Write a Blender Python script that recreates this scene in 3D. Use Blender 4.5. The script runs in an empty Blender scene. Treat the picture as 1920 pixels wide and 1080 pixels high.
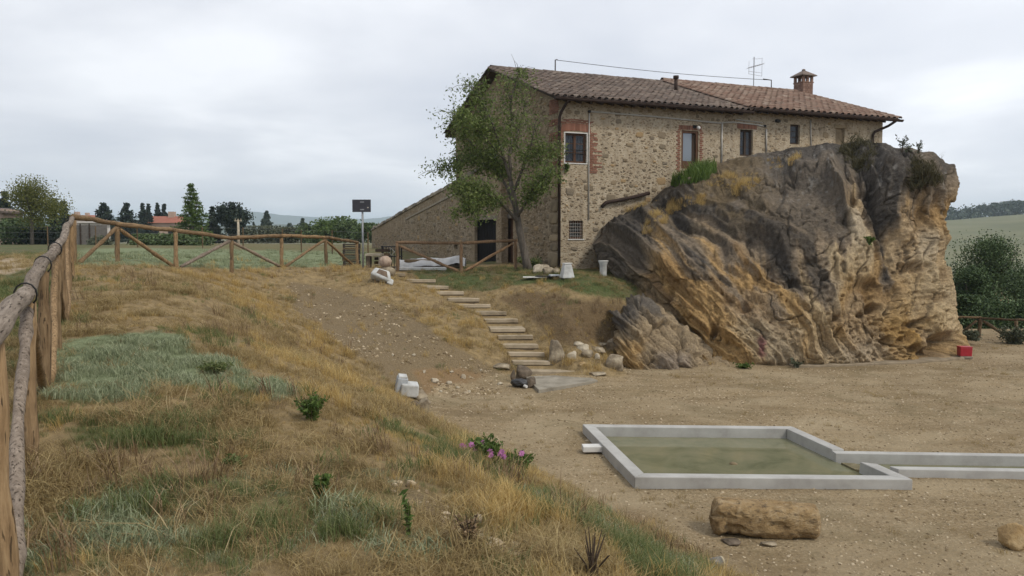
import bpy, bmesh, math, random
import numpy as np
from mathutils import Vector, Matrix
R = math.radians
random.seed(7)
rng = np.random.default_rng(7)
S = bpy.context.scene
COL = S.collection

# ---------------------------------------------------------------- camera
F, CX, CY, PITCH, EYE = 1510.0, 960.0, 540.0, math.atan(100 / 1510.0), 3.5
cam_d = bpy.data.cameras.new('camera')
cam_d.sensor_width = 36.0
cam_d.lens = F / 1920 * 36.0
cam_d.clip_start, cam_d.clip_end = 0.05, 30000
cam = bpy.data.objects.new('camera', cam_d)
COL.objects.link(cam)
cam.location = (0, 0, EYE)
cam.rotation_euler = (math.pi / 2 - PITCH, 0, 0)
S.camera = cam

# ---------------------------------------------------------------- world: high overcast
SUN_EL, SUN_ROT = R(48), R(128)
W = bpy.data.worlds.new('World')
S.world = W
W.use_nodes = True
nt = W.node_tree
for n in list(nt.nodes):
    nt.nodes.remove(n)
def N(t, kind, **kw):
    n = t.nodes.new(kind)
    for k, v in kw.items():
        if k in n.inputs.keys():
            n.inputs[k].default_value = v
        else:
            setattr(n, k, v)
    return n
def L(t, a, b):
    t.links.new(a, b)
wout = N(nt, 'ShaderNodeOutputWorld')
sky = N(nt, 'ShaderNodeTexSky', sky_type='NISHITA', sun_disc=False, sun_elevation=SUN_EL, sun_rotation=SUN_ROT)
bg1 = N(nt, 'ShaderNodeBackground', Strength=0.07)
L(nt, sky.outputs[0], bg1.inputs[0])
tc = N(nt, 'ShaderNodeTexCoord')
sep = N(nt, 'ShaderNodeSeparateXYZ')
L(nt, tc.outputs['Generated'], sep.inputs[0])
zz = N(nt, 'ShaderNodeMath', operation='MAXIMUM'); zz.inputs[1].default_value = 0.0
L(nt, sep.outputs[2], zz.inputs[0])
za = N(nt, 'ShaderNodeMath', operation='ADD'); za.inputs[1].default_value = 0.14
L(nt, zz.outputs[0], za.inputs[0])
dx = N(nt, 'ShaderNodeMath', operation='DIVIDE'); dy = N(nt, 'ShaderNodeMath', operation='DIVIDE')
L(nt, sep.outputs[0], dx.inputs[0]); L(nt, za.outputs[0], dx.inputs[1])
L(nt, sep.outputs[1], dy.inputs[0]); L(nt, za.outputs[0], dy.inputs[1])
cmb = N(nt, 'ShaderNodeCombineXYZ')
L(nt, dx.outputs[0], cmb.inputs[0]); L(nt, dy.outputs[0], cmb.inputs[1])
cl = N(nt, 'ShaderNodeTexNoise', Scale=0.75, Detail=5.0, Roughness=0.5, Distortion=0.25)
mpw = N(nt, 'ShaderNodeMapping')
mpw.inputs['Location'].default_value = (3.1, 1.4, 0.0)
L(nt, cmb.outputs[0], mpw.inputs[0])
L(nt, mpw.outputs[0], cl.inputs['Vector'])
rmp = N(nt, 'ShaderNodeValToRGB')
rmp.color_ramp.elements[0].position = 0.34; rmp.color_ramp.elements[0].color = (0.585, 0.612, 0.675, 1)
rmp.color_ramp.elements[1].position = 0.66; rmp.color_ramp.elements[1].color = (0.86, 0.875, 0.91, 1)
e = rmp.color_ramp.elements.new(0.5); e.color = (0.685, 0.705, 0.755, 1)
L(nt, cl.outputs['Fac'], rmp.inputs[0])
# thinner cloud towards the right of the view, thicker to the left
gl = N(nt, 'ShaderNodeMapRange'); gl.inputs[1].default_value = -0.6; gl.inputs[2].default_value = 0.7
gl.inputs[3].default_value = 0.93; gl.inputs[4].default_value = 1.12
L(nt, sep.outputs[0], gl.inputs[0])
mlt = N(nt, 'ShaderNodeVectorMath', operation='SCALE')
L(nt, rmp.outputs[0], mlt.inputs[0]); L(nt, gl.outputs[0], mlt.inputs['Scale'])
bg2 = N(nt, 'ShaderNodeBackground', Strength=1.0)
L(nt, mlt.outputs[0], bg2.inputs[0])
mixw = N(nt, 'ShaderNodeMixShader'); mixw.inputs[0].default_value = 0.93
L(nt, bg1.outputs[0], mixw.inputs[1]); L(nt, bg2.outputs[0], mixw.inputs[2])
L(nt, mixw.outputs[0], wout.inputs[0])

sun_d = bpy.data.lights.new('sun', 'SUN')
sun_d.energy, sun_d.angle, sun_d.color = 1.5, R(12), (1.0, 0.92, 0.79)
sun = bpy.data.objects.new('sun', sun_d)
COL.objects.link(sun)
sd = Vector((math.sin(SUN_ROT) * math.cos(SUN_EL), math.cos(SUN_ROT) * math.cos(SUN_EL), math.sin(SUN_EL)))
sun.rotation_euler = sd.to_track_quat('Z', 'Y').to_euler()
sun.location = (20, -20, 40)
S.view_settings.view_transform = 'Standard'
S.view_settings.look = 'None'
S.view_settings.exposure = 0.37
S.view_settings.gamma = 1.0
S.view_settings.use_curve_mapping = False
S.render.engine = 'CYCLES'
S.cycles.max_bounces = 5
S.cycles.diffuse_bounces = 3
S.cycles.glossy_bounces = 2
S.cycles.transmission_bounces = 3
S.cycles.transparent_max_bounces = 4
S.cycles.volume_bounces = 1
S.cycles.use_denoising = True
S.cycles.caustics_reflective = False
S.cycles.caustics_refractive = False

# ---------------------------------------------------------------- projection helpers (measured from the survey of the photograph)
_c, _s = math.cos(PITCH), math.sin(PITCH)
def ray(px, py):
    x, v = (px - CX) / F, (CY - py) / F
    k = _c + v * _s
    return x / k, (-_s + v * _c) / k            # X and Z per metre of Y
def P(px, py, D):
    x, z = ray(px, py)
    return Vector((x * D, D, EYE + z * D))
def PZ(px, py, z):
    x, zr = ray(px, py)
    D = (z - EYE) / zr
    return Vector((x * D, D, z))
def proj(X, Y, Z):
    X, Y, Z = np.asarray(X, float), np.asarray(Y, float), np.asarray(Z, float) - EYE
    d = Y * _c - Z * _s
    u = Y * _s + Z * _c
    d = np.where(d < 0.05, 0.05, d)
    return CX + F * X / d, CY - F * u / d

# ---------------------------------------------------------------- numpy noise
def _hash(ix, iy, iz, seed):
    h = (ix.astype(np.uint32) * np.uint32(374761393) + iy.astype(np.uint32) * np.uint32(668265263)
         + iz.astype(np.uint32) * np.uint32(2147483647) + np.uint32((seed * 974634777 + 12345) & 0xffffffff))
    h = (h ^ (h >> np.uint32(13))) * np.uint32(1274126177)
    h = (h ^ (h >> np.uint32(16))) * np.uint32(2246822519)
    h = h ^ (h >> np.uint32(15))
    return h.astype(np.float64) / 4294967295.0 * 2 - 1
def vn(x, y, z=0.0, seed=0):
    x, y, z = np.broadcast_arrays(np.asarray(x, float), np.asarray(y, float), np.asarray(z, float))
    fx, fy, fz = np.floor(x), np.floor(y), np.floor(z)
    ix, iy, iz = fx.astype(np.int64), fy.astype(np.int64), fz.astype(np.int64)
    tx, ty, tz = x - fx, y - fy, z - fz
    q = lambda t: t * t * t * (t * (t * 6 - 15) + 10)
    tx, ty, tz = q(tx), q(ty), q(tz)
    r = 0
    for a in (0, 1):
        for b in (0, 1):
            for c in (0, 1):
                w = (tx if a else 1 - tx) * (ty if b else 1 - ty) * (tz if c else 1 - tz)
                r = r + w * _hash(ix + a, iy + b, iz + c, seed)
    return r
def fbm(x, y, z=0.0, o=4, seed=0, g=0.5):
    r, a, s, n = 0, 1.0, 1.0, 0
    for i in range(o):
        r = r + a * vn(np.asarray(x) * s + i * 7.3, np.asarray(y) * s - i * 3.1, np.asarray(z) * s + i * 1.7, seed + i)
        n += a; a *= g; s *= 2.03
    return r / n * 1.5
def sst(a, b, x):
    t = np.clip((np.asarray(x, float) - a) / (b - a), 0, 1)
    return t * t * (3 - 2 * t)
def worley(x, y, seed=0):
    x, y = np.asarray(x, float), np.asarray(y, float)
    ix, iy = np.floor(x).astype(np.int64), np.floor(y).astype(np.int64)
    f1 = np.full(x.shape, 9.0); f2 = np.full(x.shape, 9.0); idv = np.zeros(x.shape)
    z0 = np.zeros(ix.shape, np.int64)
    for a in (-1, 0, 1):
        for b in (-1, 0, 1):
            cx, cy = ix + a, iy + b
            jx = cx + .5 + .48 * _hash(cx, cy, z0, seed); jy = cy + .5 + .48 * _hash(cx, cy, z0 + 1, seed)
            d = np.hypot(x - jx, y - jy); h = _hash(cx, cy, z0 + 2, seed)
            n = d < f1
            f2 = np.where(n, f1, np.minimum(f2, d)); idv = np.where(n, h, idv); f1 = np.where(n, d, f1)
    return f1, f2, idv
def inpoly(px, py, poly):
    px, py = np.asarray(px), np.asarray(py)
    r = np.zeros(px.shape, bool)
    n = len(poly)
    for i in range(n):
        x1, y1 = poly[i]; x2, y2 = poly[(i + 1) % n]
        if y1 == y2:
            continue
        c = ((y1 > py) != (y2 > py)) & (px < (x2 - x1) * (py - y1) / (y2 - y1) + x1)
        r ^= c
    return r

# ---------------------------------------------------------------- material helpers
MATS = {}
def newmat(name):
    m = bpy.data.materials.new(name); m.use_nodes = True
    t = m.node_tree
    for n in list(t.nodes):
        t.nodes.remove(n)
    o = N(t, 'ShaderNodeOutputMaterial'); b = N(t, 'ShaderNodeBsdfPrincipled')
    L(t, b.outputs[0], o.inputs[0])
    MATS[name] = m
    return m, t, b
def ramp(t, fac, stops, interp='LINEAR'):
    r = N(t, 'ShaderNodeValToRGB')
    cr = r.color_ramp; cr.interpolation = interp
    while len(cr.elements) < len(stops):
        cr.elements.new(0.5)
    for el, (p, c) in zip(cr.elements, stops):
        el.position = p; el.color = (*c, 1)
    L(t, fac, r.inputs[0])
    return r.outputs[0]
def mix(t, fac, a, b, mode='MIX'):
    m = N(t, 'ShaderNodeMix', data_type='RGBA', blend_type=mode)
    for sock, v in ((m.inputs[0], fac), (m.inputs[6], a), (m.inputs[7], b)):
        if isinstance(v, (int, float)):
            sock.default_value = v
        elif isinstance(v, tuple):
            sock.default_value = (*v, 1)
        else:
            L(t, v, sock)
    return m.outputs[2]
def noise(t, vec, scale, detail=4, rough=0.6, dist=0.0):
    n = N(t, 'ShaderNodeTexNoise', Scale=scale, Detail=detail, Roughness=rough, Distortion=dist)
    L(t, vec, n.inputs['Vector'])
    return n.outputs['Fac']
def mathn(t, op, a, b=None):
    m = N(t, 'ShaderNodeMath', operation=op)
    for i, v in enumerate((a, b)):
        if v is None:
            continue
        if isinstance(v, (int, float)):
            m.inputs[i].default_value = v
        else:
            L(t, v, m.inputs[i])
    return m.outputs[0]
def ocoord(t, scale=(1, 1, 1)):
    tc = N(t, 'ShaderNodeTexCoord')
    if scale == (1, 1, 1):
        return tc.outputs['Object']
    mp = N(t, 'ShaderNodeMapping'); mp.inputs['Scale'].default_value = scale
    L(t, tc.outputs['Object'], mp.inputs[0])
    return mp.outputs[0]
def bump(t, b, h, strength=0.4, dist=0.02):
    bp = N(t, 'ShaderNodeBump', Strength=strength, Distance=dist)
    L(t, h, bp.inputs['Height']); L(t, bp.outputs[0], b.inputs['Normal'])
def rnd(t):
    """one number per object, per instance and per loose piece of a joined mesh"""
    oi = N(t, 'ShaderNodeObjectInfo'); ge = N(t, 'ShaderNodeNewGeometry')
    return mathn(t, 'FRACT', mathn(t, 'ADD', oi.outputs['Random'], mathn(t, 'MULTIPLY', ge.outputs['Random Per Island'], 7.31)))
def simple(name, stops, scale=6.0, rough=0.85, bs=0.3, bscale=40.0, bd=0.01, stretch=(1, 1, 1), spec=0.3, metal=0.0, vary=0.0, detail=5):
    if name in MATS:
        return MATS[name]
    m, t, b = newmat(name)
    v = ocoord(t, stretch)
    f = noise(t, v, scale, detail, 0.62)
    if vary:
        f = mathn(t, 'ADD', mathn(t, 'MULTIPLY', f, 1 - vary), mathn(t, 'MULTIPLY', rnd(t), vary))
    if isinstance(stops[0][1], (int, float)):
        k = len(stops)
        stops = [(0.3 + 0.4 * i / max(1, k - 1), c) for i, c in enumerate(stops)]
    L(t, ramp(t, f, stops), b.inputs['Base Color'])
    b.inputs['Roughness'].default_value = rough
    b.inputs['Metallic'].default_value = metal
    b.inputs['Specular IOR Level'].default_value = spec
    if bs:
        bump(t, b, noise(t, v, bscale, 4, 0.65), bs, bd)
    return m

# ---------------------------------------------------------------- mesh helpers
def link(o, parent=None):
    COL.objects.link(o)
    if parent is not None:
        o.parent = parent
    return o
def tag(o, label=None, cat=None, group=None, kind=None):
    if label: o['label'] = label
    if cat: o['category'] = cat
    if group: o['group'] = group
    if kind: o['kind'] = kind
    return o
def empty(name, loc, rz=0.0):
    o = bpy.data.objects.new(name, None)
    o.empty_display_size = 0.2
    o.location = loc; o.rotation_euler = (0, 0, rz)
    return link(o)
def thing(name, label, cat, loc=(0, 0, 0), rz=0.0, group=None):
    return tag(empty(name, loc, rz), label, cat, group)
def meshobj(name, verts, faces, mat, parent=None, smooth=False):
    me = bpy.data.meshes.new(name)
    me.from_pydata([tuple(v) for v in verts], [], faces)
    me.update()
    if smooth:
        me.polygons.foreach_set('use_smooth', [True] * len(me.polygons))
    if mat: me.materials.append(mat)
    return link(bpy.data.objects.new(name, me), parent)
def gridmesh(name, V, nu, nv, mat, parent=None, smooth=True, attrs=None):
    """V: (nv, nu, 3) array"""
    me = bpy.data.meshes.new(name)
    V = V.reshape(-1, 3)
    i = np.arange(nv - 1)[:, None] * nu + np.arange(nu - 1)[None, :]
    Q = np.stack([i, i + 1, i + nu + 1, i + nu], -1).reshape(-1, 4)
    me.vertices.add(len(V)); me.vertices.foreach_set('co', V.astype(np.float32).ravel())
    me.loops.add(Q.size); me.loops.foreach_set('vertex_index', Q.astype(np.int32).ravel())
    me.polygons.add(len(Q))
    me.polygons.foreach_set('loop_start', (np.arange(len(Q)) * 4).astype(np.int32))
    me.polygons.foreach_set('use_smooth', np.full(len(Q), smooth))
    me.update(calc_edges=True)
    for k, a in (attrs or {}).items():
        a = np.asarray(a, np.float32)
        if a.ndim >= 2 and a.shape[-1] == 3:
            at = me.color_attributes.new(k, 'FLOAT_COLOR', 'POINT')
            c = np.ones((len(V), 4), np.float32); c[:, :3] = a.reshape(-1, 3)
            at.data.foreach_set('color', c.ravel())
        else:
            at = me.attributes.new(k, 'FLOAT', 'POINT'); at.data.foreach_set('value', a.ravel())
    if mat: me.materials.append(mat)
    return link(bpy.data.objects.new(name, me), parent)
class MB:
    def __init__(s): s.v, s.f = [], []
    def add(s, v, f):
        o = len(s.v); s.v += [Vector(x) for x in v]; s.f += [tuple(i + o for i in q) for q in f]; return s
    def box(s, c, d, rz=0.0, top=1.0, rx=0.0, ry=0.0):
        M = Matrix.Translation(c) @ Matrix.Rotation(rz, 4, 'Z') @ Matrix.Rotation(ry, 4, 'Y') @ Matrix.Rotation(rx, 4, 'X')
        x, y, z = d[0] / 2, d[1] / 2, d[2] / 2
        v = [(-x, -y, -z), (x, -y, -z), (x, y, -z), (-x, y, -z), (-x * top, -y * top, z), (x * top, -y * top, z), (x * top, y * top, z), (-x * top, y * top, z)]
        return s.add([M @ Vector(p) for p in v], [(3, 2, 1, 0), (4, 5, 6, 7), (0, 1, 5, 4), (1, 2, 6, 5), (2, 3, 7, 6), (3, 0, 4, 7)])
    def prism(s, a, b):
        n = len(a)
        return s.add(list(a) + list(b), [tuple(range(n))[::-1], tuple(range(n, 2 * n))] + [(i, (i + 1) % n, n + (i + 1) % n, n + i) for i in range(n)])
    def tube(s, pts, rad, seg=8, wob=0.0, caps=True):
        pts = [Vector(p) for p in pts]
        if isinstance(rad, (int, float)): rad = [rad] * len(pts)
        v, f = [], []
        up = None
        for i, p in enumerate(pts):
            d = (pts[min(i + 1, len(pts) - 1)] - pts[max(i - 1, 0)]).normalized()
            if up is None:
                up = Vector((0, 0, 1)) if abs(d.z) < 0.9 else Vector((1, 0, 0))
            a = d.cross(up).normalized() if i == 0 else (pa - d * pa.dot(d)).normalized()
            b = d.cross(a).normalized(); pa = a
            ph = 0
            for k in range(seg):
                t = 2 * math.pi * k / seg
                r = rad[i] * (1 + (random.uniform(-wob, wob) if wob else 0))
                v.append(p + a * (r * math.cos(t)) + b * (r * math.sin(t)))
        for i in range(len(pts) - 1):
            for k in range(seg):
                k2 = (k + 1) % seg
                f.append((i * seg + k, i * seg + k2, (i + 1) * seg + k2, (i + 1) * seg + k))
        if caps:
            f.append(tuple(range(seg))[::-1]); f.append(tuple((len(pts) - 1) * seg + k for k in range(seg)))
        return s.add(v, f)
    def build(s, name, mat, parent=None, smooth=False, off=None, bevel=0.0):
        """off: world position of the parent when the shapes were written in world coordinates"""
        vs = s.v if off is None else [v - Vector(off) for v in s.v]
        o = meshobj(name, vs, s.f, mat, parent, smooth)
        if bevel:
            md = o.modifiers.new('bevel', 'BEVEL'); md.width = bevel; md.segments = 2; md.limit_method = 'ANGLE'
        return o
def blob(name, size, mat, seed=0, sub=3, amp=0.22, freq=1.3, parent=None, loc=(0, 0, 0), rot=(0, 0, 0), flat=0.0, sharp=0.0, facets=0):
    bm = bmesh.new()
    bmesh.ops.create_icosphere(bm, subdivisions=sub, radius=1.0)
    co = np.array([v.co[:] for v in bm.verts])
    if sharp:      # blockier
        co = np.sign(co) * np.abs(co) ** (1 - sharp)
    n = fbm(co[:, 0] * freq + seed * 3.7, co[:, 1] * freq, co[:, 2] * freq, 3, seed)
    co = co * (1 + amp * n)[:, None]
    n2 = fbm(co[:, 0] * freq * 4, co[:, 1] * freq * 4, co[:, 2] * freq * 4 + seed, 2, seed + 5)
    co = co * (1 + amp * 0.22 * n2)[:, None]
    if facets:
        g_ = np.random.default_rng(seed)
        for _ in range(facets):
            nn = g_.normal(size=3); nn /= np.linalg.norm(nn); d_ = g_.uniform(.62, .88)
            co = co - np.maximum(0, co @ nn - d_)[:, None] * nn * .92
        n3 = fbm(co[:, 0] * 3, co[:, 1] * 3, co[:, 2] * 9 + seed, 3, seed + 8)
        co = co * (1 + .05 * n3)[:, None]
    if flat:
        co[:, 2] = np.maximum(co[:, 2], -flat)
    co = co * (np.array(size) / 2)
    for v, c in zip(bm.verts, co): v.co = c
    me = bpy.data.meshes.new(name); bm.to_mesh(me); bm.free()
    me.polygons.foreach_set('use_smooth', [True] * len(me.polygons))
    me.materials.append(mat)
    o = bpy.data.objects.new(name, me); o.location = loc; o.rotation_euler = rot
    return link(o, parent)

# ---------------------------------------------------------------- the survey: house frame
HC = P(1046, 503, 29.0)
HA = math.atan(640 / 1510.0)
He = Vector((math.cos(HA), math.sin(HA), 0)); Hg = Vector((-math.sin(HA), math.cos(HA), 0))
def hw(x, y, z): return HC + He * x + Hg * y + Vector((0, 0, z))
def fac(px, py, y0=0.0):
    x, zr = ray(px, py); r = Vector((x, 1, 0))
    D = (HC.dot(Hg) - HC.z * 0 + y0) / r.dot(Hg)
    q = r * D - Vector((HC.x, HC.y, 0))
    return q.dot(He), EYE + zr * D - HC.z
def gab(px, py, x0=0.0):
    x, zr = ray(px, py); r = Vector((x, 1, 0))
    D = (Vector((HC.x, HC.y, 0)).dot(He) + x0) / r.dot(He)
    q = r * D - Vector((HC.x, HC.y, 0))
    return q.dot(Hg), EYE + zr * D - HC.z

# ---------------------------------------------------------------- terrain heights (thin-plate through surveyed points)
ctl = []
def cw(X, Y, z): ctl.append((X, Y, z))
def cp(px, py, z): p = PZ(px, py, z); ctl.append((p.x, p.y, z))
def cd(px, py, D): p = P(px, py, D); ctl.append((p.x, p.y, p.z))
for q in [(0, 0, 1.9), (-3, 0, 2.0), (-7, 0, 2.1), (-14, 0, 2.2), (-25, 0, 2.3), (0, -6, 1.9), (-12, -6, 2.2),
          (-4.2, 5, 2.12), (-1.8, 4, 2.0), (-8, 6, 2.25), (-14, 10, 2.5), (-25, 12, 2.5), (-14, 18, 2.75), (-25, 25, 2.75), (-14, 30, 2.65),
          (2.05, 0, 1.8), (-.09, 4, 1.88), (-1.7, 7, 2.0), (-3.3, 10, 2.15), (-5.4, 14, 2.45), (-7.6, 18, 2.68),
          (4.32, 0, .95), (2.2, 4, 1.0), (.58, 7, 1.05), (-1.02, 10, 1.12),
          (6.6, 0, .1), (4.45, 4, .08), (2.3, 8, .06), (1.25, 10, .05), (.2, 12, .05), (-.9, 14, .08), (-1.95, 16, .1),
          (8.6, 0, 0), (6.5, 4, 0), (4.3, 8, 0), (3.2, 10, 0), (2.2, 12, 0), (1.2, 14, 0), (.3, 16, 0),
          (12, 0, 0), (12, 6, 0), (8, 10, 0), (12, 12, 0), (6, 14, 0), (18, 8, 0), (18, 16, 0), (10, 18, 0), (5, 18, 0), (2.5, 18.5, 0), (25, 0, 0), (25, 14, 0),
          (14, 22, 0), (20, 22, 0), (13, 26.5, 0), (16.5, 27, -.05), (22, 27, -.3), (16, 33, -2.2), (24, 34, -2.8), (20, 45, -4.5), (30, 45, -5), (30, 25, -.6), (14, 40, -2.5), (20, 60, -5), (30, 60, -6),
          (-3, 40, 2.3), (-12, 42, 2.55), (-25, 42, 2.7), (-4, 60, 2.1), (-14, 60, 2.6), (-25, 60, 2.7), (2, 36, 2.3), (6, 40, 2.2), (6, 60, 1)]:
    cw(*q)
FENCE_L = [(-2.09, 3.25), (-3.15, 5.2), (-4.08, 7.0), (-4.99, 8.8), (-5.91, 10.6), (-7.22, 13.1), (-8.53, 15.6)]
for X, Y in FENCE_L:
    cw(X, Y, 2.02 + 0.0 * Y + max(0, (Y - 4)) * 0.054)
FENCE_B = [(140, 498, 18.0), (222, 497, 20.0), (330, 499, 22.0), (435, 511, 24.0), (529, 500, 26.5), (611, 501, 29.0), (670, 500, 31.5)]
for q in FENCE_B:
    cd(*q)
for q in [(1000, 505, 2.3), (700, 520, 2.2), (1130, 535, 2.0), (1180, 548, 1.75), (1060, 560, 1.75), (1080, 592, 1.35), (1100, 640, .75), (1110, 672, .1),
          (1050, 690, .05), (1160, 692, 0), (1010, 716, .0), (900, 700, .12), (820, 640, .85), (700, 620, 1.0), (620, 560, 1.6),
          (760, 560, 1.65), (800, 758, .03), (850, 725, .06), (560, 600, 1.45), (600, 690, 1.15), (1300, 690, 0), (1500, 686, 0), (1700, 684, 0), (1850, 660, 0), (1910, 640, 0)]:
    cp(*q)
for px, D, z in [(1300, 25, .9), (1400, 26, .7), (1600, 27, .4), (1250, 28, 1.9), (1500, 31, 1.2)]:
    cw(ray(px, 500)[0] * D, D, z)
stp = [(738, 760, 513), (780, 817, 524), (804, 841, 536), (845, 870, 547), (864, 899, 560), (880, 920, 571), (901, 950, 585), (919, 972, 599), (934, 985, 616), (941, 1000, 630), (955, 1010, 646), (956, 1022, 661), (962, 1032, 677), (991, 1080, 696)]
def stepz(i): return 2.2 - (2.2 - .15) * i / (len(stp) - 1)
stL = [PZ(q[0], q[2], stepz(i)) for i, q in enumerate(stp)]; stR = [PZ(q[1], q[2], stepz(i)) for i, q in enumerate(stp)]
for i_ in range(len(stp)):
    stL[i_].x = min(stL[i_].x, stR[i_].x - .95)
    m_ = (stL[i_] + stR[i_]) / 2; cw(m_.x, m_.y, m_.z - .06); cw(stR[i_].x + .4, stR[i_].y, m_.z + .04)
    if i_ < 12: cw(stL[i_].x - .5, stL[i_].y, m_.z + .16)
for q in [(-4.6, 30, 2.27), (-2.6, 29.4, 2.28), (-1, 28.6, 2.28), (.7, 28.2, 2.28), (1.8, 27.8, 2.2), (-6.5, 31, 2.27), (-2, 33, 2.3), (-3.3, 31.5, 2.29)]: cw(*q)
CT = np.array(ctl, float)
def _phi(d2): return 0.5 * d2 * np.log(d2 + 1e-9)
_sc = 10.0
_A = CT[:, :2] / _sc
_n = len(_A)
_K = _phi(((_A[:, None] - _A[None]) ** 2).sum(-1)) + np.eye(_n) * 0.004
_Pm = np.hstack([np.ones((_n, 1)), _A])
_M = np.block([[_K, _Pm], [_Pm.T, np.zeros((3, 3))]])
_w = np.linalg.solve(_M, np.concatenate([CT[:, 2], np.zeros(3)]))
POOLQ = [PZ(1092, 795, .16), PZ(1485, 799, .16), PZ(1712, 899, .16), PZ(1190, 894, .16)]     # outer corners: back left, back right, front right, front left
CHB = (PZ(1560, 845, .13), PZ(2100, 853, .13)); CHF = (PZ(1655, 874, .13), PZ(2100, 881, .13))
def H0(X, Y):
    X, Y = np.asarray(X, float), np.asarray(Y, float)
    sh = X.shape
    xc, yc = np.clip(X, -28, 30).ravel(), np.clip(Y, -6, 60).ravel()
    out = np.empty(xc.shape)
    for i in range(0, len(xc), 20000):
        q = np.stack([xc[i:i + 20000], yc[i:i + 20000]], 1) / _sc
        k = _phi(((q[:, None] - _A[None]) ** 2).sum(-1))
        out[i:i + 20000] = k @ _w[:_n] + _w[_n] + q @ _w[_n + 1:]
    out = out.reshape(sh)
    d = np.hypot(X - np.clip(X, -28, 30), Y - np.clip(Y, -6, 60))
    far = np.where(X > 8, -7.0, -1.0)
    far = -4.0 + 3.0 * sst(10, -30, X) - 3 * sst(10, 40, X)
    k = sst(8, 120, d)
    z = out * (1 - k) + far * k
    yard = (Y < 30)
    z = np.where(yard, 0.5 * (z + np.sqrt(z * z + 0.0016)) - 0.012, z)
    return z
def H(X, Y, fine=True):
    z = H0(X, Y)
    if fine:
        X, Y = np.asarray(X, float), np.asarray(Y, float)
        sl = sst(0.03, 0.35, z)
        near = sst(70, 30, np.hypot(X, Y))
        z = z + near * (sl * (0.07 * fbm(X * .7, Y * .7, 0, 3, 3) + 0.035 * fbm(X * 2.6, Y * 2.6, 0, 3, 9)) + 0.008 * fbm(X * 2, Y * 2, 0, 3, 4))
        ys = np.array([p.y for p in stR])[::-1]; l = np.interp(Y, ys, np.array([p.x for p in stL])[::-1]); r = np.interp(Y, ys, np.array([p.x for p in stR])[::-1])
        tz = np.interp(Y, ys, np.array([p.z for p in stR])[::-1]) - .13
        ins = sst(-.12, .05, X - l) * sst(-.22, -.03, r - X) * (Y > ys[0]) * (Y < ys[-1] + .3)
        z = np.where(ins > 0, np.minimum(z, z * (1 - ins) + tz * ins), z)
        q = np.array([[p.x, p.y] for p in POOLQ]); c = q.mean(0); q = c + (q - c) * 0.955
        z = np.where(inpoly(X, Y, [tuple(a) for a in q]), -0.45, z)
        ch = [(CHB[0].x - .4, CHB[0].y - .08), (CHB[1].x, CHB[1].y - .08), (CHF[1].x, CHF[1].y + .08), (CHF[0].x - .6, CHF[0].y + .08)]
        z = np.where(inpoly(X, Y, ch), -0.35, z)
    return z
def gz(x, y): return float(H(np.array([x]), np.array([y]))[0])
def ground(px, py):
    """first hit of a line of sight on the terrain"""
    x, zr = ray(px, py)
    D = np.linspace(3, 80, 3000)
    d = EYE + zr * D - H(x * D, D)
    i = int(np.argmax(d < 0))
    return Vector((x * D[i], D[i], EYE + zr * D[i]))
# ---------------------------------------------------------------- ground sheet
def axis(a, b, st, lo, hi, g=1.12):
    m = list(np.arange(a, b + 1e-6, st))
    s, x, up = st, b, []
    while x < hi:
        s *= g; x += s; up.append(x)
    s, x, dn = st, a, []
    while x > lo:
        s *= g; x -= s; dn.append(x)
    return np.array(dn[::-1] + m + up)
gx = axis(-22, 15, 0.085, -9000, 9000); gy = axis(2.0, 34, 0.085, -60, 9000)
GX, GY = np.meshgrid(gx, gy)
GZ = H(GX, GY)
gpx, gpy = proj(GX, GY, GZ)
_wz = 60.0 / np.maximum(GY, 4) ; gpx = gpx + 3.2 * _wz * fbm(GX * 1.2, GY * 1.2, 0, 4, 91); gpy = gpy + 1.3 * _wz * fbm(GX * 1.2, GY * 1.2, 5, 4, 92)
def band(poly, blur=0):
    return inpoly(gpx, gpy, poly).astype(float)
# ground cover zones, as outlines on the ground
Z_TURF = [(70, 745), (88, 660), (240, 622), (320, 626), (430, 692), (545, 745), (520, 762), (430, 722), (330, 728), (200, 748)]
Z_LAWN = [(150, 464), (420, 468), (690, 472), (690, 500), (520, 500), (430, 505), (330, 497), (140, 497)]
Z_LEFT = [(-600, 455), (140, 455), (140, 495), (100, 560), (40, 700), (-600, 900)]
Z_STRIP = [(940, 915), (1050, 935), (1180, 1000), (1310, 1068), (1330, 1100), (1230, 1100), (1120, 1030), (1030, 970)]
Z_FLOW = [(690, 790), (800, 812), (900, 835), (1000, 868), (990, 895), (930, 892), (850, 872), (760, 840)]
Z_TERR = [(750, 500), (1000, 500), (1190, 508), (1200, 562), (1120, 560), (1030, 530), (900, 545), (800, 535)]
Z_DIRT = [(540, 525), (640, 545), (720, 570), (800, 615), (930, 690), (960, 712), (840, 745), (770, 745), (700, 690), (620, 640), (560, 590)]
Z_BAND = [(680, 885), (740, 900), (860, 970), (1010, 1070), (960, 1085), (850, 1020), (740, 955)]
Z_ORNG = [(770, 690), (850, 690), (960, 710), (940, 740), (800, 752)]
Z_PATH = [(-200, 480), (0, 483), (70, 488), (75, 500), (0, 512), (-200, 520)]
Z_HERB = [(640, 960), (720, 985), (830, 1010), (880, 1050), (760, 1060), (660, 1030)]
Z_G1 = [(110, 800), (250, 782), (420, 798), (430, 838), (230, 852), (100, 845)]
Z_S1 = [(150, 930), (420, 895), (640, 875), (880, 930), (600, 1015), (480, 1080), (150, 1040)]
Z_G2 = [(20, 960), (160, 930), (200, 1090), (20, 1090)]
Z_FOOT = [(1050, 905), (1160, 930), (1270, 985), (1345, 1040), (1330, 1062), (1180, 985), (1060, 930)]
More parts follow.
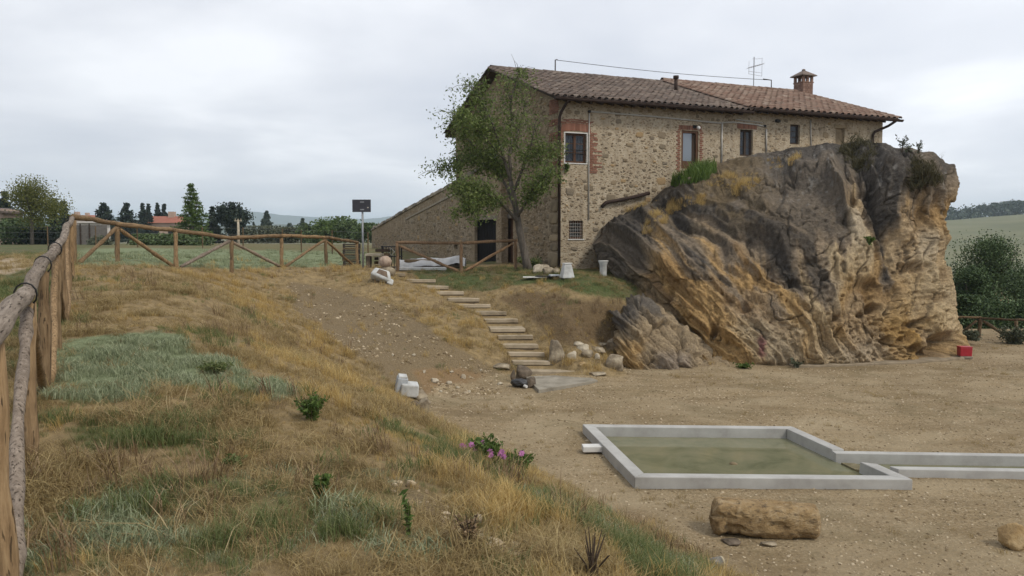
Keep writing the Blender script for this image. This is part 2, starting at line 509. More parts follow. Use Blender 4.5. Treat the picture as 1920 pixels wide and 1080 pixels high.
Z_BRN = [(930, 560), (1010, 545), (1100, 562), (1180, 570), (1190, 610), (1150, 645), (1090, 650), (1040, 640), (1000, 605)]
front = (GY > 1.5) & (GY < 90)
def zone(poly): return np.where(front, band(poly), 0.0)
wob = fbm(GX * 1.4, GY * 1.4, 0, 4, 21)
gravel = sst(0.13, 0.03, GZ + 0.05 * wob) * (GX > -6) * (GY < 32)
gravel = np.where((GX > 17) & (GY > 24), gravel * 0.6, gravel)
zones = dict(gravel=gravel, turf=np.maximum(zone(Z_TURF), np.maximum(0.75 * zone(Z_LAWN), 0.0)),
             green=np.maximum.reduce([zone(Z_LEFT), 1.0 * zone(Z_STRIP), .8 * zone(Z_G1), .5 * zone(Z_S1), 0.9 * zone(Z_FLOW), zone(Z_TERR), ((GY > 33) & (GX < 14)).astype(float) * .6]),
             dirt=np.maximum(zone(Z_DIRT), np.maximum(zone(Z_BAND), 0)), brown=.8 * zone(Z_BRN), orange=zone(Z_ORNG), path=zone(Z_PATH))
def soft(a, k=2):
    for _ in range(k):
        b = a.copy()
        b[1:-1, 1:-1] = (a[:-2, 1:-1] + a[2:, 1:-1] + a[1:-1, :-2] + a[1:-1, 2:] + 2 * a[1:-1, 1:-1]) / 6
        a = b
    return a
zones = {k: soft(v, 5) for k, v in zones.items()}

m, t, b = newmat('ground')
v = ocoord(t)
def att(t, n):
    a = N(t, 'ShaderNodeAttribute', attribute_name=n); return a.outputs['Fac']
n_lo, n_mid, n_hi = noise(t, v, 0.9, 5), noise(t, v, 5, 6, .7), noise(t, v, 34, 5, .7)
fine = noise(t, v, 120, 3, .7)
dry = ramp(t, n_mid, [(.25, (.13, .095, .05)), (.45, (.24, .175, .088)), (.6, (.33, .24, .12)), (.78, (.42, .325, .17))])
dry = mix(t, mathn(t, 'MULTIPLY', n_hi, .5), dry, (.13, .098, .055))
def edge(maskname, gain=2.2, lo=.5):
    """break a zone's outline up with noise"""
    a = att(t, maskname)
    s = mathn(t, 'ADD', a, mathn(t, 'MULTIPLY', mathn(t, 'SUBTRACT', n_mid, .5), 1.1))
    mr = N(t, 'ShaderNodeMapRange'); mr.inputs[1].default_value = lo - .22; mr.inputs[2].default_value = lo + .22
    L(t, s, mr.inputs[0]); return mr.outputs[0]
green = ramp(t, n_hi, [(.3, (.045, .06, .022)), (.55, (.085, .105, .038)), (.75, (.14, .15, .065))])
green = mix(t, ramp(t, n_lo, [(.42, (0, 0, 0)), (.62, (1, 1, 1))]), green, (.12, .10, .05))
turf = ramp(t, n_hi, [(.3, (.095, .115, .058)), (.52, (.18, .21, .115)), (.75, (.28, .31, .18))])
dirt = ramp(t, n_hi, [(.3, (.10, .074, .042)), (.55, (.195, .146, .084)), (.72, (.30, .232, .14))])
orange = ramp(t, n_hi, [(.3, (.15, .095, .048)), (.7, (.27, .185, .10))])
vo = N(t, 'ShaderNodeTexVoronoi', Scale=46.0, Randomness=1.0); L(t, v, vo.inputs['Vector'])
vo2 = N(t, 'ShaderNodeTexVoronoi', Scale=17.0, Randomness=1.0); L(t, v, vo2.inputs['Vector'])
peb = N(t, 'ShaderNodeSeparateColor'); L(t, vo.outputs['Color'], peb.inputs[0])
grav = ramp(t, peb.outputs[0], [(0, (.165, .125, .072)), (.45, (.28, .212, .127)), (.8, (.35, .28, .18)), (1, (.43, .36, .25))])
grav = mix(t, ramp(t, n_lo, [(.35, (.25, .25, .25)), (.65, (.62, .62, .62))]), grav, (.28, .205, .110))
vs_ = ocoord(t, (.22, .9, 1))
grav = mix(t, ramp(t, noise(t, vs_, 1.1, 6, .68, .4), [(.42, (0, 0, 0)), (.62, (.75, .75, .75))]), grav, (.18, .13, .07))
grav = mix(t, ramp(t, noise(t, v, 11, 4, .75), [(.5, (0, 0, 0)), (.72, (.7, .7, .7))]), grav, (.12, .088, .05))
path = ramp(t, n_hi, [(.3, (.26, .20, .13)), (.7, (.42, .34, .24))])
grav = mix(t, ramp(t, noise(t, v, .55, 5, .6, .5), [(.45, (0, 0, 0)), (.68, (.7, .7, .7))]), grav, (.36, .29, .185))
grav = mix(t, ramp(t, noise(t, v, .8, 5, .65, .8), [(.52, (0, 0, 0)), (.7, (.6, .6, .6))]), grav, (.15, .118, .062))
c = mix(t, edge('green'), dry, green)
c = mix(t, edge('turf', lo=.42), c, turf)
c = mix(t, edge('dirt'), c, dirt)
c = mix(t, edge('orange'), c, orange)
c = mix(t, edge('brown'), c, ramp(t, n_hi, [(.3, (.075, .052, .028)), (.7, (.18, .125, .066))]))
c = mix(t, edge('path'), c, path)
c = mix(t, edge('gravel'), c, grav)
L(t, c, b.inputs['Base Color'])
b.inputs['Roughness'].default_value = 0.95
b.inputs['Specular IOR Level'].default_value = 0.15
hh = mathn(t, 'ADD', mathn(t, 'MULTIPLY', n_hi, .6), mathn(t, 'ADD', mathn(t, 'MULTIPLY', fine, .3), mathn(t, 'MULTIPLY', vo2.outputs['Distance'], .6)))
bump(t, b, hh, .8, .035)
g = gridmesh('ground', np.stack([GX, GY, GZ], -1), len(gx), len(gy), m, attrs=zones)
tag(g, 'dry grass slope running down to a gravel yard', 'ground', kind='structure')

# ---------------------------------------------------------------- distant land
def ridge(name, label, mat, D, prof, depth=600, base=-20, n=220, amp=3, seed=1, rough=1.0):
    xs = np.linspace(prof[0][0], prof[-1][0], n)
    tp = np.interp(xs, [p[0] for p in prof], [p[1] for p in prof])
    X = (xs - CX) / F * D
    z = EYE + (440 - tp) / F * D
    z = z + amp * fbm(X / D * 40, 0, 0, 4, seed)
    rows = []
    for k, (dd, s) in enumerate([(-.5, 0.0), (-.35, .18), (-.2, .48), (-.1, .78), (0, 1.0), (.25, .9), (.8, .3)]):
        zz = base + (z - base) * s + (amp * .6 * fbm(X / D * 60, dd * 9, 0, 3, seed + 3) if 0 < s < 1 else 0)
        rows.append(np.stack([X * (1 + dd * depth / D), np.full(n, D + dd * depth), zz], -1))
    o = gridmesh(name, np.array(rows), n, len(rows), mat)
    tag(o, label, 'hill', kind='structure')
    return o
mt = simple('far_forest', [(.045, .06, .035), (.075, .09, .05)], scale=.01, bs=0)
mt2 = simple('far_field', [(.085, .092, .040), (.13, .132, .062), (.16, .152, .08)], scale=.02, bs=0)
ridge('mountain', 'blue mountain ridge on the horizon behind the fence', mt, 3600, [(-900, 420), (0, 412), (300, 404), (470, 397), (540, 403), (620, 409), (690, 412), (760, 404), (1000, 412), (1300, 418), (2200, 425)], depth=1200, base=-40, amp=5)
ridge('hill', 'low wooded hill in front of the blue mountain', mt, 1500, [(-900, 432), (100, 428), (420, 424), (520, 421), (600, 426), (680, 420), (800, 424), (1100, 432), (1400, 436)], depth=500, base=-20, amp=3, seed=8)
# field hill to the right
hx, hy = np.linspace(60, 620, 120), np.linspace(90, 700, 90)
HX, HY = np.meshgrid(hx, hy)
def hillz(X, Y):
    k = sst(90, 520, Y)
    crest = 9.0 + (X / np.maximum(Y, 1) * F - 820) * 0.024
    z = -9 + (crest + 12.5) * k ** 0.9
    return z + 0.5 * fbm(X * .02, Y * .02, 0, 3, 5) - 14 * sst(520, 700, Y) - 10 * sst(90, 60, X)
fo = gridmesh('hill', np.stack([HX, HY, hillz(HX, HY)], -1), 120, 90, mt2)
tag(fo, 'pale green grass field hillside behind the rock', 'hill', kind='structure')

# the air between here and the hills
hz_ = MB().box((0, 0, 42), (26000, 26000, 190)).build('haze', None)
m = bpy.data.materials.new('haze_air'); m.use_nodes = True
t = m.node_tree
for n in list(t.nodes): t.nodes.remove(n)
o = N(t, 'ShaderNodeOutputMaterial'); pv = N(t, 'ShaderNodeVolumePrincipled')
pv.inputs['Color'].default_value = (.72, .87, 1.0, 1); pv.inputs['Density'].default_value = 2.7e-4; pv.inputs['Anisotropy'].default_value = 0.2
L(t, pv.outputs[0], o.inputs['Volume'])
hz_.data.materials.append(m)
tag(hz_, 'thin blue summer haze over the far hills', 'haze', kind='stuff')
# ================================================================ HOUSE
m, t, b = newmat('mortar_wall')
v = ocoord(t)
nl, nm, nh = noise(t, v, .7, 4), noise(t, v, 5, 5, .65), noise(t, v, 26, 5, .7)
c = ramp(t, nm, [(.28, (.31, .245, .165)), (.5, (.44, .365, .262)), (.72, (.52, .45, .345))])
vs = N(t, 'ShaderNodeTexVoronoi', Scale=8.5, Randomness=1.0)
mp = N(t, 'ShaderNodeMapping'); mp.inputs['Scale'].default_value = (1, 1, 1.7); L(t, v, mp.inputs[0])
dn = N(t, 'ShaderNodeTexNoise', Scale=6.0, Detail=3.0); L(t, mp.outputs[0], dn.inputs['Vector'])
vm = N(t, 'ShaderNodeVectorMath', operation='MULTIPLY_ADD'); vm.inputs[1].default_value = (.16, .16, .16)
L(t, dn.outputs['Color'], vm.inputs[0]); L(t, mp.outputs[0], vm.inputs[2]); L(t, vm.outputs[0], vs.inputs['Vector'])
sc = N(t, 'ShaderNodeSeparateColor'); L(t, vs.outputs['Color'], sc.inputs[0])
stone_c = ramp(t, sc.outputs[0], [(0, (.125, .09, .055)), (.25, (.22, .165, .105)), (.5, (.36, .29, .19)), (.65, (.17, .13, .085)), (.82, (.31, .205, .10)), (1, (.40, .34, .25))])
core = ramp(t, vs.outputs['Distance'], [(.22, (1, 1, 1)), (.42, (0, 0, 0))])
c = mix(t, mathn(t, 'MULTIPLY', core, .9), c, stone_c)
c = mix(t, ramp(t, nl, [(.4, (0, 0, 0)), (.75, (.4, .4, .4))]), c, (.24, .175, .105))
st_ = noise(t, ocoord(t, (2.2, 2.2, .16)), 1.6, 5, .65)
c = mix(t, ramp(t, st_, [(.5, (0, 0, 0)), (.74, (.6, .6, .6))]), c, (.19, .15, .105))
L(t, c, b.inputs['Base Color']); b.inputs['Roughness'].default_value = .93; b.inputs['Specular IOR Level'].default_value = .15
bump(t, b, mathn(t, 'ADD', nh, mathn(t, 'MULTIPLY', core, .5)), .8, .04)
M_WALL = m
# rubble of the gable and the stair wall: browner, rougher
m, t, b = newmat('rubble_wall')
v = ocoord(t)
nl, nm, nh = noise(t, v, .8, 4), noise(t, v, 4, 5, .65), noise(t, v, 22, 5, .7)
c = ramp(t, nm, [(.28, (.16, .122, .085)), (.5, (.285, .225, .155)), (.74, (.41, .335, .24))])
c = mix(t, ramp(t, nl, [(.38, (0, 0, 0)), (.68, (.75, .75, .75))]), c, (.215, .155, .088))
vs = N(t, 'ShaderNodeTexVoronoi', Scale=5.5, Randomness=1.0)
mp = N(t, 'ShaderNodeMapping'); mp.inputs['Scale'].default_value = (1, 1, 1.7); L(t, v, mp.inputs[0])
L(t, mp.outputs[0], vs.inputs['Vector'])
sc = N(t, 'ShaderNodeSeparateColor'); L(t, vs.outputs['Color'], sc.inputs[0])
core = ramp(t, vs.outputs['Distance'], [(.25, (1, 1, 1)), (.5, (0, 0, 0))])
c = mix(t, mathn(t, 'MULTIPLY', core, .55), c, ramp(t, sc.outputs[0], [(0, (.15, .11, .07)), (.5, (.29, .225, .15)), (1, (.42, .34, .24))]))
L(t, c, b.inputs['Base Color']); b.inputs['Roughness'].default_value = .95; b.inputs['Specular IOR Level'].default_value = .1
bump(t, b, mathn(t, 'ADD', nh, mathn(t, 'MULTIPLY', core, .7)), .8, .04)
M_RUB = m
M_STONE = None
m, t, b = newmat('wall_stone')
v = ocoord(t)
r = rnd(t)
c = ramp(t, r, [(0, (.095, .068, .044)), (.2, (.165, .122, .078)), (.38, (.12, .095, .068)), (.55, (.22, .16, .095)), (.7, (.155, .115, .078)), (.84, (.32, .20, .085)), (.9, (.13, .108, .086)), (1, (.33, .26, .165))], 'CONSTANT')
nh = noise(t, v, 9, 5, .7)
c = mix(t, mathn(t, 'MULTIPLY', nh, .85), c, (.32, .26, .175))
L(t, c, b.inputs['Base Color']); b.inputs['Roughness'].default_value = .93; b.inputs['Specular IOR Level'].default_value = .15
bump(t, b, noise(t, v, 30, 4, .7), .5, .02)
M_STONE = m
M_BRICK = simple('red_brick', [(0.1, (.145, .066, .043)), (.5, (.225, .10, .064)), (.9, (.29, .15, .10))], scale=14, vary=.6, bscale=60, bd=.006)
M_QUOIN = simple('quoin_block', [(.13, .10, .065), (.24, .185, .115), (.33, .25, .155)], scale=3, vary=.35, bscale=22, bd=.02)
m, t, b = newmat('roof_tile')
v = ocoord(t)
r = rnd(t)
c = ramp(t, r, [(0, (.10, .076, .064)), (.25, (.165, .122, .10)), (.5, (.135, .108, .094)), (.75, (.195, .145, .118)), (1, (.245, .20, .165))])
c = mix(t, ramp(t, noise(t, v, 3.2, 5, .7), [(.42, (0, 0, 0)), (.68, (.8, .8, .8))]), c, (.135, .115, .095))
tc_ = N(t, 'ShaderNodeTexCoord')
L(t, c, b.inputs['Base Color']); b.inputs['Roughness'].default_value = .9; b.inputs['Specular IOR Level'].default_value = .2
bump(t, b, noise(t, v, 30, 4, .7), .4, .01)
M_TILE = m
m, t, b = newmat('roof_tile_new')
v = ocoord(t)
c = ramp(t, rnd(t), [(0, (.165, .102, .075)), (.3, (.235, .15, .112)), (.6, (.20, .14, .108)), (.85, (.27, .19, .145)), (1, (.31, .24, .19))])
c = mix(t, ramp(t, noise(t, v, 3.2, 5, .7), [(.45, (0, 0, 0)), (.7, (.6, .6, .6))]), c, (.16, .125, .10))
L(t, c, b.inputs['Base Color']); b.inputs['Roughness'].default_value = .9; b.inputs['Specular IOR Level'].default_value = .2
bump(t, b, noise(t, v, 30, 4, .7), .4, .01)
M_TILE2 = m
M_PAN = simple('pan_tile', [(.045, .031, .025), (.085, .058, .045)], scale=9)
M_BROWN = simple('brown_metal', [(.030, .019, .014), (.05, .03, .023)], scale=5, rough=.75, bs=.05, spec=.25)
M_WOODD = simple('dark_wood', [(.030, .020, .014), (.06, .038, .025)], scale=3, stretch=(8, 8, 1), bscale=30)
M_WOODB = simple('brown_door_wood', [(.075, .036, .020), (.13, .066, .036)], scale=3, stretch=(8, 8, 1), bscale=30)
M_WHITE = simple('white_paint', [(.50, .49, .46), (.66, .65, .62)], scale=5, bs=.05)
M_GREYP = simple('grey_conduit', [(.38, .355, .31), (.47, .445, .40)], scale=5, bs=.05)
M_BLACK = simple('black_iron', [(.012, .012, .012), (.03, .028, .026)], scale=8, rough=.6)
M_DARKROOM = simple('dark_interior', [(.006, .006, .006), (.012, .011, .010)], scale=2, bs=0)
M_CURT = simple('net_curtain', [(.20, .22, .26), (.36, .38, .42)], scale=3, stretch=(6, 6, .3), bs=0)
m, t, b = newmat('window_glass')
b.inputs['Base Color'].default_value = (.03, .036, .045, 1); b.inputs['Roughness'].default_value = .06
b.inputs['Specular IOR Level'].default_value = .5; b.inputs['Alpha'].default_value = .45
M_GLASS = m
m, t, b = newmat('door_glass')
b.inputs['Base Color'].default_value = (.16, .185, .215, 1); b.inputs['Roughness'].default_value = .12
b.inputs['Specular IOR Level'].default_value = .7
M_DGLASS = m

house = thing('stone_farmhouse', 'old two storey stone farmhouse with terracotta tiled roof standing against the rock', 'house', HC, HA)
WL, GW, EH, RZ = fac(1655, 240)[0], 11.2, 6.18, 8.08        # facade length, gable width, eaves, ridge
def strip_wall(topfn, brk, holes, mp, depth, name, mat, parent, s0, s1, zb=-2.6, back=None):
    """front face in strips, with openings cut out and their reveals"""
    mb = MB()
    bs = sorted({s0, s1, *[x for x in brk if s0 < x < s1], *[h[0] for h in holes], *[h[1] for h in holes]})
    for a, c_ in zip(bs[:-1], bs[1:]):
        mid = (a + c_) / 2
        hs = sorted([h for h in holes if h[0] < mid < h[1]], key=lambda h: h[2])
        lo = zb
        for h in hs:
            if h[2] > lo:
                mb.add([mp(a, lo, 0), mp(c_, lo, 0), mp(c_, h[2], 0), mp(a, h[2], 0)], [(0, 1, 2, 3)])
            lo = h[3]
        mb.add([mp(a, lo, 0), mp(c_, lo, 0), mp(c_, topfn(c_), 0), mp(a, topfn(a), 0)], [(0, 1, 2, 3)])
    for h in holes:
        a, c_, l, u = h[:4]; d = depth
        q = [(a, l), (c_, l), (c_, u), (a, u)]
        for i in range(4):
            p1, p2 = q[i], q[(i + 1) % 4]
            mb.add([mp(*p1, 0), mp(*p2, 0), mp(*p2, d), mp(*p1, d)], [(0, 1, 2, 3)])
        mb.add([mp(a, l, d), mp(c_, l, d), mp(c_, u, d), mp(a, u, d)], [(0, 1, 2, 3)])
    return mb
def box_from_px(f, x0, y0, x1, y1, **k):
    a = f(x0, y1, **k); c_ = f(x1, y0, **k)
    return (min(a[0], c_[0]), max(a[0], c_[0]), a[1], c_[1])
MF = lambda s, z, d: (s, d, z)
w_up = box_from_px(fac, 1059, 251, 1100, 305)
w_lo = box_from_px(fac, 1067, 414, 1093, 448)
d_up = box_from_px(fac, 1277, 246, 1310, 316)
w_3 = box_from_px(fac, 1387, 244, 1412, 292)
w_4 = box_from_px(fac, 1481, 234, 1500, 270)
w_5 = box_from_px(fac, 1566, 241, 1584, 272)
holesF = [w_up, w_lo, d_up, w_3, w_4, w_5]
mb = strip_wall(lambda s: EH, [2, 4, 6, 8, 10, 12, 14], holesF, MF, .24, 'wall', M_WALL, house, 0, WL)
mb.add([(WL, 0, -2.6), (WL, GW, -2.6), (WL, GW, EH), (WL, GW / 2, RZ - .1), (WL, 0, EH)], [(0, 1, 2, 3, 4)])
mb.add([(0, GW, -2.6), (WL, GW, -2.6), (WL, GW, EH), (0, GW, EH)], [(0, 1, 2, 3)])
wallF = mb.build('wall', M_WALL, house)
MG = lambda s, z, d: (d, s, z)
gtop = lambda s: EH + (RZ - .12 - EH) * (1 - abs(s - GW / 2) / (GW / 2))
d_g = box_from_px(gab, 945, 409, 962, 500)
w_g = box_from_px(gab, 916, 262, 932, 318)
wallG = strip_wall(gtop, [GW / 2, 2, 4, 8], [d_g, w_g], MG, .25, 'wall', M_RUB, house, 0, GW).build('wall', M_RUB, house)
wallG['label'] = 'brown rubble gable wall behind the tree'
# stair wall (outside stair climbing along the gable)
SX = -.30
gs = lambda px, py: gab(px, py, SX)
st_pts = [gs(697, 432), gs(760, 396), gs(850, 346), gs(905, 316), gs(940, 316)]
st_pts = sorted(st_pts)
stop_ = lambda s: float(np.interp(s, [p[0] for p in st_pts], [p[1] for p in st_pts]))
s0, s1 = st_pts[0][0], st_pts[-1][0]
d_s = box_from_px(gs, 890, 411, 930, 503)
h_s = box_from_px(gs, 851, 459, 858, 467)
MS = lambda s, z, d: (SX + d, s, z)
mb = strip_wall(stop_, [p[0] for p in st_pts], [d_s, h_s], MS, .3, '', None, None, s0, s1, zb=-1.0)
tp = sorted([p for p in st_pts] + [(GW + .02, stop_(GW + .02))])
for a, c_ in zip(tp[:-1], tp[1:]):
    mb.add([(SX, *a), (SX, *c_), (0.0 if c_[0] < GW else 0.55, *c_), (0.0 if c_[0] < GW else 0.55, *a)], [(0, 1, 2, 3)])
mb.add([(SX, s0, -1), (-.003, s0, -1), (-.003, s0, tp[0][1]), (SX, s0, tp[0][1])], [(0, 1, 2, 3)])
mb.add([(SX, s1, -1), (-.003, s1, -1), (-.003, s1, tp[-1][1]), (SX, s1, tp[-1][1])], [(0, 1, 2, 3)])
mb.add([(0, GW + .01, -1), (0, s1, -1), (0, s1, tp[-1][1]), (0, GW + .01, stop_(GW))], [(0, 1, 2, 3)])
stair = mb.build('stair_wall', M_RUB, house)
stair['label'] = 'sloping stone wall of the outside stair beside the gable'
M_COPE = simple('coping_stone', [(.10, .085, .07), (.22, .185, .14), (.34, .29, .22)], scale=6, vary=.4, bscale=20, bd=.02)
k = 0
for a, c_ in zip(tp[:-1], tp[1:]):          # coping laid stone by stone up the slope
    ln = math.hypot(c_[0] - a[0], c_[1] - a[1]); n_ = max(1, int(ln / .42))
    for i in range(n_):
        t0, t1 = i / n_, (i + .93) / n_
        q0 = (a[0] + (c_[0] - a[0]) * t0, a[1] + (c_[1] - a[1]) * t0); q1 = (a[0] + (c_[0] - a[0]) * t1, a[1] + (c_[1] - a[1]) * t1)
        th = random.uniform(.10, .16); o_ = random.uniform(.04, .09)
        mb = MB().prism([(SX - o_, q0[0], q0[1] - .03), (SX - o_, q1[0], q1[1] - .03), (SX - o_, q1[0], q1[1] + th), (SX - o_, q0[0], q0[1] + th)],
                        [(SX + .28, q0[0], q0[1] - .03), (SX + .28, q1[0], q1[1] - .03), (SX + .28, q1[0], q1[1] + th), (SX + .28, q0[0], q0[1] + th)])
        mb.build('coping_stone', M_COPE, stair, bevel=.012)
mb = MB()                                      # lower string course that follows the slope
for a, c_ in zip(tp[1:-2], tp[2:-1]):
    mb.prism([(SX - .05, a[0], a[1] - .52), (SX - .05, c_[0], c_[1] - .52), (SX - .05, c_[0], c_[1] - .43), (SX - .05, a[0], a[1] - .43)],
             [(SX + .02, a[0], a[1] - .52), (SX + .02, c_[0], c_[1] - .52), (SX + .02, c_[0], c_[1] - .43), (SX + .02, a[0], a[1] - .43)])
mb.build('string_course', M_COPE, stair)
MB().tube([(SX + .15, tp[-1][0] - .14, tp[-1][1]), (SX + .15, tp[-1][0] - .14, tp[-1][1] + .32)], [.12, .09], 8, .1).build('finial', M_COPE, stair)

# ---- doors and windows
def box_local(mp, a, c_, l, u, d0, d1):
    return MB().prism([mp(a, l, d0), mp(c_, l, d0), mp(c_, u, d0), mp(a, u, d0)], [mp(a, l, d1), mp(c_, l, d1), mp(c_, u, d1), mp(a, u, d1)])
def frame_mb(mp, a, c_, l, u, w, d0, d1):
    mb = MB()
    for q in ((a, a + w, l, u), (c_ - w, c_, l, u), (a + w, c_ - w, l, l + w), (a + w, c_ - w, u - w, u)):
        x = box_local(mp, *q, d0, d1); mb.add(x.v, x.f)
    return mb
def window(mp, h, fm, outer=None, bars=False, curtain=True, mull=True, label=None):
    a, c_, l, u = h
    w = frame_mb(mp, a + .002, c_ - .002, l + .002, u - .002, .07, .10, .16).build('window', fm, house)
    if label: w['label'] = label
    wid = c_ - a
    if mull:
        box_local(mp, a + wid / 2 - .05, a + wid / 2 + .05, l + .072, u - .072, .095, .155).build('mullion', fm, w)
        sp = [(a + .072, a + wid / 2 - .052), (a + wid / 2 + .052, c_ - .072)]
    else:
        sp = [(a + .072, c_ - .072)]
    for q in sp:
        box_local(mp, q[0], q[1], l + .072, u - .072, .125, .131).build('pane', M_GLASS, w)
        if curtain:
            box_local(mp, q[0], q[1], l + .072, u - .072, .19, .195).build('curtain', M_CURT, w)
        for zz in (.36, .66):
            zc = l + (u - l) * zz
            box_local(mp, q[0], q[1], zc - .012, zc + .012, .112, .122).build('glazing_bar', fm, w)
    if outer:
        frame_mb(mp, a - .032, c_ + .032, l - .032, u + .032, .035, -.02, -.002).build('surround', outer, w)
    if bars:
        mb = MB()
        for i in range(1, 6):
            s_ = a + wid * i / 6
            mb.tube([mp(s_, l, .05), mp(s_, u, .05)], .0055, 5)
        for i in range(1, 6):
            z_ = l + (u - l) * i / 6
            mb.tube([mp(a, z_, .05), mp(c_, z_, .05)], .0055, 5)
        mb.build('grille', M_GREYP if bars == 2 else M_BLACK, w)
        box_local(mp, a - .05, c_ + .05, l - .035, l - .002, -.03, .05).build('sill', M_WHITE, w)
    return w
window(MF, w_up, M_WOODB, M_WHITE, label='double casement window with white surround under a brick arch')
wi = window(MF, w_lo, M_WOODB, None, bars=2, curtain=False, mull=False, label='small barred ground floor window')
mb = MB()                                          # thin security bars on the upper window
for i in range(1, 7):
    s_ = w_up[0] + (w_up[1] - w_up[0]) * i / 7; mb.tube([(s_, .03, w_up[2]), (s_, .03, w_up[3])], .005, 5)
for zz in (.32, .45):
    z_ = w_up[2] + (w_up[3] - w_up[2]) * zz; mb.tube([(w_up[0], .03, z_), (w_up[1], .03, z_)], .012, 5)
mb.build('window_guard', M_BLACK, house)
window(MF, w_3, M_WOODD, None, label='dark narrow window above the rock')
window(MF, w_4, M_WOODD, None, mull=False, label='small dark window near the far end')
box_local(MF, w_5[0], w_5[1], w_5[2], w_5[3], .12, .16).build('niche_infill', M_QUOIN, house)
box_local(MF, w_5[0] - .1, w_5[1] + .1, w_5[3] + .002, w_5[3] + .14, -.02, .03).build('lintel', M_QUOIN, house)
a, c_, l, u = d_up
dr = frame_mb(MF, a + .002, c_ - .002, l - .1, u - .002, .09, .03, .16).build('door', M_WOODB, house)
dr['label'] = 'glazed upper door with pale panel and dark wood frame'
box_local(MF, a + .092, c_ - .28, l + .3, u - .1, .06, .08).build('pane', M_DGLASS, dr)
box_local(MF, a + .092, c_ - .28, l - .02, l + .298, .055, .09).build('kick_panel', M_WOODB, dr)
box_local(MF, c_ - .278, c_ - .092, l - .02, u - .1, .10, .14).build('side_leaf', M_WOODD, dr)
def plank_door(mp, h, mat, n, label, d=.16):
    a, c_, l, u = h
    w = frame_mb(mp, a + .002, c_ - .002, l, u - .002, .07, d - .03, d + .06).build('door', mat, house); w['label'] = label
    for i in range(n):
        x0 = a + .072 + (c_ - a - .144) * i / n; x1 = a + .072 + (c_ - a - .144) * (i + .94) / n
        box_local(mp, x0, x1, l + .01, u - .075, d, d + .04).build('plank', mat, w)
    return w
plank_door(MS, d_s, simple('black_door', [(.008, .0075, .007), (.018, .016, .015)], scale=3, stretch=(8, 8, 1), rough=.9, bscale=25, spec=.08), 8, 'black plank door in the stair wall')
plank_door(MG, d_g, M_WOODB, 5, 'reddish brown plank door beside the tree trunk')
window(MG, w_g, M_WOODD, None, curtain=False, mull=False, label='small shuttered window high on the gable')
box_local(MS, d_s[0] - .25, d_s[1] + .25, d_s[2] - .14, d_s[2] - .003, -.45, -.004).build('door_step', M_COPE, house)
box_local(MS, d_s[0] - .15, d_s[1] + .12, d_s[3] + .003, d_s[3] + .16, -.03, .02).build('lintel', M_COPE, house)
box_local(MG, d_g[0] - .12, d_g[1] + .12, d_g[3] + .003, d_g[3] + .18, -.03, .02).build('lintel', M_COPE, house)

# ---- loose pieces laid in the walls
def stone_mesh(i, n=8):
    rr = random.Random(100 + i)
    out, inn = [], []
    pw = rr.uniform(.3, .75)
    for k in range(n):
        t_ = 2 * math.pi * (k + rr.uniform(-.25, .25)) / n
        x, z = math.cos(t_), math.sin(t_)
        x, z = math.copysign(abs(x) ** pw, x), math.copysign(abs(z) ** pw, z)
        q = rr.uniform(.85, 1.05)
        out.append((x * .5 * q, .01, z * .5 * q)); inn.append((x * .41 * q, -1 * rr.uniform(.6, 1.0), z * .38 * q))
    v_ = out + inn + [(0, -1.05, 0)]
    f_ = [(k, (k + 1) % n, n + (k + 1) % n, n + k) for k in range(n)] + [(n + k, n + (k + 1) % n, 2 * n) for k in range(n)]
    return v_, f_
SM = []
for i in range(14):
    v_, f_ = stone_mesh(i)
    me = bpy.data.meshes.new('stone'); me.from_pydata(v_, [], f_); me.update(); me.materials.append(M_STONE); SM.append((me, v_, f_))
ROCKTOP = [(1000, 900), (1128, 445), (1150, 405), (1225, 360), (1330, 318), (1400, 296), (1450, 284), (1560, 266), (1640, 268), (1700, 285)]
def rock_hides(px, py): return py > np.interp(px, [p[0] for p in ROCKTOP], [p[1] for p in ROCKTOP]) + 14
placed = []
def try_stones(mp, s0, s1, zfn, holes, n, wlo, whi, wallid, dens=None, gap=.03):
    for _ in range(n):
        s = random.uniform(s0, s1); z = random.uniform(.15, zfn(s) - .35)
        w = wlo + (whi - wlo) * random.random() ** 2.2; h = w * random.uniform(.42, .8)
        if any(a - w / 2 - .1 < s < c_ + w / 2 + .1 and l - h / 2 - .1 < z < u + h / 2 + .1 for a, c_, l, u in holes): continue
        if dens and random.random() > dens(s, z): continue
        p = mp(s, z, 0); wp = hw(*p); px, py = proj(wp.x, wp.y, wp.z)
        if wallid == 0 and rock_hides(float(px), float(py)): continue
        ok = True
        for q in placed:
            if q[0] == wallid and abs(q[1] - s) < (q[3] + w) / 2 + gap and abs(q[2] - z) < (q[4] + h) / 2 + gap:
                ok = False; break
        if ok: placed.append((wallid, s, z, w, h, mp))
quoin_zone = [(-.1, .62, -1, EH)]
keepF = holesF + [(w_up[0] - .3, w_up[1] + .45, w_up[2] - .4, w_up[3] + .5), (d_up[0] - .3, d_up[1] + .3, d_up[2] - .5, d_up[3] + .1)]
dF = lambda s, z: (1.0 if z < 4.6 else .45) * float(sst(-.35, .45, fbm(np.array([s * .7]), np.array([z * .7]), 0, 3, 15))[0] * .85 + .15)
try_stones(MF, .2, WL - .2, lambda s: EH, keepF, 1900, .16, .5, 0, dF, .05)
try_stones(MF, .2, WL - .2, lambda s: EH, keepF, 7000, .08, .21, 0, dF, .02)
nF = len(placed)
try_stones(MG, .75, GW - .1, gtop, [d_g, w_g, (s1 - .02, 99, -1, stop_(s1))], 1500, .16, .48, 1, None, .03)
try_stones(MS, s1 + .1 if s1 < s0 else s0 + .1, max(s0, s1) - .1, lambda s: stop_(s) - .35, [d_s, h_s], 900, .14, .42, 2, lambda s, z: .4 if z < 2.2 and s < 9 else .9, .03)
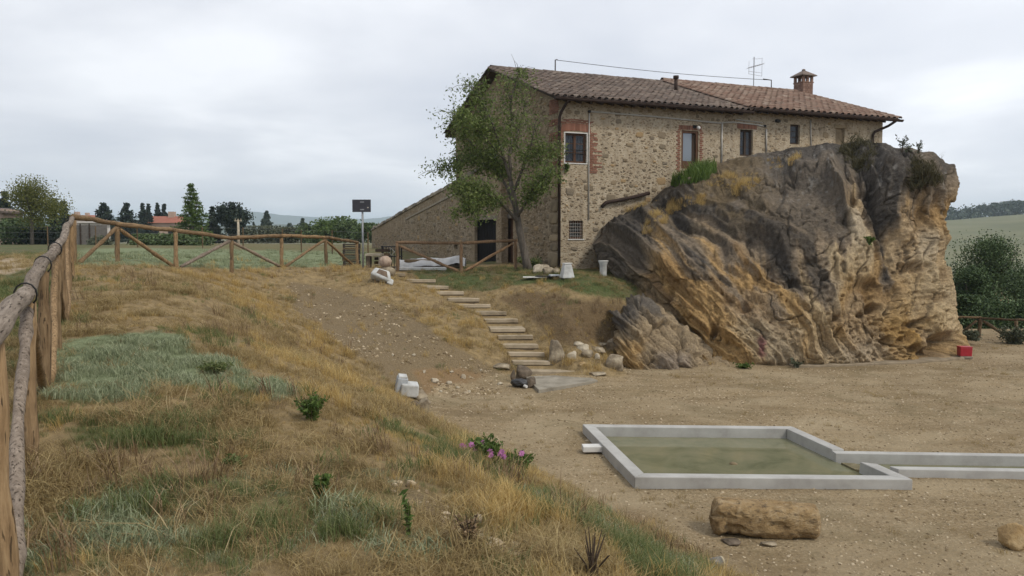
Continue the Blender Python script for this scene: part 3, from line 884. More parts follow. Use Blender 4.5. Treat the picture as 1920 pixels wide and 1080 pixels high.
def apparent(q):
    wp = hw(*q[5](q[1], q[2], 0)); return q[3] * q[4] / (wp.y ** 2) * (1.0 if q[0] == 0 else .8)
order = sorted(placed, key=apparent, reverse=True)
WALLS = {0: wallF, 1: wallG, 2: stair}
rest = {0: MB(), 1: MB(), 2: MB()}
for i, q in enumerate(order):
    wid, s, z, w, h, mp = q
    me, v_, f_ = SM[random.randrange(len(SM))]
    pr = random.uniform(.012, .034) * (1.0 if wid == 0 else 1.6)
    if i < 290:
        o = bpy.data.objects.new('stone', me)
        o.location = mp(s, z, 0); o.scale = (w, pr, h)
        if wid: o.rotation_euler = (0, 0, -math.pi / 2)
        else: o.rotation_euler = (0, random.uniform(-.12, .12), 0)
        link(o, WALLS[wid])
    else:
        rest[wid].add([mp(s + x * w, z + zz_ * h, y * pr) for x, y, zz_ in v_], f_)
for k_, mb in rest.items():
    tag(mb.build('small_stones', M_STONE, WALLS[k_]), kind='stuff')
# bricks: window arch, jambs, corner bands
bricks = []
def brick(mp, s, z, w, h, d=.02, rot=0.0):
    bricks.append((mp, s, z, w, h, d, rot))
wc = (w_up[0] + w_up[1]) / 2; ww = w_up[1] - w_up[0]
for i in range(19):                                # soldier course, slightly fanned
    u_ = (i - 9) / 9; s = wc + u_ * (ww / 2 + .12)
    brick(MF, s, w_up[3] + .22 - .05 * u_ * u_, .058, .27, .022, -u_ * .16)
for i in range(6):
    for j in (0, 1):
        u_ = (i - 2.5 + (.5 if j else 0)) / 3; s = wc + u_ * (ww / 2 + .16)
        if abs(u_) <= 1.05: brick(MF, s, w_up[3] + .405 + j * .075 - .06 * u_ * u_, .2, .05, .024, -u_ * .08)
z = w_up[2] - .32; k = 0
while z < w_up[3] + .05:
    n_ = 1 + (k % 3 != 1) + (z < w_up[2] + .5 and k % 2)
    for j in range(n_):
        brick(MF, w_up[1] + .17 + j * .17 + (.04 if k % 2 else 0), z, .15, .052, .018)
    if k % 2 or z > w_up[2] + .7: brick(MF, w_up[0] - .14, z, .12, .052, .018)
    z += .07; k += 1
z = d_up[2] - .1; k = 0
while z < d_up[3] + .02:
    brick(MF, d_up[0] - .11 - (.05 if k % 2 else 0), z, .16 if k % 2 else .12, .052, .016)
    brick(MF, d_up[1] + .10 + (.04 if k % 2 else 0), z, .16 if k % 2 else .12, .052, .016)
    z += .078; k += 1
for s in np.arange(d_up[0] - .1, d_up[1] + .15, .075): brick(MF, float(s), d_up[3] + .11, .055, .16, .014)
for s in np.arange(w_3[0] - .12, w_3[1] + .15, .075): brick(MF, float(s), w_3[3] + .13, .055, .2, .014)
bands = [(189, 216), (228, 238), (250, 266), (278, 296), (306, 312)]
for (ya, yb) in bands:
    z0, z1 = gab(1030, yb)[1], gab(1030, ya)[1]
    z = z0 + .03
    while z < z1:
        for j in range(3):
            brick(MG, .11 + j * .24 + random.uniform(-.02, .02), z, .21, .055, .03)
        z += .075
for i, (mp, s, z, w, h, d, rot) in enumerate(bricks):
    c_, s_ = math.cos(rot), math.sin(rot)
    me_k = ('F' if mp is MF else 'G')
    q = MB().box((0, 0, 0), (1, 1, 1))
    if i == 0:
        BM = bpy.data.meshes.new('brick'); BM.from_pydata([tuple(v) for v in q.v], [], q.f); BM.update(); BM.materials.append(M_BRICK)
    o = bpy.data.objects.new('brick', BM)
    o.location = mp(s, z, -d / 2 + .004); o.scale = (w, d + .01, h); o.rotation_euler = (0, rot, 0) if mp is MF else (0, 0, -math.pi / 2)
    if i < 298: link(o, WALLS[0 if mp is MF else 1])
for k, (ya, yb, w) in enumerate([(318, 345, .55), (348, 372, .7), (376, 398, .6), (400, 420, .75), (423, 437, .55), (440, 452, .7), (455, 470, .62), (473, 500, .8)]):
    z0, z1 = gab(1030, yb)[1], gab(1030, ya)[1]
    o = blob('quoin', (.09, w, z1 - z0), M_QUOIN, 50 + k, 3, .06, 1.5, wallG, (-.0, w / 2 - .02, (z0 + z1) / 2), sharp=.55)
# ---- roof
PIT = math.atan2(RZ - EH, GW / 2)
def roof_pt(x, y, lift=0.0):
    yy = y if y <= GW / 2 else GW - y
    return (x, y, EH + .02 + (RZ - EH) * yy / (GW / 2) + lift)
XS = 8.05; LB = .11
def roof_slab(x0, x1, lift, name='roof', label=None):
    ey = -.5
    mb = MB()
    prof = [(ey,), (GW / 2,), (GW - ey,)]
    for ya, yb in ((ey, GW / 2), (GW / 2, GW - ey)):
        a0, a1, b0, b1 = roof_pt(x0, ya, lift), roof_pt(x1, ya, lift), roof_pt(x0, yb, lift), roof_pt(x1, yb, lift)
        dn_ = lambda p: (p[0], p[1], p[2] - .10)
        mb.prism([a0, a1, b1, b0], [dn_(a0), dn_(a1), dn_(b1), dn_(b0)])
    o = mb.build(name, M_PAN, house)
    if label: o['label'] = label
    return o
roofA = roof_slab(-.38, XS, 0.0, label='near roof of weathered brown tiles')
roofB = roof_slab(XS + .004, WL + .42, LB, label='far roof of lighter terracotta tiles')
def tile_geo(r0=.105, r1=.085, ln=.47, seg=6, th=.016):
    v_, f_ = [], []
    for (yy, r, o_) in ((0, r0, 0), (ln, r1, 0), (0, r0 - th, 0), (ln, r1 - th, 0)):
        for k in range(seg + 1):
            a_ = math.pi * k / seg
            v_.append((-r * math.cos(a_), yy, r * math.sin(a_) * .82))
    n_ = seg + 1
    for k in range(seg):
        f_.append((k, k + 1, n_ + k + 1, n_ + k)); f_.append((2 * n_ + k, 2 * n_ + k + 1, k + 1, k))
    return v_, f_
tv, tf = tile_geo()
def mkmesh(name, v_, f_, mat, smooth=True):
    me = bpy.data.meshes.new(name); me.from_pydata(v_, [], f_); me.update(); me.materials.append(mat)
    me.polygons.foreach_set('use_smooth', [smooth] * len(me.polygons)); return me
TM, TM2 = mkmesh('roof_tile', tv, tf, M_TILE), mkmesh('roof_tile', tv, tf, M_TILE2)
tiles = []
SLN = math.hypot(GW / 2 + .5, (RZ - EH) * (GW / 2 + .5) / (GW / 2))
for (x0, x1, lift, rf, me, sp) in ((-.30, XS - .12, .0, roofA, TM, .272), (XS + .16, WL + .36, LB, roofB, TM2, .315)):
    nc = int(round((x1 - x0) / sp)); nr = 17
    for i in range(nc + 1):
        for j in range(nr):
            d = -.06 + j * (SLN - .02) / nr
            y = -.5 + d * math.cos(PIT)
            x = x0 + (x1 - x0) * i / nc + random.uniform(-.012, .012)
            p = roof_pt(x, y, lift + .012 + random.uniform(0, .012))
            kz = 1.02 if rf is roofA else 1.17
            tiles.append((p, rf, me, (PIT - .035 + random.uniform(-.012, .012), 0, random.uniform(-.025, .025)), (kz, (SLN / nr + .09) / .47, random.uniform(1.0, 1.12))))
tiles.sort(key=lambda q: hw(*q[0]).y)
restA, restB = MB(), MB()
from mathutils import Euler
for i, (p, rf, me, rot, scl) in enumerate(tiles):
    if i < 290:
        o = bpy.data.objects.new('roof_tile', me); o.location = p; o.rotation_euler = rot; o.scale = scl; link(o, rf)
    else:
        M_ = Matrix.Translation(p) @ Euler(rot).to_matrix().to_4x4() @ Matrix.Diagonal((*scl, 1))
        (restA if rf is roofA else restB).add([M_ @ Vector(q) for q in tv], tf)
for mb, rf, mt_ in ((restA, roofA, M_TILE), (restB, roofB, M_TILE2)):
    if mb.v: tag(mb.build('roof_tiles', mt_, rf, True), kind='stuff')
rv, rfc = tile_geo(.15, .13, .46, 6, .02)
RM, RM2 = mkmesh('ridge_tile', rv, rfc, M_TILE), mkmesh('ridge_tile', rv, rfc, M_TILE2)
for (x0, x1, lift, rf, me) in ((-.40, XS, .0, roofA, RM), (XS - .05, WL + .45, LB, roofB, RM2)):
    n_ = int((x1 - x0) / .40)
    for i in range(n_):
        o = bpy.data.objects.new('ridge_tile', me)
        o.location = (x0 + (x1 - x0) * i / n_, GW / 2, RZ + lift + .04 + random.uniform(0, .015)); o.rotation_euler = (0, -.03, -math.pi / 2); link(o, rf)
# verge rows at the gable ends and the step between the two roofs
for (xv, lift, rf, me, both) in ((-.40, .0, roofA, TM, True), (WL + .44, LB, roofB, TM2, False), (XS + .04, LB, roofB, TM2, False)):
    for side in ((0, 1) if both else (0,)):
        for j in range(16):
            d = j * SLN / 16; y = -.5 + d * math.cos(PIT)
            if side: y = GW - y
            o = bpy.data.objects.new('verge_tile', me); o.location = roof_pt(xv, y, lift + .03)
            o.rotation_euler = (PIT - .03, 0, 0) if not side else (PIT - .03, 0, math.pi)
            o.scale = (1.25, 1.0, 1.0); link(o, rf)
box_local(lambda s, z, d: roof_pt(XS + d, s, z), -.5, GW / 2, -.1, LB - .015, -.02, 0.0).build('step_flashing', M_PAN, roofB)
# rafters, gutters and pipes
mb0 = MB().box((0, 0, 0), (.09, .5, .11)); RFM = mkmesh('rafter', [tuple(v) for v in mb0.v], mb0.f, M_WOODD, False)
for i in range(int(WL / .44)):
    x = .2 + i * .44
    o = bpy.data.objects.new('rafter', RFM); lf = 0 if x < XS else LB
    o.location = roof_pt(x, -.24, lf - .16); o.rotation_euler = (PIT, 0, 0); link(o, roofA if x < XS else roofB)
def gutter(x0, x1, lift, rf):
    ge = roof_pt(0, -.5, lift)
    mb = MB(); n_ = 7; v_ = []
    for x in (x0, x1):
        for k in range(n_):
            a_ = math.pi + math.pi * k / (n_ - 1)
            v_.append((x, ge[1] - .07 + .085 * math.cos(a_), ge[2] - .05 + .095 * math.sin(a_)))
    mb.add(v_, [(k, k + 1, n_ + k + 1, n_ + k) for k in range(n_ - 1)] + [tuple(range(n_)), tuple(range(n_, 2 * n_))])
    o = mb.build('gutter', M_BROWN, rf)
    return ge
ge = gutter(-.42, XS + .1, 0, roofA); ge2 = gutter(XS + .12, WL + .5, LB, roofB)
xd = fac(1049, 300, -.09)[0]
MB().tube([(xd + .1, ge[1] - .07, ge[2] - .12), (xd + .1, -.4, ge[2] - .22), (xd + .03, -.14, ge[2] - .50), (xd, -.09, ge[2] - .66), (xd, -.09, -.02)], .052, 10).build('downpipe', M_BROWN, house, True)
x2 = fac(1637, 250, -.08)[0]
MB().tube([(x2 + .75, ge2[1] - .07, ge2[2] - .12), (x2 + .62, -.3, ge2[2] - .3), (x2 + .08, -.1, ge2[2] - .55), (x2, -.08, ge2[2] - .7), (x2, -.08, ge2[2] - 2.2)], .055, 10).build('downpipe', M_BROWN, house, True)
def conduit(pts, r=.024, mat=M_GREYP):
    q = [(fac(px, py, -.035)[0], -.035, fac(px, py, -.035)[1]) for px, py in pts]
    return MB().tube(q, r, 8).build('conduit', mat, house, True)
conduit([(1104, 412), (1104, 300), (1105, 212)]); conduit([(1105, 209), (1230, 219), (1352, 231)], .03)
conduit([(1353, 306), (1354, 232)], .034); conduit([(1354, 230), (1375, 229), (1420, 234), (1437, 238)], .03); conduit([(1380, 224), (1430, 230)], .022)
conduit([(1437, 242), (1437, 284)], .034); conduit([(1520, 226), (1521, 274)], .022)
for px, py in ((1105, 209), (1434, 236)):
    q = fac(px, py, -.045); MB().box((q[0], -.045, q[1]), (.1, .09, .09)).build('conduit_elbow', M_BLACK, house, bevel=.02)
q = [fac(px, py, -.06) for px, py in ((1128, 388), (1135, 380), (1150, 377), (1180, 371), (1215, 362))]
MB().tube([(a_, -.07 - .02 * i, z_) for i, (a_, z_) in enumerate(q)], .065, 8).build('drain_pipe', M_BROWN, house, True)
q = fac(1305, 237, -.12)
lamp = MB().box((q[0], -.02, q[1]), (.14, .05, .12)).tube([(q[0], -.04, q[1]), (q[0], -.15, q[1] + .03), (q[0] + .05, -.17, q[1] - .02)], .02, 6).build('wall_lamp', M_BLACK, house)
blob('bulb', (.15, .15, .15), M_WHITE, 3, 2, 0, 1, lamp, (q[0] + .07, -.19, q[1] - .06))
MB().box((fac(1457, 227)[0], -.05, fac(1457, 227)[1]), (.22, .1, .12)).build('junction_box', M_BLACK, house, bevel=.02)
# chimney
chy = GW / 2
chx = fac(1506, 170, chy)[0]
chb = RZ - .25
M_CHIM = simple('old_brick', [(0.1, (.15, .088, .066)), (.5, (.22, .135, .10)), (.9, (.28, .19, .145))], scale=14, vary=.6, bscale=60, bd=.006)
BM2 = BM.copy(); BM2.materials.clear(); BM2.materials.append(M_CHIM)
chim = MB().box((chx, chy, chb + .42), (.64, .64, .84)).build('chimney', M_CHIM, house, bevel=.008)
for i in range(8):
    for sx in range(4):
        o = bpy.data.objects.new('chimney_brick', BM2); o.location = (chx - .237 + sx * .158 + (.03 if i % 2 else -.03) * (0 < sx < 3), chy - .323, chb + .10 + i * .1); o.scale = (.138, .016, .082); link(o, chim)
        if i > 3 and sx < 4:
            o = bpy.data.objects.new('chimney_brick', BM2); o.location = (chx - .323, chy - .237 + sx * .158 + (.03 if i % 2 else -.03) * (0 < sx < 3), chb + .10 + i * .1); o.scale = (.016, .138, .082); link(o, chim)
zc = chb + .85
MB().box((chx, chy, zc + .02), (.70, .70, .05)).build('chimney_ledge', M_CHIM, chim, bevel=.008)
for sx, sy in ((-.27, -.27), (.27, -.27), (-.27, .27), (.27, .27), (.0, -.275), (.0, .275)):
    MB().box((chx + sx, chy + sy, zc + .185), (.11, .11, .28)).build('chimney_pier', M_CHIM, chim)
zc2 = zc + .326
def sq_(r, z): return [(chx - r, chy - r, z), (chx + r, chy - r, z), (chx + r, chy + r, z), (chx - r, chy + r, z)]
MB().prism(sq_(.46, zc2), sq_(.44, zc2 + .05)).build('cap_slab', M_TILE, chim)
MB().prism(sq_(.43, zc2 + .052), sq_(.06, zc2 + .30)).build('chimney_cap', M_TILE, chim)
blob('cap_knob', (.18, .18, .12), M_TILE, 4, 2, .05, 1, chim, (chx, chy, zc2 + .33))
# vent pipe, ridge cable
q = fac(1267, 180, 3.0)
MB().tube([(q[0], 3.0, roof_pt(0, 3.0)[2] - .02), (q[0], 3.0, roof_pt(0, 3.0)[2] + .55)], .075, 8).tube([(q[0], 3.0, roof_pt(0, 3.0)[2] + .56), (q[0], 3.0, roof_pt(0, 3.0)[2] + .68)], .12, 8).build('vent_pipe', M_BROWN, roofA, True)
xa, xb = fac(1041, 140, GW / 2)[0], fac(1446, 170, GW / 2)[0]
cz = RZ + .62
MB().tube([(xa, GW / 2, RZ + .1), (xa, GW / 2, cz), (xa + .1, GW / 2, cz + .02)], .025, 6).build('cable_post', M_BROWN, roofA, True)
MB().tube([(xb, GW / 2, RZ + .25), (xb, GW / 2, cz), (xb - .5, GW / 2, cz + .02)], .025, 6).build('cable_post', M_BROWN, roofB, True)
MB().tube([(xa + (xb - xa) * i / 14, GW / 2, cz - .10 * math.sin(math.pi * i / 14)) for i in range(15)], .012, 5).build('ridge_cable', M_BLACK, house)
# antenna
xa = fac(1413, 160, GW / 2)[0]
ant = thing('tv_antenna', 'thin metal television aerial standing on the roof ridge', 'antenna', hw(xa, GW / 2, RZ + .22), HA)
M_ALU = simple('aluminium', [(.22, .22, .23), (.34, .34, .35)], rough=.45, metal=.6, bs=0)
MB().tube([(0, 0, 0), (0, 0, 1.42)], .022, 8).build('mast', M_ALU, ant)
bm_ = MB().tube([(-.32, .05, .88), (.5, -.1, 1.12)], .016, 6).build('boom', M_ALU, ant)
for i in range(7):
    u_ = i / 6; x = -.3 + .78 * u_; z_ = .885 + .23 * u_
    MB().tube([(x - .08, -.28, z_), (x + .08, .28, z_)], .007, 5).build('element', M_ALU, ant)
MB().tube([(-.30, 0, .60), (-.30, 0, 1.2)], .008, 5).tube([(.48, 0, .55), (.48, 0, 1.42)], .008, 5).tube([(-.32, 0, .60), (.48, 0, .55)], .008, 5).tube([(-.32, 0, .72), (.48, 0, .7)], .008, 5).tube([(-.1, 0, 1.32), (.48, 0, 1.38)], .008, 5).build('reflector', M_ALU, ant)
# ================================================================ SANDSTONE ROCK
def lerp_tab(x, tab): return np.interp(x, [a for a, b in tab], [b for a, b in tab])
NU, NV = 470, 330
u1 = np.linspace(0, 1, NU); v1 = np.linspace(0, 1, NV)
U, Vv = np.meshgrid(u1, v1)
topy = lerp_tab(U, [(0, 436), (.03, 412), (.07, 392), (.12, 368), (.18, 345), (.25, 322), (.3, 312), (.36, 300), (.42, 292), (.5, 283), (.58, 274), (.66, 267), (.72, 263), (.78, 264), (.81, 270), (.84, 281), (.88, 287), (.92, 287), (.96, 291), (1, 312)])
basey = lerp_tab(U, [(0, 692), (.3, 690), (.6, 688), (.85, 680), (1, 668)])
py_ = basey + (topy - basey) * Vv
Lx = lerp_tab(py_, [(390, 1160), (420, 1136), (440, 1128), (470, 1126), (500, 1134), (515, 1150), (530, 1176), (545, 1188), (565, 1198), (580, 1216), (600, 1238), (630, 1258), (660, 1272), (692, 1284)])
Rx = lerp_tab(py_, [(280, 1768), (295, 1776), (312, 1788), (340, 1794), (362, 1796), (375, 1793), (400, 1785), (430, 1777), (460, 1776), (490, 1786), (520, 1795), (545, 1791), (570, 1794), (600, 1798), (640, 1806), (668, 1803)])
px_ = Lx + (Rx - Lx) * U
uk = np.array([0, .12, .3, .5, .7, .85, .95, 1.0]); vk = np.array([0, .25, .5, .75, .9, 1.0])
DT = np.array([[21.5, 21.4, 21.5, 21.5, 21.8, 22.2, 22.7, 23.6],
               [23.2, 22.4, 22.0, 21.9, 22.1, 22.5, 22.9, 23.8],
               [25.0, 24.0, 23.3, 22.9, 22.8, 23.1, 23.5, 24.4],
               [27.2, 26.4, 25.3, 24.3, 23.8, 23.6, 23.6, 24.4],
               [28.5, 28.4, 27.6, 26.2, 24.8, 24.0, 23.7, 24.6],
               [29.2, 30.0, 31.0, 31.2, 29.5, 26.5, 24.7, 25.2]])
def bil(U, V):
    tu = np.stack([np.interp(U.ravel(), uk, DT[k]) for k in range(len(vk))], 0)
    i = np.clip(np.searchsorted(vk, V.ravel(), side='right') - 1, 0, len(vk) - 2)
    f = (V.ravel() - vk[i]) / (vk[i + 1] - vk[i])
    j = np.arange(tu.shape[1])
    return (tu[i, j] * (1 - f) + tu[i + 1, j] * f).reshape(U.shape)
Dd = bil(U, Vv)
def blur(a, k):
    for _ in range(k):
        p = np.pad(a, 1, mode='edge')
        a = (p[:-2, 1:-1] + p[2:, 1:-1] + p[1:-1, :-2] + p[1:-1, 2:] + 2 * a) / 6
    return a
Dd = blur(Dd, 160)
k_ = _c + (CY - py_) / F * _s
xr, zr = (px_ - CX) / F / k_, (-_s + (CY - py_) / F * _c) / k_
B = np.stack([xr * Dd, Dd, EYE + zr * Dd], -1)
# wings: back over the top to the house, round the right end, and in behind the left edge
Sx, Ty = (px_ - 1460) / 66.0, (692 - py_) / 66.0
def wing_cols(edge, step, n):
    return [edge + np.array(step) * (i + 1) ** 1.25 for i in range(n)]
cols = [B[:, i] for i in range(NU)]; S_, T_, P_, Q_ = ([a[:, i] for i in range(NU)] for a in (Sx, Ty, px_, py_))
nr_, nl_ = 26, 14
for i, c_ in enumerate(wing_cols(B[:, -1], (-.012, .16, -.004), nr_)):
    cols.append(c_); S_.append(S_[NU - 1] + .1 * (i + 1)); T_.append(T_[NU - 1]); P_.append(P_[NU - 1]); Q_.append(Q_[NU - 1])
pre = wing_cols(B[:, 0], (.05, .22, 0), nl_)
cols = pre[::-1] + cols
S_ = [S_[0] - .1 * (nl_ - i) for i in range(nl_)] + S_; T_ = [T_[0]] * nl_ + T_; P_ = [P_[0]] * nl_ + P_; Q_ = [Q_[0]] * nl_ + Q_
B = np.stack(cols, 1); Sx, Ty, PX, PY = (np.stack(a, 1) for a in (S_, T_, P_, Q_))
nb_ = 26
rows = [B]
for i in range(nb_):
    r_ = B[-1:] + np.array([0, .2, -.008 * i]) * (i + 1)
    rows.append(r_)
B = np.concatenate(rows, 0)
Sx = np.concatenate([Sx] + [Sx[-1:]] * nb_); Ty = np.concatenate([Ty] + [Ty[-1:] + .1 * (i + 1) for i in range(nb_)])
PX = np.concatenate([PX] + [PX[-1:]] * nb_); PY = np.concatenate([PY] + [PY[-1:]] * nb_)
nvv, nuu = B.shape[:2]
def normals(B):
    du = np.gradient(B, axis=1); dv = np.gradient(B, axis=0)
    n_ = np.cross(du, dv); n_ /= np.linalg.norm(n_, axis=-1, keepdims=True) + 1e-9
    return n_
NRM = normals(np.stack([blur(B[..., i], 25) for i in range(3)], -1))
if NRM[120, 200, 1] > 0: NRM = -NRM
# erosion: ribs follow the dip of the beds
cot = lerp_tab(Sx, [(-5, 1.05), (-2.5, .95), (0, .55), (1.5, .36), (3.0, .34), (4.2, .25), (5.2, .35)]) + .35 * sst(2.6, .6, Ty) * sst(.5, 2.5, Sx)
wx = fbm(Sx * .5, Ty * .5, 0, 3, 31)
q_ = Sx + Ty * cot + .35 * wx
al = Ty - Sx * .5
rid = lambda n_: 1 - 2 * np.abs(n_)
n1 = rid(fbm(q_ * .75, al * .22, 0, 2, 40)); n2 = rid(fbm(q_ * 1.9, al * .38, 2, 3, 41)); n3 = rid(fbm(q_ * 5.0, al * .8, 5, 3, 42))
n4 = fbm(Sx * 3.2, Ty * 3.2, 0, 4, 43)
up = sst(2.2, 4.2, Ty); rt = sst(.8, 2.6, Sx)
low = sst(3.6, 2.4, Ty) * rt                                        # weathered honeycomb, low right
ledge = fbm(q_ * 2.6 + .6 * vn(Sx * 1.5, Ty * 1.5, 3, 7), al * .25, 9, 2, 44)
saw = (q_ * 3.1 + .8 * fbm(Sx * .9, Ty * .9, 0, 3, 45)) % 1.0
saw = np.where(saw < .8, saw / .8, (1 - saw) / .2)
bedmask = sst(.1, .5, fbm(Sx * .6, Ty * .6, 4, 2, 46) + .25 + .5 * sst(0, -2.5, Sx))
disp = .27 * n1 * (1 - .3 * low) + .20 * n2 * (1 - .35 * low) + .016 * n3 + .055 * n4 + .05 * fbm(Sx * 7, Ty * 7, 0, 4, 47, .6)
disp += .06 * (saw - .5) * bedmask * (1 - .8 * up) * (1 - .5 * sst(-1, 1.5, Sx))
crk = fbm(q_ * 1.5 + .25 * fbm(Sx * 3, Ty * 3, 0, 3, 48), al * .33, 7, 2, 49)
crack = sst(.035, .0, np.abs(crk)) * sst(-.1, .3, fbm(Sx * .8, Ty * .8, 5, 2, 50) + .1)
disp -= .09 * crack
wq = .35 * fbm(Sx * 2.2, Ty * 2.2, 3, 3, 110)
wf1, wf2, wid = worley(q_ * 1.25 + wq, al * .62 + wq, 111)
wg1, wg2, wie = worley(q_ * 3.4 + 2 * wq, al * 1.5 + 2 * wq, 112)
bm1 = sst(-.3, .3, fbm(Sx * .7, Ty * .7, 9, 2, 113) + .1)
joint = sst(.07, .0, wf2 - wf1) * bm1
disp += .05 * wid * bm1 + .022 * wie - .06 * joint - .03 * sst(.08, .0, wg2 - wg1) * (1 - .5 * up)
crack = np.maximum(crack, .8 * joint)
hz = ((Ty * 6.5 + .9 * vn(Sx * .8, Ty * .8, 0, 61) + .35 * (Sx - 4.2) ** 2) % 1.0)
hzm = sst(.55, .1, np.abs(Sx - 4.2) / 1.6) * sst(.45, .0, np.abs(Ty - 2.1) / 2.6)
disp += .045 * np.where(hz < .75, hz / .75, (1 - hz) / .25) * hzm
rs_ = np.random.default_rng(5)
pits = np.zeros_like(disp); pitcol = np.zeros_like(disp)
hol = [(1628, 538, 30, 16, .35), (1668, 548, 26, 20, .22), (1640, 576, 14, 10, .5), (1626, 556, 18, 10, .2), (1765, 645, 28, 20, .9), (1742, 662, 24, 13, .5), (1712, 610, 9, 7, .25), (1692, 612, 8, 8, .25), (1700, 632, 9, 11, .25),
       (1662, 640, 8, 11, .3), (1684, 640, 9, 7, .2), (1612, 592, 9, 6, .22), (1590, 322, 28, 12, .25), (1618, 355, 16, 8, .3), (1590, 375, 15, 26, .28), (1730, 398, 26, 36, .22), (1560, 600, 7, 6, .2),
       (1480, 540, 14, 6, .18), (1520, 500, 16, 7, .15), (1395, 580, 16, 10, .22), (1365, 570, 12, 8, .18), (1340, 620, 8, 14, .35), (1720, 505, 14, 8, .2), (1700, 500, 20, 8, .18), (1660, 520, 22, 14, .25), (1455, 372, 14, 28, .2),
       (1480, 620, 7, 5, .15), (1250, 560, 10, 18, .2), (1752, 560, 26, 10, .16), (1770, 520, 14, 18, .2), (1710, 655, 12, 8, .25)]
for _ in range(190):
    a_, b_ = rs_.uniform(1540, 1790), rs_.uniform(455, 678)
    if rs_.random() < .35: a_, b_ = rs_.uniform(1640, 1740), rs_.uniform(560, 670)
    r_ = rs_.uniform(1.6, 4.2); hol.append((a_, b_, r_ * rs_.uniform(.9, 1.8), r_, rs_.uniform(.05, .13)))
for _ in range(120):
    a_, b_ = rs_.uniform(1230, 1790), rs_.uniform(380, 680); r_ = rs_.uniform(1.3, 2.6)
    hol.append((a_, b_, r_ * rs_.uniform(.9, 2.2), r_, rs_.uniform(.04, .09)))
for a_, b_, ra, rb, dp in hol:
    dd = ((PX - a_ + .25 * (PY - b_)) / ra) ** 2 + ((PY - b_) / rb) ** 2
    w_ = np.exp(-np.minimum(dd, 30) ** 1.6)
    pits = np.maximum(pits, w_ * dp)
    pitcol = np.maximum(pitcol, w_ * (dp > .15))
disp -= pits
edge_fade = np.minimum.reduce([np.ones_like(disp), sst(-.05, .25, Ty) * .85 + .15])
disp = disp * edge_fade
# keep the crest line where it is
crest = sst(0, 1, np.linspace(0, 1, nvv)[:, None] * 0 + np.abs(np.arange(nvv)[:, None] - (NV - 1)) / 22.0)
disp = disp * (.35 + .65 * crest)
V3 = B + NRM * disp[..., None]
V3[..., 2] += (.06 * fbm(Sx * 2.2, V3[..., 1] * 1.2, 0, 4, 77) * (1 - crest))
V3[0, :, 2] = np.minimum(V3[0, :, 2], -.15)
# ---- stone colours: grey-black lichen crust over ochre and pale sandstone; darker left end, deep pits, cracks
bnd = lerp_tab(PX, [(1120, 590), (1180, 570), (1205, 500), (1240, 462), (1300, 470), (1340, 485), (1400, 510), (1450, 545), (1500, 565), (1540, 535), (1570, 480), (1590, 405), (1610, 392), (1640, 480), (1665, 500), (1690, 420), (1720, 378), (1760, 365), (1830, 372)])
qv_ = Sx + .22 * Ty + .25 * wx; vm_ = sst(-2.2, -.6, Sx)
stre = fbm(q_ * 2.2, al * .30, 0, 4, 52) * (1 - .65 * vm_) + 1.1 * fbm(qv_ * 2.4, Ty * .22, 0, 4, 152) * vm_; stre2 = fbm(q_ * 6.5, al * .5, 0, 3, 53); blot = fbm(Sx * 1.4, Ty * 1.4, 0, 4, 54)
dk = sst(-75, 75, (bnd - PY) + (80 * stre + 34 * stre2 + 26 * blot) * sst(1150, 1260, PX) * (.3 + .7 * sst(1790, 1710, PX)))
dk = dk * (1 - .55 * sst(.25, .6, fbm(q_ * 3.1, al * .45, 8, 3, 55)) * sst(380, 470, PY) * sst(1200, 1260, PX))
crust = np.array([.100, .090, .079]); crust2 = np.array([.185, .155, .120]); blk = np.array([.043, .040, .037])
g1 = sst(-.35, .5, fbm(q_ * 1.6, al * .5, 3, 4, 56))
ck = crust[None, None] * (1 - g1[..., None]) + crust2 * g1[..., None]
g2 = sst(.05, .5, fbm(q_ * 1.1, al * .25, 13, 3, 57))[..., None]
ck = ck * (1 - .55 * g2) + blk * .55 * g2
lich = sst(.42, .66, fbm(Sx * 9, Ty * 9, 0, 4, 58))[..., None] * sst(3.8, 5.5, Ty)[..., None]
ck = ck * (1 - .6 * lich) + np.array([.24, .23, .21]) * .6 * lich
och = np.array([.45, .30, .135]); sand = np.array([.50, .395, .245]); pale = np.array([.50, .44, .345]); brown = np.array([.20, .118, .052]); gry = np.array([.33, .285, .225])
f1 = sst(-.4, .45, fbm(q_ * 1.0, al * .35, 21, 4, 60) + .75 * sst(-.6, -2.6, Sx) - .1)[..., None]
lt = sand * (1 - f1) + och * f1
yel = (np.exp(-((PX - 1690) / 55) ** 2 - ((PY - 635) / 55) ** 2) + .8 * np.exp(-((PX - 1785) / 12) ** 2 - ((PY - 400) / 45) ** 2))[..., None] * .8
lt = lt * (1 - yel) + np.array([.40, .245, .075]) * yel
f2 = sst(.1, .55, fbm(q_ * 1.3, al * .5, 25, 4, 62) + .2 * sst(460, 560, PY) * rt)[..., None]
lt = lt * (1 - .45 * f2) + gry * .45 * f2
f3 = (np.exp(-((PX - 1600) / 28) ** 2 - ((PY - 415) / 60) ** 2) + .8 * np.exp(-((PX - 1705) / 60) ** 2 - ((PY - 450) / 50) ** 2) + .7 * np.exp(-((PX - 1610) / 80) ** 2 - ((PY - 660) / 28) ** 2))[..., None]
f3 = np.clip(f3 * (.75 + .5 * blot[..., None]), 0, 1)
lt = lt * (1 - .75 * f3) + pale * .75 * f3
f4 = sst(.15, .6, fbm(q_ * 4.2, al * .5, 33, 3, 63))[..., None] * sst(.5, -1.5, Sx)[..., None]
lt = lt * (1 - .6 * f4) + brown * .6 * f4
bed = (sst(.78, .98, saw) * bedmask * (1 - up))[..., None]
lt = lt * (1 - .35 * bed) + np.array([.15, .10, .055]) * .35 * bed
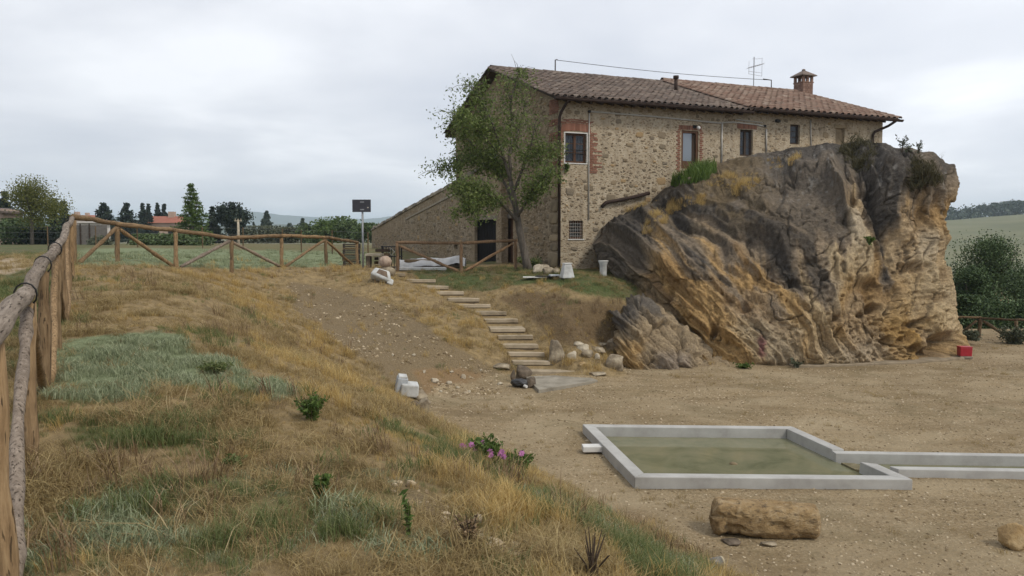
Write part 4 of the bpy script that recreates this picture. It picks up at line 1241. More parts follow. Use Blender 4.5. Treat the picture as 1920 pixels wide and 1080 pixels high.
lt = lt * (1 - .55 * pitcol[..., None]) + np.array([.17, .105, .05]) * .55 * pitcol[..., None]
md = np.array([.27, .215, .152]); k1 = sst(.08, .55, dk)[..., None]; k2 = sst(.4, .95, dk)[..., None]
colr = (lt * (1 - k1) + md * k1) * (1 - k2) + ck * k2
# soil and dead grass held on the sloping shoulder
shoulder = (sst(3.6, 4.6, Ty) * sst(.5, -1.2, Sx) * sst(1195, 1235, PX) * sst(.1, .45, fbm(Sx * 1.0, Ty * 1.6, 4, 4, 66) + .12))[..., None]
colr = colr * (1 - .6 * crack[..., None]) + np.array([.06, .05, .038]) * .6 * crack[..., None]
colr = colr * (1 - .65 * shoulder) + np.array([.17, .125, .065]) * .65 * shoulder
pil = (np.exp(-((PX - 1186) / 16) ** 2 - ((PY - 540) / 34) ** 2) * (.6 + .8 * blot.clip(-.5, .5)))[..., None].clip(0, 1)
colr = colr * (1 - .75 * pil) + np.array([.30, .235, .15]) * .75 * pil
stain = (np.exp(-(((PX - 1424) / 9) ** 2 + ((PY - 655) / 22) ** 2) ** 2) * sst(-.5, .3, fbm(Sx * 9, Ty * 9, 0, 3, 67) + .25))[..., None]
colr = colr * (1 - .8 * stain) + np.array([.23, .085, .10]) * .8 * stain
m, t, b = newmat('sandstone')
a_ = N(t, 'ShaderNodeVertexColor', layer_name='stone')
v = ocoord(t)
h1, h2 = noise(t, v, 7, 7, .72), noise(t, v, 30, 5, .7)
c = mix(t, 1.0, a_.outputs[0], ramp(t, h1, [(.3, (.55, .53, .51)), (.52, (1.0, .98, .96)), (.72, (1.5, 1.46, 1.4))]), 'MULTIPLY')
c = mix(t, .7, c, ramp(t, h2, [(.3, (.72, .70, .68)), (.6, (1.1, 1.1, 1.1))]), 'MULTIPLY')
L(t, c, b.inputs['Base Color']); b.inputs['Roughness'].default_value = .95; b.inputs['Specular IOR Level'].default_value = .12
bump(t, b, mathn(t, 'ADD', h1, mathn(t, 'MULTIPLY', h2, .7)), 1.0, .09)
M_SAND = m
rbase = PZ(1500, 690, 0)
rock = thing('sandstone_outcrop', 'huge ochre and grey weathered sandstone rock carrying the farmhouse', 'rock', rbase)
ro = gridmesh('rock_face', V3 - np.array(rbase), nuu, nvv, M_SAND, rock, attrs={'stone': colr})
RV = V3
# ---- lower spur at the left foot
nu2, nv2 = 150, 90
U2, V2 = np.meshgrid(np.linspace(0, 1, nu2), np.linspace(0, 1, nv2))
tp2 = lerp_tab(U2, [(0, 596), (.03, 582), (.1, 574), (.2, 566), (.35, 572), (.5, 590), (.65, 612), (.8, 640), (.92, 664), (1, 682)])
bs2 = lerp_tab(U2, [(0, 700), (.2, 699), (.5, 694), (1, 690)])
p2y = bs2 + (tp2 - bs2) * V2
l2 = lerp_tab(p2y, [(566, 1146), (600, 1144), (640, 1150), (700, 1160)])
p2x = l2 + (1392 - l2) * U2
D2 = 20.7 + 1.6 * V2 ** 1.4 + .5 * U2 + .9 * np.exp(-U2 / .03) + 1.6 * np.clip(V2 - .9, 0, 1) * 6
kk = _c + (CY - p2y) / F * _s
B2 = np.stack([(p2x - CX) / F / kk * D2, D2, EYE + (-_s + (CY - p2y) / F * _c) / kk * D2], -1)
s2, t2 = (p2x - 1460) / 66, (692 - p2y) / 66
back = [B2[-1:] + np.array([0, .25, -.03 * i]) * (i + 1) for i in range(12)]
B2 = np.concatenate([B2] + back); s2 = np.concatenate([s2] + [s2[-1:]] * 12); t2 = np.concatenate([t2] + [t2[-1:] + .15 * (i + 1) for i in range(12)])
lw = [B2[:, :1] + np.array([.04, .2, 0]) * (i + 1) for i in range(10)][::-1]
B2 = np.concatenate(lw + [B2], 1); s2 = np.concatenate([s2[:, :1] - .1 * (10 - i) for i in range(10)] + [s2], 1); t2 = np.concatenate([t2[:, :1]] * 10 + [t2], 1)
N2 = normals(np.stack([blur(B2[..., i], 8) for i in range(3)], -1)); N2 = -N2 if N2[40, 60, 1] > 0 else N2
q2 = s2 + t2 * 1.0
sw = (q2 * 5.5 + .8 * fbm(s2 * 1.2, t2 * 1.2, 0, 3, 80)) % 1.0; sw = np.where(sw < .75, sw / .75, (1 - sw) / .25)
wf1, wf2, wid = worley(q2 * 2.2, (t2 - s2 * .5) * 1.0, 121)
d2 = .12 * wid - .10 * sst(.09, 0, wf2 - wf1) + .13 * (sw - .5) + .10 * rid(fbm(q2 * 1.8, (t2 - s2 * .5) * .4, 0, 3, 81)) + .05 * fbm(s2 * 5, t2 * 5, 0, 3, 82)
B2 = B2 + N2 * d2[..., None]
B2[0, :, 2] = -.12
gk = sst(-.1, .5, fbm(q2 * 1.6, (t2 - s2 * .5) * .5, 0, 4, 83) + sst(1.1, 2.2, t2) * .7 - .24)[..., None]
oc2 = sst(.2, -.2, np.abs(s2 + 4.3) - .45 + .2 * fbm(s2 * 3, t2 * 3, 0, 2, 84))[..., None] * sst(1.1, .5, t2)[..., None]
c2 = np.array([.38, .30, .195]) * (1 - gk) + np.array([.17, .15, .125]) * gk
c2 = c2 * (1 - oc2) + np.array([.47, .325, .155]) * oc2
pk = sst(.3, .0, np.abs(s2 + 3.0) - .35)[..., None] * sst(.7, .3, t2)[..., None]
c2 = c2 * (1 - .6 * pk) + np.array([.33, .285, .245]) * .6 * pk
gridmesh('rock_spur', B2 - np.array(rbase), B2.shape[1], B2.shape[0], M_SAND, rock, attrs={'stone': c2})
# pale ledge along the foot of the rock
led = [PZ(px, py, .0) for px, py in ((1490, 690), (1560, 688), (1640, 685), (1720, 682), (1770, 678), (1815, 673))]
mb = MB()
for a_, b_ in zip(led[:-1], led[1:]):
    up_ = Vector((0, 0, .055)); bk_ = Vector((-.05, .55, 0)); dn_ = Vector((0, 0, -.1))
    mb.prism([a_ + dn_, b_ + dn_, b_ + bk_ + dn_, a_ + bk_ + dn_], [a_ + up_, b_ + up_, b_ + bk_ + up_, a_ + bk_ + up_])
mb.build('foot_ledge', simple('ledge_concrete', [(.17, .135, .088), (.25, .20, .135), (.32, .265, .19)], scale=3, bscale=30), rock, off=rbase, bevel=.015)

# ================================================================ POOL
M_CONC = simple('pale_concrete', [(.29, .28, .26), (.37, .362, .34), (.43, .425, .40)], scale=2.2, rough=.85, bscale=60, bd=.004, bs=.25)
M_CONCI = simple('stained_concrete', [(.20, .205, .20), (.29, .295, .285), (.36, .36, .345)], scale=4, rough=.8, bscale=50, bd=.004, bs=.25)
pc = sum((Vector(p) for p in POOLQ), Vector()) / 4; pc.z = 0
pool = thing('shallow_pool', 'shallow rectangular concrete pool of murky green water on the gravel', 'pool', pc)
def inset(poly, d):
    n_ = len(poly); out = []
    c0 = sum((Vector(p) for p in poly), Vector()) / n_
    lines = []
    for i in range(n_):
        a, b_ = Vector(poly[i]), Vector(poly[(i + 1) % n_]); dr_ = (b_ - a).normalized(); nn = Vector((-dr_.y, dr_.x, 0))
        if (c0 - a).dot(nn) < 0: nn = -nn
        lines.append((a + nn * d, dr_))
    for i in range(n_):
        a, d1 = lines[i - 1]; b_, d2_ = lines[i]
        cr = d1.x * d2_.y - d1.y * d2_.x
        k = ((b_.x - a.x) * d2_.y - (b_.y - a.y) * d2_.x) / cr
        out.append(a + d1 * k)
    return out
PI_ = inset(POOLQ, .185)
Q = [Vector((p.x, p.y, 0)) for p in POOLQ]; I_ = [Vector((p.x, p.y, 0)) for p in PI_]
ZT, ZB = .16, -.6
def wallseg(o0, o1, i1, i0, name, zt=ZT, taper=None):
    z0 = Vector((0, 0, ZB)); zt_ = Vector((0, 0, zt))
    return MB().prism([o0 + z0, o1 + z0, i1 + z0, i0 + z0], [o0 + zt_, o1 + zt_, i1 + zt_, i0 + zt_])
e_ = .0015
wallseg(Q[0], Q[1], I_[1], I_[0], '').build('pool_wall', M_CONC, pool, off=pc, bevel=.012)
wallseg(Q[3], I_[3], I_[2], Q[2], '').build('pool_wall', M_CONC, pool, off=pc, bevel=.012)
def lp(a, b_, k): return a + (b_ - a) * k
wallseg(lp(Q[0], Q[3], .0 + e_), lp(Q[0], Q[3], 1 - e_), lp(I_[0], I_[3], 1 - e_), lp(I_[0], I_[3], e_), '').build('pool_wall', M_CONC, pool, off=pc, bevel=.012)
gA = PZ(1572, 853, .16); gB = PZ(1600, 864, .16)
kA = (Vector((gA.x, gA.y, 0)) - Q[1]).dot((Q[2] - Q[1]).normalized()) / (Q[2] - Q[1]).length
kB = kA + .13
for k0, k1, sl in ((e_, kA, 1), (kB, 1 - e_, -1)):
    o0, o1, i0, i1 = lp(Q[1], Q[2], k0), lp(Q[1], Q[2], k1), lp(I_[1], I_[2], k0), lp(I_[1], I_[2], k1)
    lo = [p + Vector((0, 0, ZB)) for p in (o0, o1, i1, i0)]
    a, b_ = .0, .10
    t0, t1 = (0, .16) if sl == 1 else (.14, 0)
    hi = [lp(o0, o1, t0) + Vector((0, 0, ZT)), lp(o1, o0, t1) + Vector((0, 0, ZT)), lp(i1, i0, t1) + Vector((0, 0, ZT)), lp(i0, i1, t0) + Vector((0, 0, ZT))]
    MB().prism(lo, hi).build('pool_wall', M_CONC, pool, off=pc, bevel=.012)
o0, o1, i0, i1 = lp(Q[1], Q[2], kA), lp(Q[1], Q[2], kB), lp(I_[1], I_[2], kA), lp(I_[1], I_[2], kB)
MB().prism([p + Vector((0, 0, ZB)) for p in (o0, o1, i1, i0)], [p + Vector((0, 0, .015)) for p in (o0, o1, i1, i0)]).build('overflow_sill', simple('algae_stone', [(.10, .085, .045), (.19, .16, .09)], scale=9), pool, off=pc)
mb = MB(); zf = Vector((0, 0, -.32))
mb.add([p + zf for p in I_], [(0, 1, 2, 3)]).build('pool_floor', M_CONCI, pool, off=pc)
m, t, b = newmat('murky_water')
v = ocoord(t)
c = ramp(t, noise(t, v, 1.6, 5, .65, .6), [(.3, (.115, .12, .068)), (.5, (.165, .162, .096)), (.7, (.205, .188, .115))])
L(t, c, b.inputs['Base Color']); b.inputs['Roughness'].default_value = .06; b.inputs['IOR'].default_value = 1.333; b.inputs['Specular IOR Level'].default_value = .5
bump(t, b, noise(t, v, 5, 3, .5), .06, .02)
M_WATER = m
wz = -.012
J = inset(POOLQ, .183)
ww_ = MB().add([Vector((p.x, p.y, wz)) for p in J], [(0, 1, 2, 3)]).build('water', M_WATER)
tag(ww_, 'still murky olive water filling the rectangular pool', 'water', kind='structure')
# spout block through the left wall
s0_, s1_ = PZ(1090, 836, .12), PZ(1132, 836, .12)
cs = (s0_ + s1_) / 2 + Vector((.06, .04, 0))
MB().box((cs.x, cs.y, .075), (.44, .20, .09), rz=.05).build('inlet_spout', M_WHITE, pool, off=pc, bevel=.008)
MB().tube([(cs.x + .12, cs.y - .125, .03), (cs.x + .12, cs.y - .02, .03)], .022, 8).build('inlet_pipe', M_BLACK, pool, off=pc)
st = PZ(1375, 870, wz)
tag(blob('submerged_stone', (.13, .1, .07), simple('wet_stone', [(.12, .09, .05), (.22, .17, .1)]), 9, 3, .15, 1.2, None, (st.x, st.y, wz - .005)), 'small wet stone breaking the surface of the pool', 'stone')
# channel
chc = Vector(((CHB[0].x + CHF[0].x) / 2, (CHB[0].y + CHF[0].y) / 2, 0))
chan = thing('water_channel', 'narrow concrete water channel leading right from the pool', 'channel', chc)
for a, b_, s_ in ((CHB[0], CHB[1], -1), (CHF[0], CHF[1], 1)):
    a, b_ = Vector(a), Vector(b_); w_ = Vector((0, .15 * -s_ * -1, 0)) if s_ == -1 else Vector((0, -.0, 0))
    y0 = 0 if s_ == 1 else 0
    off_ = Vector((0, -.15, 0))
    p = [a, b_, b_ + off_, a + off_]
    if s_ == 1: p[0] = a + Vector((.10, 0, 0)); p[3] = a + off_ + Vector((.16, 0, 0))
    n_ = 1
    for i in range(n_):
        q = [lp(p[0], p[1], i / n_), lp(p[0], p[1], (i + 1) / n_), lp(p[3], p[2], (i + 1) / n_), lp(p[3], p[2], i / n_)]
        MB().prism([Vector((x.x, x.y, -.5)) for x in q], [Vector((x.x, x.y, .13)) for x in q]).build('channel_wall', M_CONC, chan, off=chc, bevel=.01)
ca, cb, cc, cd_ = CHB[0] + Vector((-.0, -.148, 0)), CHB[1] + Vector((0, -.148, 0)), CHF[1], CHF[0]
mb = MB().add([(ca.x + .05, ca.y, -.03), (cb.x, cb.y, -.03), (cc.x, cc.y, -.03), (cd_.x + .05, cd_.y, -.03)], [(0, 1, 2, 3)])
tag(mb.build('water', M_WATER), 'shallow dark water standing in the narrow channel', 'water', kind='structure')
# ================================================================ RUSTIC FENCES
def woodmat(name, c0, c1, c2, yaw=None):
    m, t, b = newmat(name)
    v = ocoord(t, (1, 1, 1)); vz = ocoord(t, (9, 9, .9))
    if yaw is not None:                      # grain along a lying pole
        m1_ = N(t, 'ShaderNodeMapping'); m1_.inputs['Rotation'].default_value = (0, 0, yaw); L(t, v, m1_.inputs[0])
        m2_ = N(t, 'ShaderNodeMapping'); m2_.inputs['Scale'].default_value = (11, .7, 11); L(t, m1_.outputs[0], m2_.inputs[0]); vz = m2_.outputs[0]
    n1_ = noise(t, v, 3.2, 4, .6); n2_ = noise(t, vz, 4, 5, .7)
    c = ramp(t, n2_, [(.28, c0), (.5, c1), (.74, c2)])
    c = mix(t, ramp(t, n1_, [(.45, (0, 0, 0)), (.75, (.5, .5, .5))]), c, tuple(.55 * x for x in c0))
    r = rnd(t)
    c = mix(t, 1.0, c, ramp(t, r, [(0, (.78, .76, .74)), (.5, (1, 1, 1)), (1, (1.22, 1.18, 1.1))]), 'MULTIPLY')
    vk_ = N(t, 'ShaderNodeTexVoronoi', Scale=3.1); L(t, v, vk_.inputs['Vector'])
    c = mix(t, ramp(t, vk_.outputs['Distance'], [(.05, (.8, .8, .8)), (.10, (0, 0, 0))]), c, (.05, .03, .018))
    ck_ = ramp(t, noise(t, vz, 7, 3, .5, .3), [(.60, (0, 0, 0)), (.66, (.85, .85, .85))])
    c = mix(t, ck_, c, (.045, .032, .022))
    L(t, c, b.inputs['Base Color']); b.inputs['Roughness'].default_value = .9; b.inputs['Specular IOR Level'].default_value = .15
    bump(t, b, mathn(t, 'SUBTRACT', n2_, ck_), .7, .02)
    return m
M_POLE = woodmat('peeled_pole_wood', (.13, .085, .046), (.245, .165, .092), (.36, .26, .152))
M_POLEG = woodmat('weathered_pole_wood', (.125, .098, .078), (.235, .19, .15), (.36, .30, .245))
M_RAILG = woodmat('weathered_rail_wood', (.125, .098, .075), (.245, .20, .158), (.37, .315, .26), -math.atan2(.46, .89))
M_RAILH = woodmat('peeled_rail_wood', (.13, .085, .046), (.245, .165, .092), (.36, .26, .152), math.atan2(.27, .96))
M_POLED = woodmat('dull_pole_wood', (.085, .058, .035), (.145, .10, .058), (.21, .15, .09))
def pole(a, b, r, mat, name, parent, off, n=None, seg=10, bend=.012, knots=True, wob=.06):
    a, b = Vector(a), Vector(b); ln = (b - a).length; n = n or max(5, int(ln / .14))
    d = (b - a).normalized(); s1_ = d.cross(Vector((0.3, .2, .9))).normalized(); s2_ = d.cross(s1_)
    ph = [random.uniform(0, 6.28) for _ in range(4)]
    pts, rad = [], []
    for i in range(n + 1):
        k = i / n
        o_ = bend * math.sin(k * 3.2 + ph[0]) + .4 * bend * math.sin(k * 9 + ph[1])
        o2 = bend * math.sin(k * 2.6 + ph[2]) + .4 * bend * math.sin(k * 11 + ph[3])
        pts.append(a + (b - a) * k + s1_ * o_ + s2_ * o2)
        kb = .012 * random.random() ** 3 * (1 if knots else 0)
        rad.append(r * (1.03 - .07 * k) + .004 * math.sin(k * 21 + ph[1]) + kb)
    rad[0] *= .93; rad[-1] *= .93
    return MB().tube(pts, rad, seg, wob).build(name, mat, parent, True, off=off)
lpts = [Vector((x, y, gz(x, y))) for x, y in FENCE_L]
bpts = [P(*q) for q in FENCE_B]
for p in bpts: p.z = gz(p.x, p.y)
fpts = lpts + bpts
f0 = fpts[6].copy()
fence = thing('rustic_fence', 'long peeled log fence running back along the slope and turning across the lawn', 'fence', f0)
HT = 1.06
tops = []
for i, p in enumerate(fpts):
    near = i < 7
    r = (.038 if i == 0 else .043) if near else .055
    ht = HT if near else 1.0
    if i >= 8: ht = .97
    pole(p + Vector((0, 0, -.3)), p + Vector((0, 0, ht - .02)), r, M_POLE, 'post', fence, f0, seg=14 if i < 5 else 10)
    tops.append(p + Vector((0, 0, ht + .035)))
def long_rail(idx, r, seg, start=None):
    """one long pole laid over several posts"""
    ctrl = ([start] if start is not None else []) + [tops[i] for i in idx]
    pts, rad = [], []
    ph = [random.uniform(0, 6.28) for _ in range(4)]
    for a, b in zip(ctrl[:-1], ctrl[1:]):
        for k in range(16): pts.append(a.lerp(b, k / 16))
    pts.append(ctrl[-1] + (ctrl[-1] - ctrl[-2]).normalized() * .05)
    out = []
    for k, p in enumerate(pts):
        t_ = k / 16
        out.append(p + Vector((.012 * math.sin(t_ * 3.1 + ph[0]) + .004 * math.sin(t_ * 11 + ph[3]), 0, .012 * math.sin(t_ * 2.3 + ph[1]) + .005 * math.sin(t_ * 9 + ph[2]))))
        rad.append(r * (1 + .05 * math.sin(t_ * 4.3 + ph[2]) + .03 * math.sin(t_ * 13 + ph[0])))
    rad[0] *= .9; rad[-1] *= .88
    return MB().tube(out, rad, seg, .012).build('rail', M_RAILG, fence, True, off=f0)
long_rail([0, 1], .050, 20, tops[0] - (tops[1] - tops[0]) * .95)
long_rail([1, 2, 3], .049, 20)
long_rail([3, 4, 5], .047, 16)
long_rail([5, 6, 7], .047, 14)
for i in range(7, len(fpts) - 1):
    ext = (tops[i + 1] - tops[i]).normalized() * .06
    jit = Vector((0, 0, random.uniform(-.012, .015)))
    pole(tops[i] - ext + jit, tops[i + 1] + ext + jit, .055, M_RAILH, 'rail', fence, f0, n=14, seg=12, bend=.02, wob=.03)
TOPN = [1, 3, 5] + [8, 10, 12]
for i in TOPN:
    for j in (i - 1, i + 1):
        if 0 <= j < len(fpts):
            a, b = fpts[j], fpts[i]
            dirn = (b - a).normalized()
            sd_ = Vector((dirn.y, -dirn.x, 0)) * (.01 if i < 7 else .03)
            pole(a + dirn * (.05 if j == 0 else .13) + sd_ + Vector((0, 0, .02)), b - dirn * .10 + sd_ + Vector((0, 0, (HT if i < 7 else .97) - .06)), .031 if i < 7 else .045, M_POLEG if (j == 0 or i == 10) else M_POLE, 'brace', fence, f0, seg=12)
# wire ties at the near joints
for i in (1, 2, 3):
    MB().tube([tops[i] + Vector((.075 * math.cos(a), 0, .075 * math.sin(a))) for a in np.linspace(0, 6.28, 14)], .006, 5).build('wire_tie', M_BLACK, fence, off=f0)
def small_fence(pts_, label, braces, mat, ht=.98, group=None, rail_r=.052):
    q = [Vector(p) for p in pts_]
    o = q[0].copy(); fn = thing('rustic_fence', label, 'fence', o, group=group)
    for p in q: pole(p + Vector((0, 0, -.25)), p + Vector((0, 0, ht)), .058, mat, 'post', fn, o)
    for a, b in zip(q[:-1], q[1:]): pole(a + Vector((0, 0, ht + .02)) - (b - a).normalized() * .05, b + Vector((0, 0, ht + .02)) + (b - a).normalized() * .05, rail_r, mat, 'rail', fn, o)
    for i, j in braces: pole(q[i] + (q[j] - q[i]).normalized() * .1 + Vector((0, -.04, .05)), q[j] - (q[j] - q[i]).normalized() * .1 + Vector((0, -.04, ht - .08)), .045, mat, 'brace', fn, o)
    return fn
hp = []
for px, D in ((745, 27.6), (865, 27.2), (967, 28.0)):
    x = ray(px, 500)[0] * D; hp.append((x, D, gz(x, D)))
M_POLER = woodmat('reddish_pole_wood', (.12, .075, .045), (.22, .14, .082), (.31, .21, .13))
small_fence(hp, 'short reddish log fence in front of the black plank door', [(1, 0), (1, 2)], M_POLER)
rp = []
for px, D in ((1790, 27.5), (1836, 27.2), (1905, 26.2), (2010, 25.6)):
    x = ray(px, 620)[0] * D; rp.append((x, D, gz(x, D)))
small_fence(rp, 'thin grey log fence under the dark pines at the far right', [(0, 1), (2, 1), (2, 3)], M_POLED, ht=.68, rail_r=.035)
# thin wire fence on the far side of the lawn
wf0 = P(60, 462, 52); M_STALKW = simple('dull_wire', [(.13, .125, .115), (.19, .185, .17)], bs=0)
wf = thing('wire_fence', 'thin wire fence with slim posts across the far lawn', 'fence', wf0)
wp_ = []
for px, D in ((-60, 52), (90, 51), (180, 50), (258, 49), (380, 47), (456, 45), (530, 44), (565, 43), (623, 42), (690, 41)):
    x = ray(px, 460)[0] * D; z = gz(x, D); wp_.append(Vector((x, D, z)))
for p in wp_: MB().tube([p + Vector((0, 0, -.2)), p + Vector((0, 0, 1.25))], .035, 6).build('post', M_POLED, wf, off=wf0)
for hz_ in (.45, .85, 1.2):
    MB().tube([p + Vector((0, 0, hz_)) for p in wp_], .005, 4).build('wire', M_STALKW, wf, off=wf0)

# ================================================================ STEPS
M_STEP = simple('step_stone', [(.22, .178, .12), (.36, .295, .205), (.46, .385, .28)], scale=3.5, vary=.25, bscale=34, bd=.015, bs=.5)
M_EARTH = simple('step_earth', [(.20, .158, .10), (.30, .24, .16), (.40, .33, .225)], scale=8, bscale=40, bd=.02, bs=.6)
M_RISER = simple('step_riser', [(.09, .066, .042), (.15, .112, .072)], scale=6, bscale=30, bd=.01)  # darker than curb and tread: shade of the front faces put into the colour
ns = len(stp)
base_ = PZ(1000, 715, 0)
stairs = thing('stone_steps', 'flight of garden steps climbing the bank from the yard to the house', 'steps', base_)
for i, (xa_, xb_, yl) in enumerate(stp):
    z = stepz(i)
    a, b = stL[i], stR[i]
    dpt = 1.0
    a0 = Vector((a.x, a.y, 0)); b0 = Vector((b.x, b.y, 0)); bk = Vector((-.12, dpt, 0))
    tlt = random.uniform(-.012, .012)
    top_ = [a0 + Vector((0, 0, z)), b0 + Vector((0, 0, z + tlt)), b0 + bk + Vector((0, 0, z + tlt)), a0 + bk + Vector((0, 0, z))]
    s_ = MB().prism([p - Vector((0, 0, .10)) for p in (top_[0], top_[1], lp(top_[1], top_[2], .16), lp(top_[0], top_[3], .16))], [p + Vector((random.uniform(-.01, .01), random.uniform(-.012, .012), random.uniform(-.008, .008))) for p in (top_[0], top_[1], lp(top_[1], top_[2], .16), lp(top_[0], top_[3], .16))]).build('curb_stone', M_STEP, stairs, off=base_, bevel=.012)
    MB().prism([p - Vector((0, 0, .10)) for p in (lp(top_[0], top_[3], .163), lp(top_[1], top_[2], .163), top_[2], top_[3])], [p - Vector((0, 0, .012)) for p in (lp(top_[0], top_[3], .163), lp(top_[1], top_[2], .163), top_[2], top_[3])]).build('tread', M_EARTH, stairs, off=base_)
    ri = [a0 + Vector((.01, .015, z - .101)), b0 + Vector((-.01, .02, z - .101)), lp(b0, b0 + bk, .15) + Vector((-.01, 0, z - .101)), lp(a0, a0 + bk, .15) + Vector((.01, 0, z - .101))]
    MB().prism([p - Vector((0, 0, .2)) for p in ri], ri).build('riser', M_RISER, stairs, off=base_)
lq = [PZ(985, 706, .07), PZ(1090, 702, .07), PZ(1121, 713, .07), PZ(1010, 731, .07)]
MB().prism([Vector((p.x, p.y, -.1)) for p in lq], [Vector((p.x, p.y, .075)) for p in lq]).build('landing_slab', simple('landing_concrete', [(.14, .12, .09), (.235, .21, .165), (.31, .28, .225)], scale=3, bscale=40), stairs, off=base_, bevel=.01)

# ================================================================ LOOSE STONES
M_ROCKG = simple('grey_boulder', [(.10, .08, .055), (.24, .195, .135), (.42, .36, .26)], scale=4, bscale=18, bd=.03, bs=.7)
M_ROCKW = simple('pale_stone', [(.24, .20, .14), (.40, .345, .255), (.52, .46, .36)], scale=5, bscale=26, bd=.02, bs=.6)
M_ROCKO = simple('ochre_block', [(.19, .12, .055), (.33, .225, .105), (.43, .33, .19)], scale=3, bscale=20, bd=.03, bs=.7)
M_ROCKD = simple('dark_stone', [(.05, .04, .03), (.11, .085, .06), (.19, .15, .11)], scale=4, bscale=20, bd=.03, bs=.7)
def rockat(px, py, w_px, h_px, mat, seed, label, cat='stone', group=None, name='stone', rot=0, sharp=.25, dz=.0, aspect=.8, amp=.2, tilt=0):
    p = ground(px, py)
    sc_ = p.y / F
    w, h = w_px * sc_, h_px * sc_
    o = blob(name, (w, w * aspect, h * 1.15), mat, seed, 4 if w_px > 14 else 3, amp, 1.2, None, (p.x, p.y + w * aspect * .4, p.z + h * .42 + dz), (tilt, 0, rot), sharp=sharp, facets=11)
    return tag(o, label, cat, group)
rockat(1043, 686, 38, 46, M_ROCKG, 301, 'tall rough boulder beside the lower steps', 'boulder', name='boulder', sharp=.3)
rockat(1072, 676, 18, 18, M_ROCKW, 302, 'pale stone just right of the tall boulder at the steps')
rockat(1101, 672, 30, 16, M_ROCKG, 303, 'flat grey stone at the middle of the low rubble row')
rockat(1094, 660, 26, 14, M_ROCKW, 304, 'pale flat stone resting at the top of the rubble row')
rockat(1121, 676, 12, 14, M_ROCKW, 305, 'small pale stone between the rubble row and rock spur')
rockat(1122, 662, 30, 12, M_ROCKG, 306, 'long grey slab at the back of the rubble row')
rockat(1132, 650, 26, 8, M_ROCKG, 312, 'thin grey slab lying on the bank above the rubble')
rockat(1085, 650, 20, 9, M_ROCKW, 313, 'small flat stone on the bank above the pale stone')
rockat(1152, 694, 34, 32, M_ROCKG, 307, 'square grey block leaning against the rock spur', sharp=.5)
rockat(1153, 664, 30, 26, M_ROCKG, 308, 'grey block standing above the square block by the spur', sharp=.45)
rockat(1092, 688, 16, 10, M_ROCKO, 309, 'ochre stone at the right end of the lowest step')
rockat(1120, 706, 36, 7, M_ROCKG, 310, 'thin sliver of stone at the edge of the landing slab', sharp=.3)
rockat(983, 712, 34, 26, M_ROCKD, 320, 'brown broken stone behind the black bag by the steps', sharp=.4, rot=.3)
rockat(995, 728, 22, 22, M_ROCKD, 321, 'squarish dark brown stone at the left corner of the landing', sharp=.5)
rockat(962, 716, 10, 24, M_ROCKD, 322, 'upright dark stone standing at the left of the bag', sharp=.2)
rockat(942, 694, 40, 12, M_ROCKG, 323, 'long brown ledge stone on the bank left of the steps', sharp=.4)
rockat(938, 722, 14, 5, M_ROCKW, 324, 'flat pale chip left of the black bag')
gp = 'pale stones washed out of the orange bank'
for i, (px, py, w, h) in enumerate([(815, 719, 17, 10), (868, 711, 12, 9), (843, 722, 12, 7), (826, 736, 8, 5), (858, 729, 9, 5), (902, 697, 6, 6), (795, 700, 7, 6), (880, 736, 7, 4), (775, 668, 8, 5), (736, 668, 6, 5), (846, 700, 8, 5)]):
    lb = ['largest cream stone on the orange bank', 'cream stone high on the orange bank', 'cream stone between the two largest on the orange bank', 'flat cream stone low on the orange bank', 'cream sliver at the lower edge of the orange bank', 'small cream stone near the ledge stone', 'cream stone above the white block', 'lowest cream chip below the orange bank', 'small pale stone on the bare dirt slope', 'pale chip at the left of the bare dirt slope', 'pale chip above the largest cream stone'][i]
    rockat(px, py, w, h, M_ROCKW, 330 + i, lb, group=gp)
rockat(786, 752, 34, 20, M_ROCKG, 350, 'grey slab at the foot of the bank beside the white block', tilt=.3, sharp=.3)
rockat(793, 780, 26, 34, M_ROCKG, 351, 'upright split grey slab at the corner of the bank', tilt=.2, sharp=.3, rot=.5)
rockat(776, 766, 18, 16, M_ROCKD, 352, 'dark jagged stone left of the split slab', sharp=.3)
rockat(806, 792, 8, 6, M_ROCKW, 353, 'small white stone below the split slab')
rockat(893, 985, 26, 18, M_ROCKW, 354, 'pale stone half buried in the dry grass of the near slope', sharp=.2)
# fallen column drum in the foreground
m, t, b = newmat('drum_stone')
v = ocoord(t); v2_ = ocoord(t, (1, 2.4, 2.4))
n1_, n2_, n3_ = noise(t, v, 5, 6, .7, .6), noise(t, v2_, 9, 6, .75), noise(t, v, 40, 4, .7)
c = ramp(t, n1_, [(.3, (.20, .125, .055)), (.5, (.36, .245, .115)), (.7, (.48, .37, .225))])
c = mix(t, ramp(t, n2_, [(.52, (0, 0, 0)), (.66, (.85, .85, .85))]), c, (.075, .055, .036))
L(t, mix(t, .5, c, ramp(t, n3_, [(.3, (.6, .6, .6)), (.65, (1.1, 1.1, 1.1))]), 'MULTIPLY'), b.inputs['Base Color'])
b.inputs['Roughness'].default_value = .95; bump(t, b, mathn(t, 'ADD', n2_, mathn(t, 'MULTIPLY', n3_, .3)), .9, .05)
M_DRUM = m
p = ground(1445, 1016)
lg = P(1547, 1010, p.y).x - P(1340, 1010, p.y).x
nu3, nv3 = 64, 72
A3 = np.linspace(0, 2 * math.pi, nu3); X3 = np.linspace(0, 1, nv3)
AA, XX = np.meshgrid(A3, X3)
endr = np.minimum(1, np.minimum((XX + .0) / .05, (1 - XX) / .06)) ** .5
